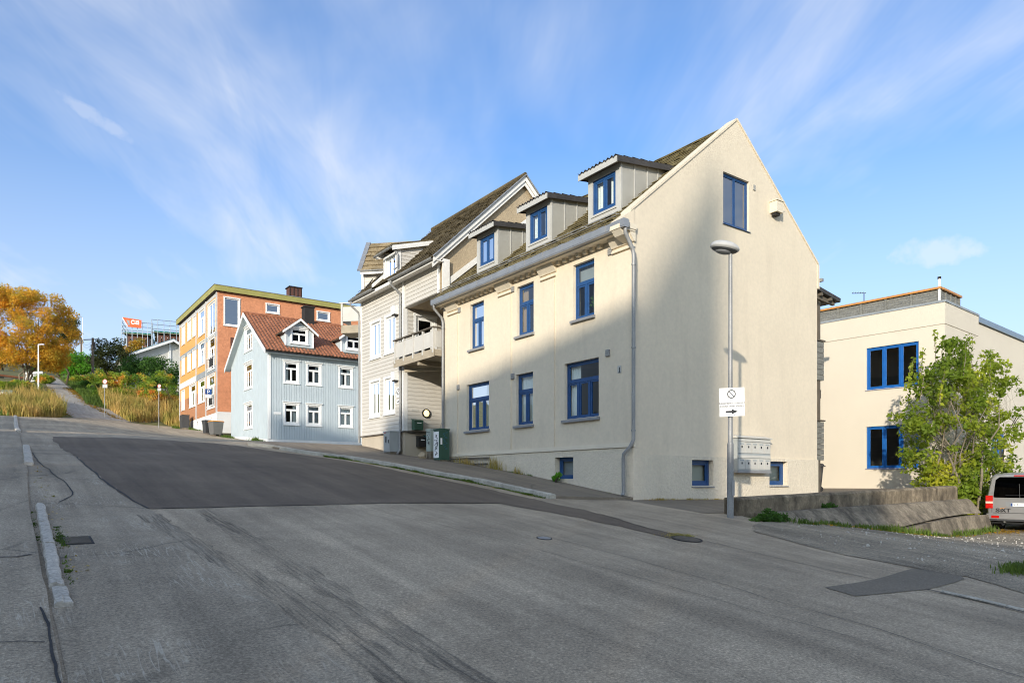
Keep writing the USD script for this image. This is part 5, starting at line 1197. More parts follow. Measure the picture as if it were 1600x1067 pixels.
m = M(); m.box(13.7, 30.3, 60.0, 60.03, 17.56, 18.0); m.box(13.7, 13.73, 60.031, 75.8, 17.56, 18.0); m.build('fascia', MT['olive'], O)
M().box(13.731, 30.3, 60.031, 75.8, 17.565, 17.95).build('roof', MT['soot'], O)
m = M(); m.box(13.66, 30.3, 59.96, 60.06, 18.003, 18.04); m.box(13.66, 13.76, 60.061, 75.8, 18.003, 18.04); m.build('roof_edge', MT['grey_metal'], O)
ch = M().box(20.5, 21.55, 62.0, 63.0, 17.96, 19.35).build('chimney', MT['brick_brown'], O)
for x in (20.5, 20.85, 21.2, 21.55): M().box(x - .03, x + .03, 61.96, 61.999, 17.96, 19.3).build('rib', MT['soot'], ch)
M().box(20.42, 21.63, 61.92, 63.08, 19.36, 19.45).build('cap', MT['soot'], ch)
for (a, b_, z0) in ((61.1, 63.6, 11.45), (61.2, 63.8, 8.25)):
    rl = M(); rl.pbox(PLo, a, b_, .10, .14, z0 + .95, z0 + 1.0); rl.pbox(PLo, a, b_, .10, .14, z0 + .1, z0 + .14)
    ro_ = rl.build('balcony_rail', MT['white_gloss'], O)
    for k in range(9): M().pbox(PLo, a + k * (b_ - a) / 8.05, a + k * (b_ - a) / 8.05 + .02, .11, .13, z0 + .141, z0 + .949).build('baluster', MT['dark_plastic'], ro_)
    M().pbox(PLo, a + .9, a + 1.7, .0, .09, z0 + .2, z0 + .85).build('rail_box', MT['black_plastic'], ro_)
M().pbox(PO, 15.0, 15.35, .001, .03, 13.0, 13.9).build('vent', MT['brick_brown'], O)
t = thing('parking_sign', 'blue parking sign with white P on the orange block', 'sign', (13.6, 62, 9.5))
PPk = Plane((0, 62.0, 0), (1, 0, 0), (0, -1, 0))
M().pbox(PPk, 13.42, 13.93, -.03, .0, 9.27, 9.72).build('board', MT['sign_blue'], t)
M().text(PPk, 'P', 13.675, .002, 9.36, .26, bold=True).build('letter', MT['sign_white'], t)
M().pbox(PPk, 13.42, 13.93, -.03, .0, 8.98, 9.22).build('lower_board', MT['sign_white'], t)
for z_ in (9.6, 9.3): M().beam((13.9, 62.05, z_), (14.02, 62.05, z_), .03, .03).build('bracket', MT['grey_metal'], t)

# ------------------------------------------------------------------ the white block on the right
ang = math.radians(3.6)
Ru, Lu = np.array([math.cos(ang), math.sin(ang), 0]), np.array([-math.sin(ang), math.cos(ang), 0])
Q0 = np.array([29.42, 12.0, 0])
PRL = Plane(Q0, Lu, -Ru); PRR = Plane(Q0, Ru, -Lu)
V = thing('white_block', 'pale rendered block with bright blue windows and timber roof terrace', 'building', Q0 + [0, 0, .5])
vh = [(.93, 2.95, 5.83, 7.58), (.93, 2.95, 2.54, 4.29)]
rel = 8.10
wall(V, PRL, [(.0, .3), (12, .3), (12, rel), (.0, rel)], vh, MT['pale_wall'], t=.3)
wall(V, PRL, [(-.02, rel + .012), (12, rel + .012), (12, 8.94), (-.02, 8.94)], [], MT['pale_wall'], t=.32, out=.02, name='parapet')
wall(V, PRR, [(.3, .2), (3.74, .2), (3.74, rel), (.3, rel)], [], MT['pale_wall'], t=.3)
wall(V, PRR, [(.3, rel + .012), (3.74, rel + .012), (3.74, 8.94), (.3, 8.94)], [], MT['pale_wall'], t=.32, out=.02, name='parapet')
wall(V, PRR, [(3.745, .2), (17, .2), (17, 8.70), (3.745, 8.70)], [(5.6, 7.6, 2.54, 4.2)], MT['pale_wall'], t=.3, out=-.06)
window(V, PRR, 5.6, 7.6, 2.54, 4.2, MT['bright_blue'], 3, rec=.14, fw=.06)
for (a, b_, c, d) in vh: window(V, PRL, a, b_, c, d, MT['bright_blue'], 3, rec=.06, fw=.06, sash=.06, mull=.05, sill=(.04, .05, .03, MT['bright_blue']), curtain='left' if c < 4 else None, cmat=MT['beige_curtain'], glass=MT['block_glass'])
M().hexa([PRL(u, w_, z_) for u in (12.0, 12.3) for w_ in (-16, -.01) for z_ in (.3, 8.9)]).build('wall', MT['pale_wall'], V)
for zf in (1.7, 4.95, 8.2): M().hexa([PRL(u, w_, z_) for u in (.35, 11.95) for w_ in (-16, -.32) for z_ in (zf, zf + .2)]).build('floor', MT['room'], V)
M().hexa([PRL(u, w_, z_) for u in (.35, 11.9) for w_ in (-4.1, -4.0) for z_ in (1.91, 8.19)]).build('inner_wall', MT['room'], V)
m = M(); m.pbox(PRL, -.06, 12, -.34, .05, 8.945, 9.03); m.pbox(PRR, .30, 3.76, -.34, .05, 8.945, 9.03); m.build('roof_edge', MT['band_grey'], V)
M().pbox(PRR, 3.77, 17, -.4, .03, 8.72, 8.95).build('roof_edge', MT['zinc'], V)
M().hexa([PRL(u, w_, z_) for u in (.3, 11.95) for w_ in (-3.6, -.36) for z_ in (8.72, 8.93)]).build('roof', MT['soot'], V)
M().hexa([PRL(u, w_, z_) for u in (.3, 11.95) for w_ in (-16, -3.75) for z_ in (8.5, 8.70)]).build('roof', MT['soot'], V)
tr = thing('terrace_railing', 'grey plank terrace railing with orange timber cap on the white block', 'railing', Q0 + [0, 0, 9.0])
pk = 0
for P2, u0, u1, n in ((PRL, .26, 9.2, 9), (PRR, .36, 2.45, 4)):
    st_ = (u1 - u0) / n
    for k in range(n):
        a = u0 + k * st_
        M().pbox(P2, a, a + .09, -.34, -.25, 9.03, 9.55).build('post', MT['weathered_plank'], tr)
        for q in range(5):
            M().pbox(P2, a + .095, a + st_ - .005, -.315, -.285, 9.05 + q * .098, 9.14 + q * .098).build('plank', MT['weathered_plank'], tr)
    M().pbox(P2, u1 - .1, u1, -.34, -.25, 9.03, 9.55).build('post', MT['weathered_plank'], tr)
    M().pbox(P2, u0 - (.06 if P2 is PRL else -.10), u1 + .05, -.40, -.19, 9.555, 9.635).build('cap_rail', MT['orange_wood'], tr)
t = thing('vent_pipe', 'thin white vent pipe at the corner of the roof terrace', 'pipe', Q0 + [.25, .3, 9.0])
M().tube([(0, 0, 0), (0, 0, .95)], .045, 8).build('pipe', MT['white_gloss'], t, local=True); M().tube([(0, 0, .952), (0, 0, 1.03)], .07, 8).build('cap', MT['soot'], t, local=True)
t = thing('tv_antenna', 'small roof antenna standing behind the terrace railing', 'antenna', at(1350, 485, 36))
M().tube([(0, 0, -1.0), (0, 0, .9)], .025, 6).build('mast', MT['dark_plastic'], t, local=True); M().beam((-.42, .4, .9), (.1, -.05, .9), .03, .03).build('boom', MT['dark_plastic'], t, local=True)
for k in range(5): M().beam((-.4 + k * .1 - .08, .38 - k * .08 - .08, .93), (-.4 + k * .1 + .08, .38 - k * .08 + .08, .93), .015, .015).build('element', MT['dark_plastic'], t, local=True)
t = thing('vent_stub', 'short dark roof pipe at the right end of the terrace', 'pipe', PRR(2.0, -.9, 8.9))
M().tube([(0, 0, 0), (0, 0, .95)], .06, 8).build('pipe', MT['soot'], t, local=True)

# ------------------------------------------------------------------ street lamp and its sign
lx, ly = 13.26, 9.86
lz = float(ground(lx, ly))
t = thing('street_lamp', 'tall galvanised street lamp with flat oval head before the gable', 'street lamp', (lx, ly, lz))
M().tube([(0, 0, -.1), (0, 0, 1.65), (0, 0, 1.70)], [.074, .072, .058], 16).build('lower_pole', MT['galv'], t, smooth=40, local=True)
M().tube([(0, 0, 1.702), (0, 0, 6.0)], [.054, .042], 16).build('upper_pole', MT['galv'], t, smooth=40, local=True)
M().box(-.045, .045, -.085, -.07, .5, .85).build('hatch', MT['grey_metal'], t, local=True)
hv = np.array([-.62, .25, 0]); hv /= np.linalg.norm(hv); side = np.array([-hv[1], hv[0], 0])
hc = np.array([0, 0, 6.08]) + hv * .14
s_ = trimesh.creation.icosphere(4, 1.0); v = s_.vertices.copy()
top = np.where(v[:, 2] > 0, v[:, 2] * .15, v[:, 2] * .09)
vv = hc + v[:, :1] * .35 * hv + v[:, 1:2] * .22 * side + top[:, None] * np.array([0, 0, 1.0]) + (v[:, :1] * .04) * np.array([0, 0, 1.0])
M().add(vv, s_.faces).build('lamp_head', MT['lamp_paint'], t, smooth=60, local=True)
v2 = v[v[:, 2] <= 0.02] if False else v
lens = hc + v[:, :1] * .315 * hv + v[:, 1:2] * .19 * side + (np.where(v[:, 2] > 0, v[:, 2] * .01, v[:, 2] * .095) - .022)[:, None] * np.array([0, 0, 1.0]) + (v[:, :1] * .034) * np.array([0, 0, 1.0])
M().add(lens, s_.faces).build('underside', MT['dark_plastic'], t, smooth=True, local=True)
lens = hc + hv * .03 + v[:, :1] * .20 * hv + v[:, 1:2] * .13 * side + (np.where(v[:, 2] > 0, v[:, 2] * .01, v[:, 2] * .06) - .075)[:, None] * np.array([0, 0, 1.0]) + (v[:, :1] * .02) * np.array([0, 0, 1.0])
M().add(lens, s_.faces).build('lens', MT['grey_sill'], t, smooth=True, local=True)
M().tube([(0, 0, 5.98), (0, 0, 6.04)], [.055, .075], 14).build('collar', MT['galv'], t, local=True)
t = thing('parking_notice', 'white no parking notice with black arrow fixed to the street lamp', 'sign', (lx, ly, lz + 2.3))
ca = np.array([-.54, -.84, 0]); ca /= np.linalg.norm(ca); cu = np.array([-ca[1], ca[0], 0])
tiltm = math.radians(3.0)
class TPlane(Plane):
    def __call__(s, u, w, z):
        u, w, z = np.broadcast_arrays(np.asarray(u, float), w, z)
        a, b = u * math.cos(tiltm) - z * math.sin(tiltm) * .4, u * math.sin(tiltm) + z
        return s.o + a[..., None] * s.u + w[..., None] * s.n + b[..., None] * np.array([0, 0, 1.0])
PN = TPlane(np.array([lx, ly, lz + 2.60]) + ca * .10, cu, ca)
M().pbox(PN, -.29, .29, -.006, .0, -.32, .32).build('board', MT['sign_white'], t)
c = trimesh.creation.annulus(.078, .098, .004); v = np.array(c.vertices); M().add(PN(-.01 + v[:, 0], .004 + v[:, 2], .18 + v[:, 1]), c.faces).build('ring', MT['ink'], t)
M().hexa([PN(-.01 + s_ * .057 + q, .002 + e, .18 - s_ * .057 + q) for s_ in (-1, 1) for e in (0, .003) for q in (-.005, .005)]).build('slash', MT['ink'], t)
M().text(PN, 'PARKERING FORBUDT', 0, .001, -.045, .036, stretch=1.12).build('lettering', MT['ink'], t)
M().text(PN, 'FORAN INNKJØRSEL', 0, .001, -.11, .036, stretch=1.12).build('lettering', MT['ink'], t)
M().add(PN(np.array([-.15, -.01, -.01, .13, -.01, -.01, -.15]), .003, np.array([-.235, -.235, -.272, -.215, -.158, -.195, -.195])), [[0, 1, 5], [0, 5, 6], [2, 3, 4]]).build('arrow', MT['ink'], t)
for (u, z_) in ((-.05, .295), (.05, .295), (-.05, -.295), (.05, -.295)): M().pbox(PN, u - .006, u + .006, .001, .006, z_ - .006, z_ + .006).build('screw', MT['ink'], t)
for z_ in (.22, -.22): M().tube([(lx, ly, lz + 2.60 + z_ - .02), (lx, ly, lz + 2.60 + z_ + .02)], .075, 12).build('clamp', MT['galv'], t)

# ------------------------------------------------------------------ low concrete walls
def slab_wall(name, label, sect, x0, x1, n, mat, slope=0.0, seed=0, yshift=0.0):
    """a wall of cast lengths: sect(x) gives the (y, z) outline at x"""
    t = thing(name, label, 'retaining wall', (x0, 10, .8))
    xs_ = np.linspace(x0, x1, n + 1)
    for k in range(n):
        xa, xb = xs_[k] + .006, xs_[k + 1] - .006
        q = np.linspace(xa, xb, 6)
        L_ = [np.array(sect(x)) for x in q]
        mm = len(L_[0])
        v = np.array([np.column_stack([np.full(mm, x), s[:, 0], s[:, 1]]) for x, s in zip(q, L_)])
        j = (meshkit.fbm(v.reshape(-1, 3) * 1.5, 3, seed + k) - .5).reshape(6, mm) * .05
        v[:, :, 2] += j * .6; v[:, :, 1] += j * .5
        i_, j_ = np.meshgrid(np.arange(5), np.arange(mm), indexing='ij')
        f = np.stack([i_ * mm + j_, (i_ + 1) * mm + j_, (i_ + 1) * mm + (j_ + 1) % mm, i_ * mm + (j_ + 1) % mm], -1).reshape(-1, 4)
        kk = np.arange(1, mm - 1)
        f = np.vstack([f[:, [0, 1, 2]], f[:, [0, 2, 3]], np.stack([0 * kk, kk, kk + 1], 1), np.stack([0 * kk, kk + 1, kk], 1) + 5 * mm])
        M().add(v.reshape(-1, 3), f).build('cast_length', mat, t, smooth=30)
    return t
slab_wall('concrete_wall', 'dark stained upper concrete wall in front of the gable', lambda x: [(10.05, .4), (10.05, 1.56 + .02 * (x - 13.7)), (10.10, 1.61 + .02 * (x - 13.7)), (10.40, 1.62 + .02 * (x - 13.7)), (10.42, .4)], 13.75, 25.6, 4, MT['concrete'], seed=1)
slab_wall('concrete_wall', 'leaning lower concrete slab with a long dark crack beneath it', lambda x: [(9.15 + .33 * sstep(17, 25, x), .62 + .35 * sstep(16.2, 25.4, x)), (9.80, 1.22 + .015 * (x - 14.5)), (9.90, 1.26 + .015 * (x - 14.5)), (10.04, 1.26 + .013 * (x - 14.5)), (10.04, .55 + .35 * sstep(16.2, 25.4, x))], 14.4, 25.95, 9, MT['concrete_pale'], seed=5)
slab_wall('concrete_wall', 'lowest concrete footing under the leaning slab', lambda x: [(9.02 + .1 * sstep(17, 25, x), .1), (9.12 + .22 * sstep(17, 25, x), .57 + .35 * sstep(16.2, 25.4, x)), (10.0, .54 + .34 * sstep(16.2, 25.4, x)), (10.0, .1)], 15.6, 26.1, 5, MT['concrete_pale'], seed=9)

# ------------------------------------------------------------------ wheelie bins
def bin_(name, label, loc, rot, body, lid, w=.58, d=.7, h=1.02, four=False, group=None):
    t = thing(name, label, 'wheelie bin', loc, rot, group)
    k = .80
    c = [(a * (k if z_ == 0.12 else 1), b_ * (k if z_ == 0.12 else 1), z_) for a in (-w / 2, w / 2) for b_ in (-d / 2, d / 2) for z_ in (.12, h - .08)]
    M().hexa(c).build('body', body, t, local=True)
    M().box(-w / 2 - .025, w / 2 + .025, -d / 2 - .025, d / 2 + .03, h - .078, h - .03).build('rim', body, t, local=True)
    M().hexa([(a * f, b_ * f, z_) for a in (-w / 2 - .03, w / 2 + .03) for b_ in (-d / 2 - .04, d / 2 + .03) for z_, f in ((h - .028, 1), (h + .04, .9))]).build('lid', lid, t, local=True)
    M().tube([(-w * .35, d / 2 + .08, h - .06), (w * .35, d / 2 + .08, h - .06)], .018, 6).build('handle', body, t, local=True)
    for sx in (-1, 1):
        c = trimesh.creation.cylinder(.10, .05, sections=14, transform=trimesh.transformations.rotation_matrix(math.pi / 2, [0, 1, 0])); c.apply_translation([sx * w * .42, d * .36, .10])
        M().mesh(c).build('wheel', MT['rubber'], t, local=True)
    return t
def gz(x, y): return (x, y, float(ground(x, y)))
bin_('wheelie_bin', 'dark grey wheelie bin at the right end of the cream gable', gz(24.55, 14.6), 200, MT['dark_plastic'], MT['dark_plastic'])
bin_('wheelie_bin', 'dark bin standing left of the orange lidded bin', gz(12.75, 57.9), -80, MT['dark_plastic'], MT['black_plastic'], .62, .72, 1.08)
bin_('wheelie_bin', 'large grey bin with orange lid before the white plinth', gz(13.05, 56.75), -80, MT['grey_plastic'], MT['orange_plastic'], .95, .80, 1.12)
t = cabinet('utility_cabinet', 13.3, 69.6, -90, 1.1, .6, 1.2, MT['dark_plastic'], 'dark cabinet against the street wall of the orange block', foot=.05)
bin_('wheelie_bin', 'low dark bin beside the corner of the blue house', gz(13.6, 58.6), -80, MT['black_plastic'], MT['dark_plastic'], .5, .5, .95)

# ------------------------------------------------------------------ the silver van, nose away from the viewer
vx, vy = 26.70, 8.64
vz = float(ground(vx + 1.2, vy)) + .02
t = thing('silver_van', 'silver rental van parked in front of the bush, seen from behind', 'van', (vx, vy, vz), 3.0)
st = [  # x, half width low, half width belt, half width roof, z floor, z belt, z roof
    (0.00, .86, .90, .74, .42, 1.08, 1.80), (0.06, .93, .95, .80, .36, 1.10, 1.87), (0.30, .95, .965, .83, .30, 1.12, 1.91), (1.2, .955, .97, .85, .28, 1.13, 1.93), (3.2, .955, .97, .85, .28, 1.13, 1.92), (3.7, .955, .965, .80, .28, 1.12, 1.84), (4.35, .95, .95, .70, .28, 1.08, 1.22), (4.85, .90, .88, .60, .32, .90, 1.02), (4.98, .80, .78, .5, .40, .72, .80)]
ring = []
for (x, a, b_, c, z0, z1, z2) in st:
    half = [(a * .9, z0), (a, z0 + .08), (a + .012, (z0 + z1) / 2), (b_, z1), (c + (b_ - c) * .45, z1 + (z2 - z1) * .58), (c + .02, z2 - .09), (c - .08, z2 - .015), (c * .5, z2 + .015)]
    pts = [(x, -p, q) for p, q in half] + [(x, p, q) for p, q in half[::-1]]
    ring.append(pts)
ring = np.array(ring); n_, mm = ring.shape[:2]
i_, j_ = np.meshgrid(np.arange(n_ - 1), np.arange(mm), indexing='ij')
f = np.stack([i_ * mm + j_, i_ * mm + (j_ + 1) % mm, (i_ + 1) * mm + (j_ + 1) % mm, (i_ + 1) * mm + j_], -1).reshape(-1, 4)
kk = np.arange(1, mm - 1)
f = np.vstack([f[:, [0, 1, 2]], f[:, [0, 2, 3]], np.stack([0 * kk, kk + 1, kk], 1), np.stack([0 * kk, kk, kk + 1], 1) + (n_ - 1) * mm])
M().add(ring.reshape(-1, 3), f).build('body', MT['van_paint'], t, smooth=40, local=True)
def rear(y, z_, w_=0.0):        # a point on the tailgate, w_ outward; the tail leans a little
    y, z_ = np.broadcast_arrays(np.asarray(y, float), np.asarray(z_, float))
    return np.stack([-.002 - w_ + 0 * z_, y, z_], -1)
def rear_panel(name, pts, w0, w1, mat, parent=None, smooth=False):
    g = Polygon(pts); m = M()
    mesh = trimesh.creation.extrude_polygon(g, 1.0, engine='earcut'); v = mesh.vertices
    return m.add(np.stack([-(w0 + (w1 - w0) * v[:, 2]), v[:, 0], v[:, 1]], -1), mesh.faces).build(name, mat, parent or t, local=True)
rp = Polygon([(-.70, 1.14), (.70, 1.14), (.64, 1.66), (.55, 1.74), (-.55, 1.74), (-.64, 1.66)]).buffer(.04)
rear_panel('rear_window', rp.exterior.coords, .008, .016, MT['car_glass'])
rear_panel('window_backing', rp.buffer(-.03).exterior.coords, .001, .004, MT['black_plastic'])
M().tube([rear(.0, 1.10, .03), rear(.02, 1.55, .03)], .009, 5).build('wiper', MT['black_plastic'], t, local=True)
M().tube([rear(-.55, 1.19, .025), rear(.4, 1.19, .025)], .008, 5).build('wiper_blade', MT['black_plastic'], t, local=True)
for sy in (-1, 1):
    tl = M()
    for (z0, z1, mt_) in ((.74, .895, 'tail_red'), (.90, .965, 'tail_pale'), (.97, 1.16, 'tail_red')):
        tl = M().hexa([(x, sy * y, z_) for x in (-.022, .16) for y in (.76, .965) for z_ in (z0, z1)])
        tl.build('tail_light', MT[mt_], t, local=True)
rear_panel('bumper', [(-.90, .34), (.90, .34), (.93, .56), (-.93, .56)], .005, .06, MT['van_paint'])
rear_panel('bumper_trim', [(-.88, .33), (.88, .33), (.88, .395), (-.88, .395)], .061, .075, MT['dark_plastic'])
rear_panel('door_seam', [(-.76, .585), (.76, .585), (.76, .60), (-.76, .60)], .003, .012, MT['dark_plastic'])
for y in (-.79, .79): rear_panel('door_gap', [(y - .006, .60), (y + .006, .60), (y + .006, 1.10), (y - .006, 1.10)], .001, .006, MT['dark_plastic'])
rear_panel('plate_recess', [(-.40, .80), (.40, .80), (.40, .96), (-.40, .96)], .001, .006, MT['grey_metal'])
pl_ = rear_panel('number_plate', [(-.26, .815), (.26, .815), (.26, .925), (-.26, .925)], .008, .018, MT['sign_white'])
# the tail faces -x, so its left as seen is +y
rear_panel('plate_badge', [(.205, .82), (.255, .82), (.255, .92), (.205, .92)], .0185, .021, MT['sign_blue'], pl_)
PT = Plane((0, 0, 0), (0, 1, 0), (-1, 0, 0))
M().text(PT, 'Y T', .11, .019, .835, .07, flip=True).build('plate_lettering', MT['ink'], pl_, local=True)
M().text(PT, 'S', .62, -.005, .625, .115, flip=True, bold=True, stretch=1.25, depth=.03).build('lettering', MT['ink'], t, local=True)
M().text(PT, 'ı', .525, -.002, .625, .115, flip=True, bold=True, stretch=1.25, depth=.025).build('lettering', MT['ink'], t, local=True)
M().text(PT, 'XT', .39, .004, .625, .115, flip=True, bold=True, stretch=1.25, depth=.02).build('lettering', MT['ink'], t, local=True)
rear_panel('swoosh', [(.56, .725), (.47, .735), (.36, .80), (.45, .755), (.54, .75)], .006, .02, MT['brand_orange'])
for y in (.68, -.68): rear_panel('reflector', [(y - .11, .42), (y + .11, .42), (y + .11, .50), (y - .11, .50)], .061, .07, MT['tail_red'])
rear_panel('brake_light', [(-.16, 1.80), (.16, 1.80), (.16, 1.835), (-.16, 1.835)], .004, .03, MT['tail_red'])
M().tube([(-.05, .42, .30), (.2, .42, .30)], .03, 8).build('exhaust', MT['steel'], t, local=True)
M().box(.05, 4.7, -.82, .82, .24, .30).build('underbody', MT['black_plastic'], t, local=True)
for (x, y) in ((.95, .86), (.95, -.86), (4.0, .86), (4.0, -.86)):
    c = trimesh.creation.cylinder(.335, .21, sections=28, transform=trimesh.transformations.rotation_matrix(math.pi / 2, [1, 0, 0])); c.apply_translation([x, y * .99, .335])
    wo = M().mesh(c).build('wheel', MT['rubber'], t, smooth=40, local=True)
    c = trimesh.creation.cylinder(.22, .225, sections=20, transform=trimesh.transformations.rotation_matrix(math.pi / 2, [1, 0, 0])); c.apply_translation([x, y * .99, .335])
    M().mesh(c).build('rim', MT['grey_metal'], wo, local=True)
for sy in (-1, 1):
    for (x0, x1) in ((.4, 1.5), (1.6, 2.75), (2.85, 3.75)):
        q = 0 if x1 < 3 else .25
        M().hexa([(x, sy * (y + e), z_) for x, sh_ in ((x0, 0), (x1, q)) for e in (.004, .012) for y, z_ in ((.965, 1.17), (.875 - (0.02 if sh_ else 0), 1.66 - sh_))]).build('side_window', MT['car_glass'], t, local=True)
    M().box(4.78, 4.9, sy * .55 - .22, sy * .55 + .22, .66, .84).build('headlight', MT['sign_white'], t, local=True)
    M().box(3.55, 3.72, sy * 1.05 - .09, sy * 1.05 + .09, 1.14, 1.32).build('mirror', MT['black_plastic'], t, local=True)
M().hexa([(x, y, z_) for x, z_, in ((3.76, 1.78), (4.30, 1.22)) for y in (-.68, .68) for z_ in (z_, z_ + .02)]).build('windscreen', MT['car_glass'], t, local=True)

# ------------------------------------------------------------------ foliage helpers
def leaves(centres, n, radius, size, seed=0, flat=0.0):
    """n leaf quads scattered through clumps; centres (k, 3), radius scalar or (k,)"""
    r = np.random.default_rng(seed)
    centres = np.asarray(centres, float); radius = np.broadcast_to(radius, (len(centres),))
    k = r.choice(len(centres), n, p=radius ** 2 / (radius ** 2).sum())
    d = r.normal(0, 1, (n, 3)); d /= np.linalg.norm(d, axis=1, keepdims=True)
    c = centres[k] + d * (radius[k] * r.uniform(.15, 1, n) ** .5)[:, None] * [1, 1, .8]
    a = r.normal(0, 1, (n, 3)); a[:, 2] -= flat; a /= np.linalg.norm(a, axis=1, keepdims=True)
    b = np.cross(a, r.normal(0, 1, (n, 3))); b /= np.linalg.norm(b, axis=1, keepdims=True)
    s = size * r.uniform(.45, 1.5, n)[:, None]
    v = np.stack([c - a * s * .5, c + b * s * .27, c + a * s * .5, c - b * s * .27], 1).reshape(-1, 3)
    i = np.arange(n)[:, None] * 4
    return v, np.vstack([np.hstack([i, i + 1, i + 2]), np.hstack([i, i + 2, i + 3])])

def limb(m, a, b, r0, r1, seed, bend=.12, sides=7):
    r = np.random.default_rng(seed)
    t_ = np.linspace(0, 1, 6)[:, None]
    p = a * (1 - t_) + b * t_
    L_ = np.linalg.norm(b - a)
    p[1:-1] += r.normal(0, bend * L_ * .35, (4, 3)) * [1, 1, .4]
    m.tube(p, np.linspace(r0, r1, 6), sides)

def tree(name, label, base, crown_c, crown_r, nclump, clump_r, nleaf, leaf, mat, bark, stems=1, spread=.3, trunk_r=.15, seed=0, group=None, shape=None, cat='tree', twigs=True, lean=(0, 0)):
    r = np.random.default_rng(seed)
    base, crown_c, crown_r = (np.asarray(q, float) for q in (base, crown_c, crown_r))
    t = thing(name, label, cat, base, group=group)
    d = r.normal(0, 1, (nclump * 4, 3)); d /= np.linalg.norm(d, axis=1, keepdims=True)
    q = d * r.uniform(.25, 1, (nclump * 4, 1)) ** .45
    q = q[q[:, 2] > -.85][:nclump]
    c = crown_c + q * crown_r
    if shape: c = shape(c, r)
    crad = clump_r * r.uniform(.6, 1.35, len(c))
    tm = M()
    tops = []
    for k in range(stems):
        a = base + [r.normal(0, .14 * stems ** .5), r.normal(0, .14 * stems ** .5), -.1] if stems > 1 else base - [0, 0, .1]
        e = crown_c + np.array([r.normal(0, spread), r.normal(0, spread), .2]) * crown_r
        limb(tm, a, e, trunk_r * r.uniform(.7, 1.1), trunk_r * .25, seed * 50 + k, .10, 9)
        tops.append((a, e))
    if twigs:
        for j, cc in enumerate(c):
            a, e = tops[j % stems]
            f_ = np.clip((cc[2] - base[2]) / (e[2] - base[2] + 1e-6) * .75, .25, .92)
            limb(tm, a * (1 - f_) + e * f_, cc, trunk_r * .28 * (1.1 - f_), trunk_r * .05, seed * 90 + j, .08, 5)
    tm.build('trunk', bark, t, smooth=True)
    m = M(); m.add(*leaves(c, nleaf, crad, leaf, seed)); m.build('crown', mat, t)
    return t

def bush(name, label, centre, rad, nclump, clump_r, nleaf, leaf, mat, seed=0, cat='bush', group=None):
    r = np.random.default_rng(seed)
    c0 = np.asarray(centre, float)
    b = np.array([c0[0], c0[1], float(ground(c0[0], c0[1]))])
    t = thing(name, label, cat, b, group=group)
    d = r.normal(0, 1, (nclump, 3)); d /= np.linalg.norm(d, axis=1, keepdims=True)
    c = c0 + d * r.uniform(.2, 1, (nclump, 1)) ** .5 * np.asarray(rad)
    m = M()
    for k in range(7): limb(m, b + r.normal(0, .1, 3) * [1, 1, 0], c[k % len(c)], .035, .01, seed * 31 + k, .1, 5)
    m.build('stems', MT['dark_bark'], t)
    m = M(); m.add(*leaves(c, nleaf, clump_r, leaf, seed)); m.build('foliage', mat, t)
    return t

def blades(pts, h, w=.012, bend=.5, seed=0, segs=2):
    r = np.random.default_rng(seed); n = len(pts)
    pts = np.asarray(pts, float); z = ground(pts[:, 0], pts[:, 1]) if pts.shape[1] == 2 else pts[:, 2]
    b = np.column_stack([pts[:, 0], pts[:, 1], z])
    a = r.uniform(0, 2 * math.pi, n); d = np.column_stack([np.cos(a), np.sin(a), 0 * a]); s = np.column_stack([-np.sin(a), np.cos(a), 0 * a])
    hh = (h * r.uniform(.5, 1.25, n) * np.clip(2.1 * meshkit.fbm(np.column_stack([pts[:, :2] * .9, 0 * a]), 3, seed) - .1, .35, 1.6))[:, None]; bd = (bend * r.uniform(.2, 1.2, n))[:, None]
    mid = b + [0, 0, 1] * hh * .55 + d * hh * bd * .25; tip = b + [0, 0, 1] * hh * (1 - .25 * bd) + d * hh * bd * .8
    ww = w * r.uniform(.6, 1.3, n)[:, None]
    v = np.stack([b - s * ww, b + s * ww, mid - s * ww * .8, mid + s * ww * .8, tip], 1).reshape(-1, 3)
    i = np.arange(n)[:, None] * 5
    return v, np.vstack([np.hstack([i, i + 1, i + 3]), np.hstack([i, i + 3, i + 2]), np.hstack([i + 2, i + 3, i + 4])])

# the shrubby tree on the right --------------------------------------------
def rowan_shape(c, r):
    f = np.clip((c[:, 2] - .8) / 6.6, 0, 1)
    k = np.where(f < .5, .85 + .45 * f, 1.07 - .55 * (f - .5) / .5) * (.8 + .45 * meshkit.noise(c * .9, 4))
    c = c.copy(); ctr = np.array([27.3, 10.95])
    c[:, :2] = ctr + (c[:, :2] - ctr) * k[:, None]
    return c
T1 = tree('rowan_tree', 'many stemmed green and yellow tree between low wall and van', (27.0, 10.85, .5), (27.35, 10.9, 4.0), (2.55, 1.3, 3.3), 190, .28, 11000, .14, MT['mixed_leaf'], MT['bark'], stems=9, spread=.42, trunk_r=.055, seed=3, shape=rowan_shape)
tree('rowan_tree', 'second green and yellow tree running off the right picture edge', (29.9, 10.9, .5), (30.0, 10.7, 3.9), (1.6, 1.0, 3.1), 90, .28, 5200, .14, MT['mixed_leaf'], MT['bark'], stems=6, spread=.4, trunk_r=.05, seed=8)
m = M(); r = np.random.default_rng(14)
cs = np.column_stack([r.uniform(25.9, 28.2, 34), 10.6 + r.normal(0, .3, 34), r.uniform(1.0, 2.9, 34)])
for k in range(10): limb(m, np.array([27.0, 10.85, .6]), cs[k], .03, .01, 300 + k, .08, 5)
m.build('low_branches', MT['bark'], T1)
m = M(); m.add(*leaves(cs, 3600, .36, .15, 15)); m.build('low_leaves', MT['yellow_leaf'], T1)
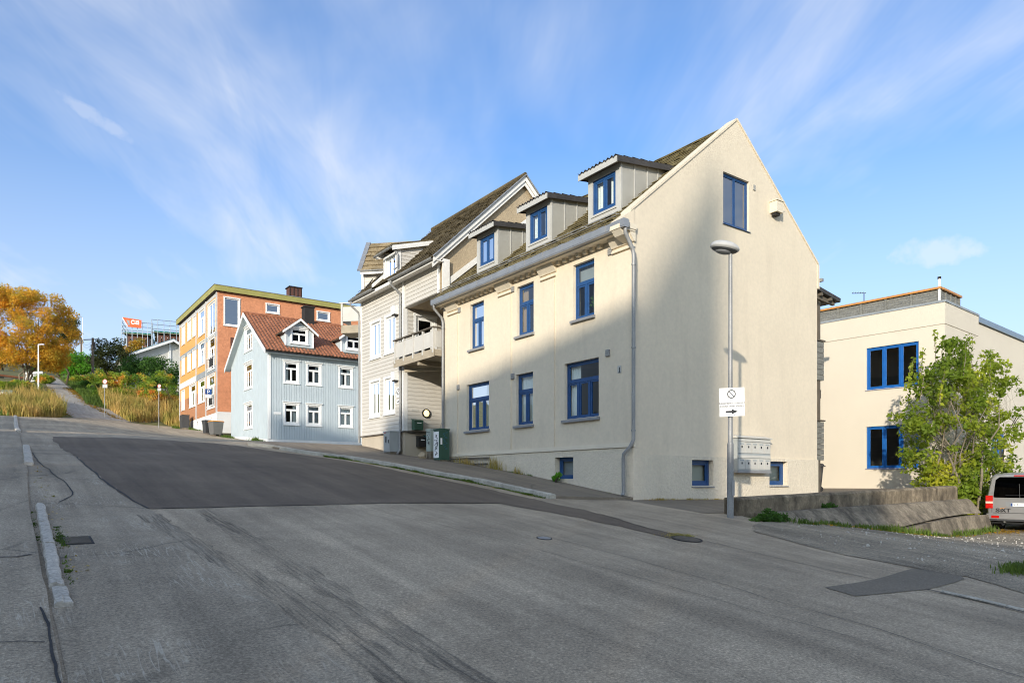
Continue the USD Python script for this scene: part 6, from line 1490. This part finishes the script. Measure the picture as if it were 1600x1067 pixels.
# long shoots at the top
m = M(); r = np.random.default_rng(12); cs = []
for k in range(26):
    a = np.array([27.3 + r.normal(0, 1.2), 10.9 + r.normal(0, .5), r.uniform(4.0, 5.8)]); e = a + [r.normal(0, .35), r.normal(0, .2), r.uniform(.9, 1.9)]
    for q in np.linspace(0, 1, 12): cs.append(a * (1 - q) + e * q)
    limb(m, a, e, .016, .005, 400 + k, .05, 4)
m.build('shoots', MT['bark'], T1)
m = M(); m.add(*leaves(cs, 1700, .10, .14, 5)); m.build('shoot_leaves', MT['mixed_leaf'], T1)
bush('low_shrub', 'dark shaded shrub under the rowan beside the van', (27.2, 10.9, 1.2), (1.1, .5, .7), 24, .4, 2600, .14, MT['mixed_leaf'], 5)

# weeds along the walls and kerbs -------------------------------------------
r = np.random.default_rng(17)
def scatter_line(pts, n, spread):
    p = np.asarray(pts, float); s = np.concatenate([[0], np.cumsum(np.linalg.norm(np.diff(p, axis=0), axis=1))])
    t_ = r.uniform(0, s[-1], n); t_ = t_ + .25 * np.sin(t_ * 5.3)
    return np.column_stack([np.interp(t_, s, p[:, k]) + r.normal(0, spread, n) for k in (0, 1)])
def stuff(name, label, mesh, mat): M().add(*mesh).build(name, mat, None, label=label, kind='stuff', cat='plants')
stuff('wall_weeds', 'green weeds growing along the foot of the concrete walls', blades(scatter_line([(14.2, 9.0), (15.8, 8.85), (18, 8.85), (21, 8.95), (25.8, 9.1)], 1500, .12), .17, .012, .8, 1), MT['weed'])
stuff('kerb_moss', 'moss and grass fringe along the granite kerb', blades(scatter_line([(10.88, 13.6), (10.72, 15.07), (10.5, 16.68), (10.15, 18.15), (9.95, 20.3), (9.72, 22.7), (9.5, 24.8)], 4200, .035), .05, .010, 1.0, 2), MT['weed'])
stuff('kerb_moss', 'moss tufts along both sides of the long white kerb', blades(np.vstack([scatter_line([(.58, 10.2), (.57, 11.6)], 350, .02), scatter_line([(.52, 8.1), (.54, 9.4)], 150, .015), scatter_line([(.28, 10.2), (.30, 13.4)], 500, .04), r.normal([.58, 10.45], [.04, .2], (300, 2))]), .025, .008, 1.0, 3), MT['weed'])
stuff('facade_weeds', 'dry and green weeds along the foot of the cream facade', blades(np.vstack([scatter_line([(13.36, 13.3), (13.36, 22)], 900, .03), r.normal([13.3, 21.0], [.03, .4], (260, 2)), r.normal([13.3, 18.6], [.03, .3], (260, 2))]), .10, .008, .7, 4), MT['weed'])
stuff('facade_weeds', 'tall dry grass stalks at the middle of the cream facade', blades(np.vstack([r.normal([13.28, 18.0], [.04, .1], (70, 2)), r.normal([13.28, 21.2], [.04, .4], (160, 2)), r.normal([13.28, 19.3], [.04, .3], (120, 2))]), .34, .007, .4, 5), MT['dry_grass'])
bush('basement_plant', 'bright green plant before the basement window of the facade', (13.25, 16.0, 2.12), (.12, .18, .10), 10, .09, 420, .07, MT['bright_leaf'], 9, 'plant')
bush('lamp_weeds', 'leafy green weeds around the foot of the street lamp', (14.0, 9.35, 1.18), (.75, .28, .14), 26, .12, 1900, .075, MT['green_leaf'], 10, 'plant')
bush('wall_plant', 'small green plant rooted on the concrete ledge', (17.6, 10.0, 1.34), (.3, .06, .06), 8, .10, 330, .08, MT['green_leaf'], 11, 'plant')
stuff('gable_weeds', 'sparse dry weeds along the foot of the gable', blades(scatter_line([(13.8, 12.95), (18.2, 12.92)], 500, .04), .08, .008, .8, 6), MT['dry_grass'])
stuff('verge_grass', 'small patch of green grass at the right picture edge', blades(np.vstack([r.normal([13.9, 4.36], [.36, .13], (2400, 2))]), .09, .008, .7, 7), MT['weed'])
stuff('drain_moss', 'brown moss around the manhole at the seam end', blades(r.normal([9.85, 8.45], [.16, .12], (500, 2)), .02, .008, 1.0, 8), MT['dry_grass'])
# stones and litter on the gravel
m = M(); ico = trimesh.creation.icosphere(1, 1.0)
for k in range(420):
    x, y = r.uniform(12.0, 24), r.uniform(4.4, 8.7)
    if x < 12.2 + (y < 5.2) * .4: continue
    s = r.uniform(.006, .020) * (1 + (r.random() < .08)); v = ico.vertices * s * r.uniform(.6, 1.2, 3); v = v + (meshkit.noise(v / s * 2 + k)[:, None] - .5) * s * .4
    m.add(v + [x, y, float(ground(x, y)) + .012 + s * .3], ico.faces)
m.build('loose_stones', MT['pale_stone'], None, label='small pale stones scattered over the gravel lot', kind='stuff', cat='stones')

def litter(pts, size, seed, up=.012):
    q = np.random.default_rng(seed); n = len(pts); a = q.uniform(0, 6.28, n); h = size * q.uniform(.6, 1.3, n)
    z = ground(pts[:, 0], pts[:, 1]) + up
    c = np.column_stack([pts, z]); u = np.column_stack([np.cos(a), np.sin(a), q.normal(0, .25, n)]) * h[:, None]; w = np.column_stack([-np.sin(a), np.cos(a), q.normal(0, .25, n)]) * h[:, None] * .6
    i = np.arange(n)[:, None] * 4
    return np.stack([c - u, c + w, c + u, c - w], 1).reshape(-1, 3), np.vstack([np.hstack([i, i + 1, i + 2]), np.hstack([i, i + 2, i + 3])])
stuff('fallen_leaves', 'yellow leaves fallen along the concrete walls and under the rowan', litter(np.vstack([scatter_line([(14.4, 8.9), (18, 8.75), (26, 9.0)], 260, .18), r.normal([26.2, 8.9], [.6, .25], (320, 2))]), .04, 31, .03), MT['orange_leaf'])
stuff('fallen_leaves', 'leaves and grit gathered along the granite kerb', litter(np.vstack([scatter_line([(10.80, 13.6), (10.6, 15.07), (10.4, 16.68), (10.05, 18.15), (9.8, 20.3), (9.6, 22.7)], 260, .10), scatter_line([(.62, 8.2), (.60, 13.5), (.55, 20)], 120, .07)]), .022, 32), MT['dry_grass'])
stuff('fallen_leaves', 'orange leaves drifted along the right edge of the hill road', litter(np.vstack([scatter_line([(9.0, 77.5), (7.0, 82.5), (6.4, 90), (6.2, 101)], 1500, .28), scatter_line([(4.2, 67), (3.9, 82), (4.1, 100)], 500, .25)]), .09, 33, .03), MT['orange_leaf'])
# ------------------------------------------------------------------ up the hill on the left
r = np.random.default_rng(23)
def gat(px, py, D):
    p = at(px, py, D); return np.array([p[0], p[1], float(ground(p[0], p[1]))])
def crown_tree(name, label, px, D, top_py, width_px, mat, nclump, clump_r, nleaf, leaf, bark='dark_bark', stems=1, seed=0, low=.25, trunk_r=.16, yscale=.8):
    b = gat(px, 620, D); ztop = EYE + (CY - top_py) * D / FPX
    hgt = ztop - b[2]; w = width_px * D / FPX / 2
    cz = b[2] + hgt * (low + (1 - low) / 2)
    return tree(name, label, b, (b[0], b[1], cz), (w * .95, w * .95 * yscale, hgt * (1 - low) / 2 * .95), nclump, clump_r, nleaf, leaf, MT[mat], MT[bark], stems=stems, seed=seed, trunk_r=trunk_r)
def birch_extra(c, r): return c
crown_tree('birch_tree', 'large orange autumn birch with several pale trunks on the left', 42, 79, 438, 148, 'birch_leaf', 190, .85, 46000, .20, 'bark', 6, 41, .12, .13)
crown_tree('birch_tree', 'dim olive tree branch standing right behind the orange birch', 104, 92, 485, 34, 'dark_leaf', 26, .7, 4200, .22, 'dark_bark', 1, 42, .45, .12)
crown_tree('orange_tree', 'orange tree behind the white shed at the left edge', 2, 112, 545, 60, 'birch_leaf', 40, 1.0, 7000, .25, 'dark_bark', 2, 49, .1, .13)
crown_tree('yellow_tree', 'yellowing tree behind the birch at the head of the road', 92, 108, 548, 70, 'orange_leaf', 40, 1.1, 7000, .25, 'dark_bark', 2, 43, .2, .14)
crown_tree('green_tree', 'bright green leafy tree beside the hill road', 120, 104, 550, 60, 'bright_leaf', 50, .9, 9000, .24, 'dark_bark', 2, 44, .12, .14)
crown_tree('olive_tree', 'dark olive brown tree right of the wooden pole', 172, 97, 528, 62, 'dark_leaf', 60, .8, 12000, .22, 'dark_bark', 3, 45, .1, .14)
crown_tree('orange_tree', 'orange turning tree below the scaffolded building', 212, 112, 527, 40, 'orange_leaf', 34, .8, 6000, .24, 'dark_bark', 1, 46, .2, .13)
crown_tree('green_tree', 'broad green tree before the white gabled house', 240, 91, 556, 92, 'green_leaf', 70, .85, 13000, .22, 'dark_bark', 3, 47, .1, .14)
crown_tree('green_tree', 'dark green tree closing the top of the hill road', 80, 135, 566, 60, 'green_leaf', 40, 1.2, 7000, .3, 'dark_bark', 2, 48, .1, .14)
for k, (px, D, py, w, lab, mat) in enumerate([(165, 79, 580, 54, 'red and green hedge shrub left of the round road sign', 'hedge_leaf'), (205, 80, 578, 54, 'red and green hedge shrub in the middle of the bank', 'hedge_leaf'), (248, 78, 581, 60, 'orange and green hedge shrub beside the orange block', 'hedge_leaf'),
        (68, 88, 603, 26, 'reddish shrub left of the hill road', 'hedge_leaf'), (122, 97, 594, 40, 'pale reddish shrub right of the hill road', 'hedge_leaf'), (148, 90, 603, 44, 'low green shrub below the wooden pole', 'green_leaf'), (185, 78, 610, 44, 'low yellow green shrub above the dry grass', 'mixed_leaf'), (6, 72, 628, 40, 'low yellow green bush at the left picture edge', 'mixed_leaf'), (30, 74, 622, 30, 'low brown bush under the birch trunks', 'hedge_leaf')]):
    b = gat(px, 615, D); zt = EYE + (CY - py) * D / FPX; hh = max((zt - b[2]) / 2, .45); w_ = w * D / FPX / 2
    bush('hedge_shrub' if 'hedge' in lab else 'shrub', lab, (b[0], b[1], b[2] + hh), (w_, w_ * .7, hh), 34, .5, 5200, .17, MT[mat], 60 + k, 'shrub')
# dry grass
def patch(poly, n):
    g = Polygon(poly); x0, y0, x1, y1 = g.bounds; out = []
    p = np.column_stack([r.uniform(x0, x1, n * 3), r.uniform(y0, y1, n * 3)])
    return p[shapely.contains_xy(g, p[:, 0], p[:, 1])][:n]
stuff('dry_grass', 'tall dry yellow grass left of the hill road', blades(patch([(.5, 61.5), (1.5, 61.4), (3.3, 63.6), (4.0, 68), (3.8, 80), (-.5, 80), (-1, 66)], 11000), 1.2, .028, .55, 9), MT['dry_grass'])
stuff('dry_grass', 'tall dry yellow grass on the bank left of the orange block', blades(patch([(9.7, 77), (12.8, 79.3), (13.4, 74), (13.55, 69), (15.5, 76.5), (20, 84), (12, 92), (8.4, 92), (8.2, 84)], 11000), 1.35, .028, .55, 10), MT['dry_grass'])
stuff('roadside_grass', 'green and yellow grass along the edges of the hill road', blades(np.vstack([patch([(6.6, 83), (10, 83), (9, 105), (6.5, 125)], 6000), patch([(-8, 61.8), (1, 62), (2.5, 84), (3.6, 100), (-8, 95)], 9000)]), .45, .022, .6, 11), MT['weed'])
stuff('roadside_grass', 'short green weeds at the near corner of the orange block', blades(np.vstack([r.normal([13.4, 72.5], [.25, 1.2], (700, 2)), r.normal([13.55, 55.5], [.15, .6], (400, 2)), r.normal([13.5, 47.5], [.1, .6], (300, 2)), r.normal([13.2, 65], [.12, 1.0], (300, 2))]), .22, .016, .6, 12), MT['weed'])
# lamp, poles, signs
b = gat(60, 612, 72); t = thing('street_lamp', 'slim white street lamp with short arm by the dry grass', 'street lamp', b)
M().tube([(0, 0, -.2), (0, 0, 5.15)], [.075, .05], 8).build('pole', MT['sign_white'], t, local=True)
M().tube([(0, 0, 5.12), (.25, -.18, 5.14), (.48, -.34, 5.13)], .05, 6).build('arm', MT['sign_white'], t, local=True)
b = gat(145, 590, 86); t = thing('utility_pole', 'grey wooden utility pole with crossarm beside the olive tree', 'utility pole', b); zt = EYE + (CY - 528) * 86 / FPX - b[2]
M().tube([(0, 0, -.3), (0, 0, zt)], [.17, .13], 9).build('pole', MT['pole_wood'], t, local=True)
M().beam((-.9, .5, zt - .25), (.5, -.3, zt - .15), .1, .1).build('crossarm', MT['pole_wood'], t, local=True)
M().tube([(.14, -.1, zt - 1.3), (.14, -.1, zt - .5)], .16, 8).build('transformer', MT['dark_plastic'], t, local=True)
poleA = b + [0, 0, zt - .2]
b = gat(127, 560, 122); t = thing('utility_pole', 'distant dark utility pole left of the wooden one', 'utility pole', b); zt = EYE + (CY - 528) * 122 / FPX - b[2]
M().tube([(0, 0, -.3), (0, 0, zt)], [.18, .14], 8).build('pole', MT['pole_wood'], t, local=True)
M().beam((-.9, .5, zt - .3), (.8, -.5, zt - .3), .1, .1).build('crossarm', MT['pole_wood'], t, local=True)
poleB = b + [0, 0, zt - .3]
b = gat(129, 560, 128); t = thing('flag_pole', 'thin tall white mast above the green tree', 'mast', b); zt = EYE + (CY - 497) * 128 / FPX - b[2]
M().tube([(0, 0, 0), (0, 0, zt)], [.07, .045], 8).build('pole', MT['sign_white'], t, local=True); M().box(-.09, .09, -.09, .09, zt, zt + .1).build('knob', MT['sign_white'], t, local=True)
for k, (a, b_) in enumerate([(poleA, poleB), (poleA + [0, 0, -.4], poleB + [0, 0, -.4]), (poleB, poleB + [-30, 60, 12])]):
    q = np.linspace(0, 1, 14)[:, None]; p = a * (1 - q) + b_ * q - [0, 0, 1] * (4 * q * (1 - q)) * .8
    M().tube(p, .02, 4).build('overhead_wire', MT['black_plastic'], None, label=['upper wire between the two utility poles', 'lower wire between the two utility poles', 'wire running uphill from the distant pole'][k], cat='wire')
def road_sign(px, D, py, label, r0, plate, ring=True):
    b = gat(px, 630, D); zt = EYE + (CY - py) * D / FPX - b[2]
    t = thing('road_sign', label, 'road sign', b, 180 - 144)
    M().tube([(0, .06, -.2), (0, .06, zt + r0)], .035, 7).build('post', MT['galv'], t, local=True)
    rot = trimesh.transformations.rotation_matrix(math.pi / 2, [1, 0, 0])
    rot2 = trimesh.transformations.rotation_matrix(math.radians(-72), [0, 0, 1]) @ rot
    c = trimesh.creation.cylinder(r0 * .72, .03, sections=20, transform=rot2); c.apply_translation([0, 0, zt]); M().mesh(c).build('disc', MT['sign_white'], t, local=True)
    c = trimesh.creation.annulus(r0 * .72, r0, .035, transform=rot2); c.apply_translation([0, 0, zt]); M().mesh(c).build('ring', MT['red_sign'], t, local=True)
    c = trimesh.creation.box([r0 * 1.5, .012, r0 * .22], transform=trimesh.transformations.rotation_matrix(math.radians(-72), [0, 0, 1]) @ trimesh.transformations.rotation_matrix(math.radians(40), [0, 1, 0])); 
    c.apply_translation(np.array([-.030 * math.sin(math.radians(72)), -.030 * math.cos(math.radians(72)), 0]) + [0, 0, zt]); M().mesh(c).build('bar', MT['red_sign'], t, local=True)
    if plate:
        c = trimesh.creation.box([r0 * 2.0, .02, r0 * 1.5], transform=trimesh.transformations.rotation_matrix(math.radians(-72), [0, 0, 1])); c.apply_translation([0, 0, zt - r0 * 1.95]); M().mesh(c).build('plate', MT['column_grey'], t, local=True)
road_sign(164, 66, 596, 'round red ringed road sign with white plate by the hill road', .22, True)
road_sign(249, 63, 603, 'red and white road sign in the grass near the orange block', .16, True)
# green skip and garden things at the left edge
b = gat(4, 650, 62); t = thing('green_container', 'dark green container with red and white poster at the left edge', 'container', b, -25)
M().box(-1.6, 1.0, -.5, .5, .12, .95).build('body', MT['green_plastic'], t, local=True); M().box(-1.65, 1.05, -.55, .55, .952, 1.02).build('rim', MT['green_plastic'], t, local=True)
for x in (-1.3, .7): M().box(x - .1, x + .1, -.45, .45, 0, .118).build('skid', MT['black_plastic'], t, local=True)
p = M().box(-.30, .55, -.53, -.505, .25, .85).build('poster', MT['sign_white'], t, local=True)
for (x, z_, w_) in ((-.2, .62, .14), (.05, .55, .16), (.3, .68, .1)): M().box(x, x + w_, -.536, -.5305, z_ - .1, z_ + .1).build('red_patch', MT['red_sign'], p, local=True)
b = gat(20, 605, 90); t = thing('white_shed', 'low white shed behind the birch trunks', 'shed', b, 22)
ze = EYE + (CY - 590) * 90 / FPX - b[2]
M().box(-4, 1.6, 0, 4, -.3, ze).build('wall', MT['house_white'], t, local=True); M().box(-4.2, 1.8, -.25, 4.2, ze + .005, ze + .22).build('roof', MT['red_tile'], t, local=True)
M().box(-2.6, -1.0, -.03, -.003, 0.1, ze - .5).build('door', MT['grey_plastic'], t, local=True)
a, b2 = gat(38, 612, 86), gat(66, 612, 92); t = thing('picket_fence', 'white picket fence right of the birch trunks', 'fence', a)
for k in range(26):
    p = a + (b2 - a) * k / 25; p[2] = float(ground(p[0], p[1]))
    M().box(p[0] - .04, p[0] + .04, p[1] - .02, p[1] + .02, p[2], p[2] + 1.25).build('picket', MT['sign_white'], t)
for h_ in (.35, .95): M().beam(a + [0, .04, h_], b2 + [0, .04, h_], .04, .08).build('rail', MT['sign_white'], t)
# white gabled house
b = gat(252, 600, 103); b[2] -= 1
t = thing('gabled_house', 'white house with teal roof edge between trees and orange block', 'house', b, 10)
zr, zl, zr2 = EYE + (CY - 528) * 103 / FPX - b[2], EYE + (CY - 549) * 103 / FPX - b[2], EYE + (CY - 544) * 103 / FPX - b[2]
PHs = Plane((0, 0, 0), (1, 0, 0), (0, -1, 0))
M().poly(PHs, Polygon([(-4.0, -1), (5.2, -1), (5.2, zr - 2.2), (1.5, zr - .25), (-4.0, zr - 2.9)]), -7, 0).build('wall', MT['house_white'], t, local=True)
for (x0, z0, x1, z1) in ((1.5, zr, -4.8, zr - 3.05), (1.5, zr, 6.0, zr - 2.4)):
    M().hexa([(x, y, z_ + k) for x, z_ in ((x0, z0), (x1, z1)) for y in (-.7, 7.4) for k in (-.16, .05)]).build('roof', MT['teal_roof'], t, local=True)
    M().hexa([(x, y, z_ + k) for x, z_ in ((x0, z0), (x1, z1)) for y in (-.76, -.705) for k in (-.42, -.05)]).build('barge_board', MT['sign_white'], t, local=True)
M().box(1.05, 1.35, -.10, .0, 0, zr - .6).build('corner_board', MT['sign_white'], t, local=True); M().box(-3.9, 1.04, -.12, .0, zr - 4.2, zr - 4.0).build('band', MT['sign_white'], t, local=True)
w_ = M().box(3.0, 3.7, -.06, -.002, zr - 5.2, zr - 3.6).build('window', MT['sign_white'], t, local=True); M().box(3.06, 3.64, -.07, -.061, zr - 5.1, zr - 3.7).build('pane', MT['sign_blue'], w_, local=True)
# scaffolded building on the skyline
def scaff(px0, px1, pyroof, pyrail, D, label, rot, depth_):
    b = gat((px0 + px1) / 2, 560, D); w_ = (px1 - px0) * D / FPX / 2; zr_ = EYE + (CY - pyroof) * D / FPX - b[2]; zt_ = EYE + (CY - pyrail) * D / FPX - b[2]
    t = thing('scaffolded_building', label, 'building', b, rot)
    M().box(-w_ + .8, w_ - .8, .9, depth_, -3, zr_ - .3).build('wall', MT['brick_brown'], t, local=True)
    M().box(-w_ + .4, w_ - .4, .5, depth_ + .4, zr_ - .295, zr_ + .15).build('roof_edge', MT['green_net'], t, local=True)
    s = M()
    xs_ = np.linspace(-w_, w_, 7)
    for y in (0.0, depth_ + .8): pass
    for x in xs_: M().tube([(x, 0, -3), (x, 0, zt_)], .075, 5).build('scaffold_pole', MT['steel'], t, local=True)
    for y in np.linspace(depth_ / 3, depth_, 3): M().tube([(-w_, y, -3), (-w_, y, zt_)], .075, 5).build('scaffold_pole', MT['steel'], t, local=True)
    for z_ in (zr_ + .35, (zr_ + zt_) / 2 + .1, zt_ - .1):
        M().tube([(-w_, 0, z_), (w_, 0, z_)], .055, 5).build('guard_rail', MT['steel'], t, local=True); M().tube([(-w_, 0, z_), (-w_, depth_, z_)], .055, 5).build('guard_rail', MT['steel'], t, local=True)
    for z_ in (zr_ - .2, zr_ - 2.6, zr_ - 5): M().box(-w_, w_, .05, .85, z_ - .06, z_).build('scaffold_deck', MT['deck_wood'], t, local=True)
    for k, (x0, x1) in enumerate(zip(xs_[:-1], xs_[1:])):
        wn_ = M().box(x0 + .5, x1 - .4, .84, .896, zr_ - 2.2, zr_ - .9).build('window', MT['sign_white'], t, local=True)
        M().box(x0 + .6, x1 - .5, .82, .838, zr_ - 2.1, zr_ - 1.0).build('pane', MT['soot'], wn_, local=True)
    return t, zr_, zt_, b
t, zr_, zt_, b = scaff(193, 236, 520, 503, 132, 'brown building under scaffolding with a green roof edge, left one', -14, 9)
scaff(240, 292, 519, 501, 126, 'brown building under scaffolding with a green roof edge, nearer the orange block', -10, 9)
pb = at(203, 505.5, 131); t = thing('site_banner', 'torn orange banner with pale print on the scaffolding', 'banner', pb, -14)
PBn = Plane((0, 0, 0), (1, 0, 0), (0, -1, 0))
M().poly(PBn, Polygon([(-1.25, 1.1), (1.95, .8), (1.9, -.75), (-.35, -.65), (-.35, -.35)]), .0, .03).build('cloth', MT['banner'], t, local=True)
M().hexa([PBn(u, w2, z_) for u, z0 in ((-1.3, 1.12), (-.42, -.45)) for w2 in (.031, .045) for z_ in (z0 - .22, z0)]).build('white_edge', MT['sign_white'], t, local=True)
M().text(PBn, 'ca', .85, .035, -.05, .95, bold=True).build('lettering', MT['sign_white'], t, local=True)
M().poly(PBn, Polygon([(-.6, .6), (-.1, .6), (.0, -.3), (-.25, -.3)]), .031, .04).build('grey_print', MT['band_grey'], t, local=True)

# ------------------------------------------------------------------ buildings down the street behind the viewer; they shade the road
PX, QX = np.array([.557, -.831]), np.array([.831, .558])
def town(name, label, p0, p1, h0, q0=-46.0, depth_=13.0, gable=None, mat='plinth_beige'):
    """a house across p0..p1 (metres across the sunlight), roof top so high that its shadow line passes h0 above the eye point"""
    zt = EYE + h0 + .2586 * abs(q0)
    c = PX * (p0 + p1) / 2 + QX * (q0 - depth_ / 2); zg = float(ground(c[0], c[1])) - 2
    t = thing(name, label, 'building', (c[0], c[1], zg), math.degrees(math.atan2(PX[1], PX[0])))
    w_ = (p1 - p0) / 2; h = zt - zg
    P2 = Plane((0, 0, 0), (1, 0, 0), (0, 1, 0))
    if gable:
        M().poly(P2, Polygon([(-w_, 0), (w_, 0), (w_, zt - zg + gable[1]), (-w_, zt - zg + gable[0])]), -depth_ / 2, depth_ / 2).build('wall', MT[mat], t, local=True)
    else:
        M().box(-w_, w_, -depth_ / 2, depth_ / 2, 0, h - .3).build('wall', MT[mat], t, local=True)
        M().box(-w_ - .05, w_ + .05, -depth_ / 2 - .2, depth_ / 2, h - .29, h).build('roof', MT['soot'], t, local=True)
    nw = max(int(w_ * 2 / 3.2), 1)
    for s_ in range(max(int(h / 3.1) - 1, 1)):
        for k in range(nw):
            x = -w_ + (k + .5) * 2 * w_ / nw
            M().box(x - .6, x + .6, depth_ / 2 + .005, depth_ / 2 + .05, 1.2 + s_ * 3.1, 2.7 + s_ * 3.1).build('window', MT['soot'], t, local=True)
G = None
town('apartment_block', 'tall town building behind the viewer, far left of the row', -64, -34.6, 13.3)
town('apartment_block', 'tower of the town row behind the viewer', -30.9, -22.5, 14.3)
town('apartment_block', 'two storey gap building of the town row behind the viewer', -34.5, -31.0, 6.2)
town('apartment_block', 'low link building of the town row behind the viewer', -22.4, -15.9, 7.6)
town('apartment_block', 'long flat building of the town row behind the viewer', -15.8, -3.4, 9.6)
town('apartment_block', 'building with steep lean-to roof behind the viewer', -3.35, -1.25, 9.0, gable=(0.3, 6.3))
town('apartment_block', 'low shop building behind the viewer', -1.2, 3.1, 4.85, gable=(0, .85))
town('apartment_block', 'lowest building of the row behind the viewer', 3.15, 46, 3.55)
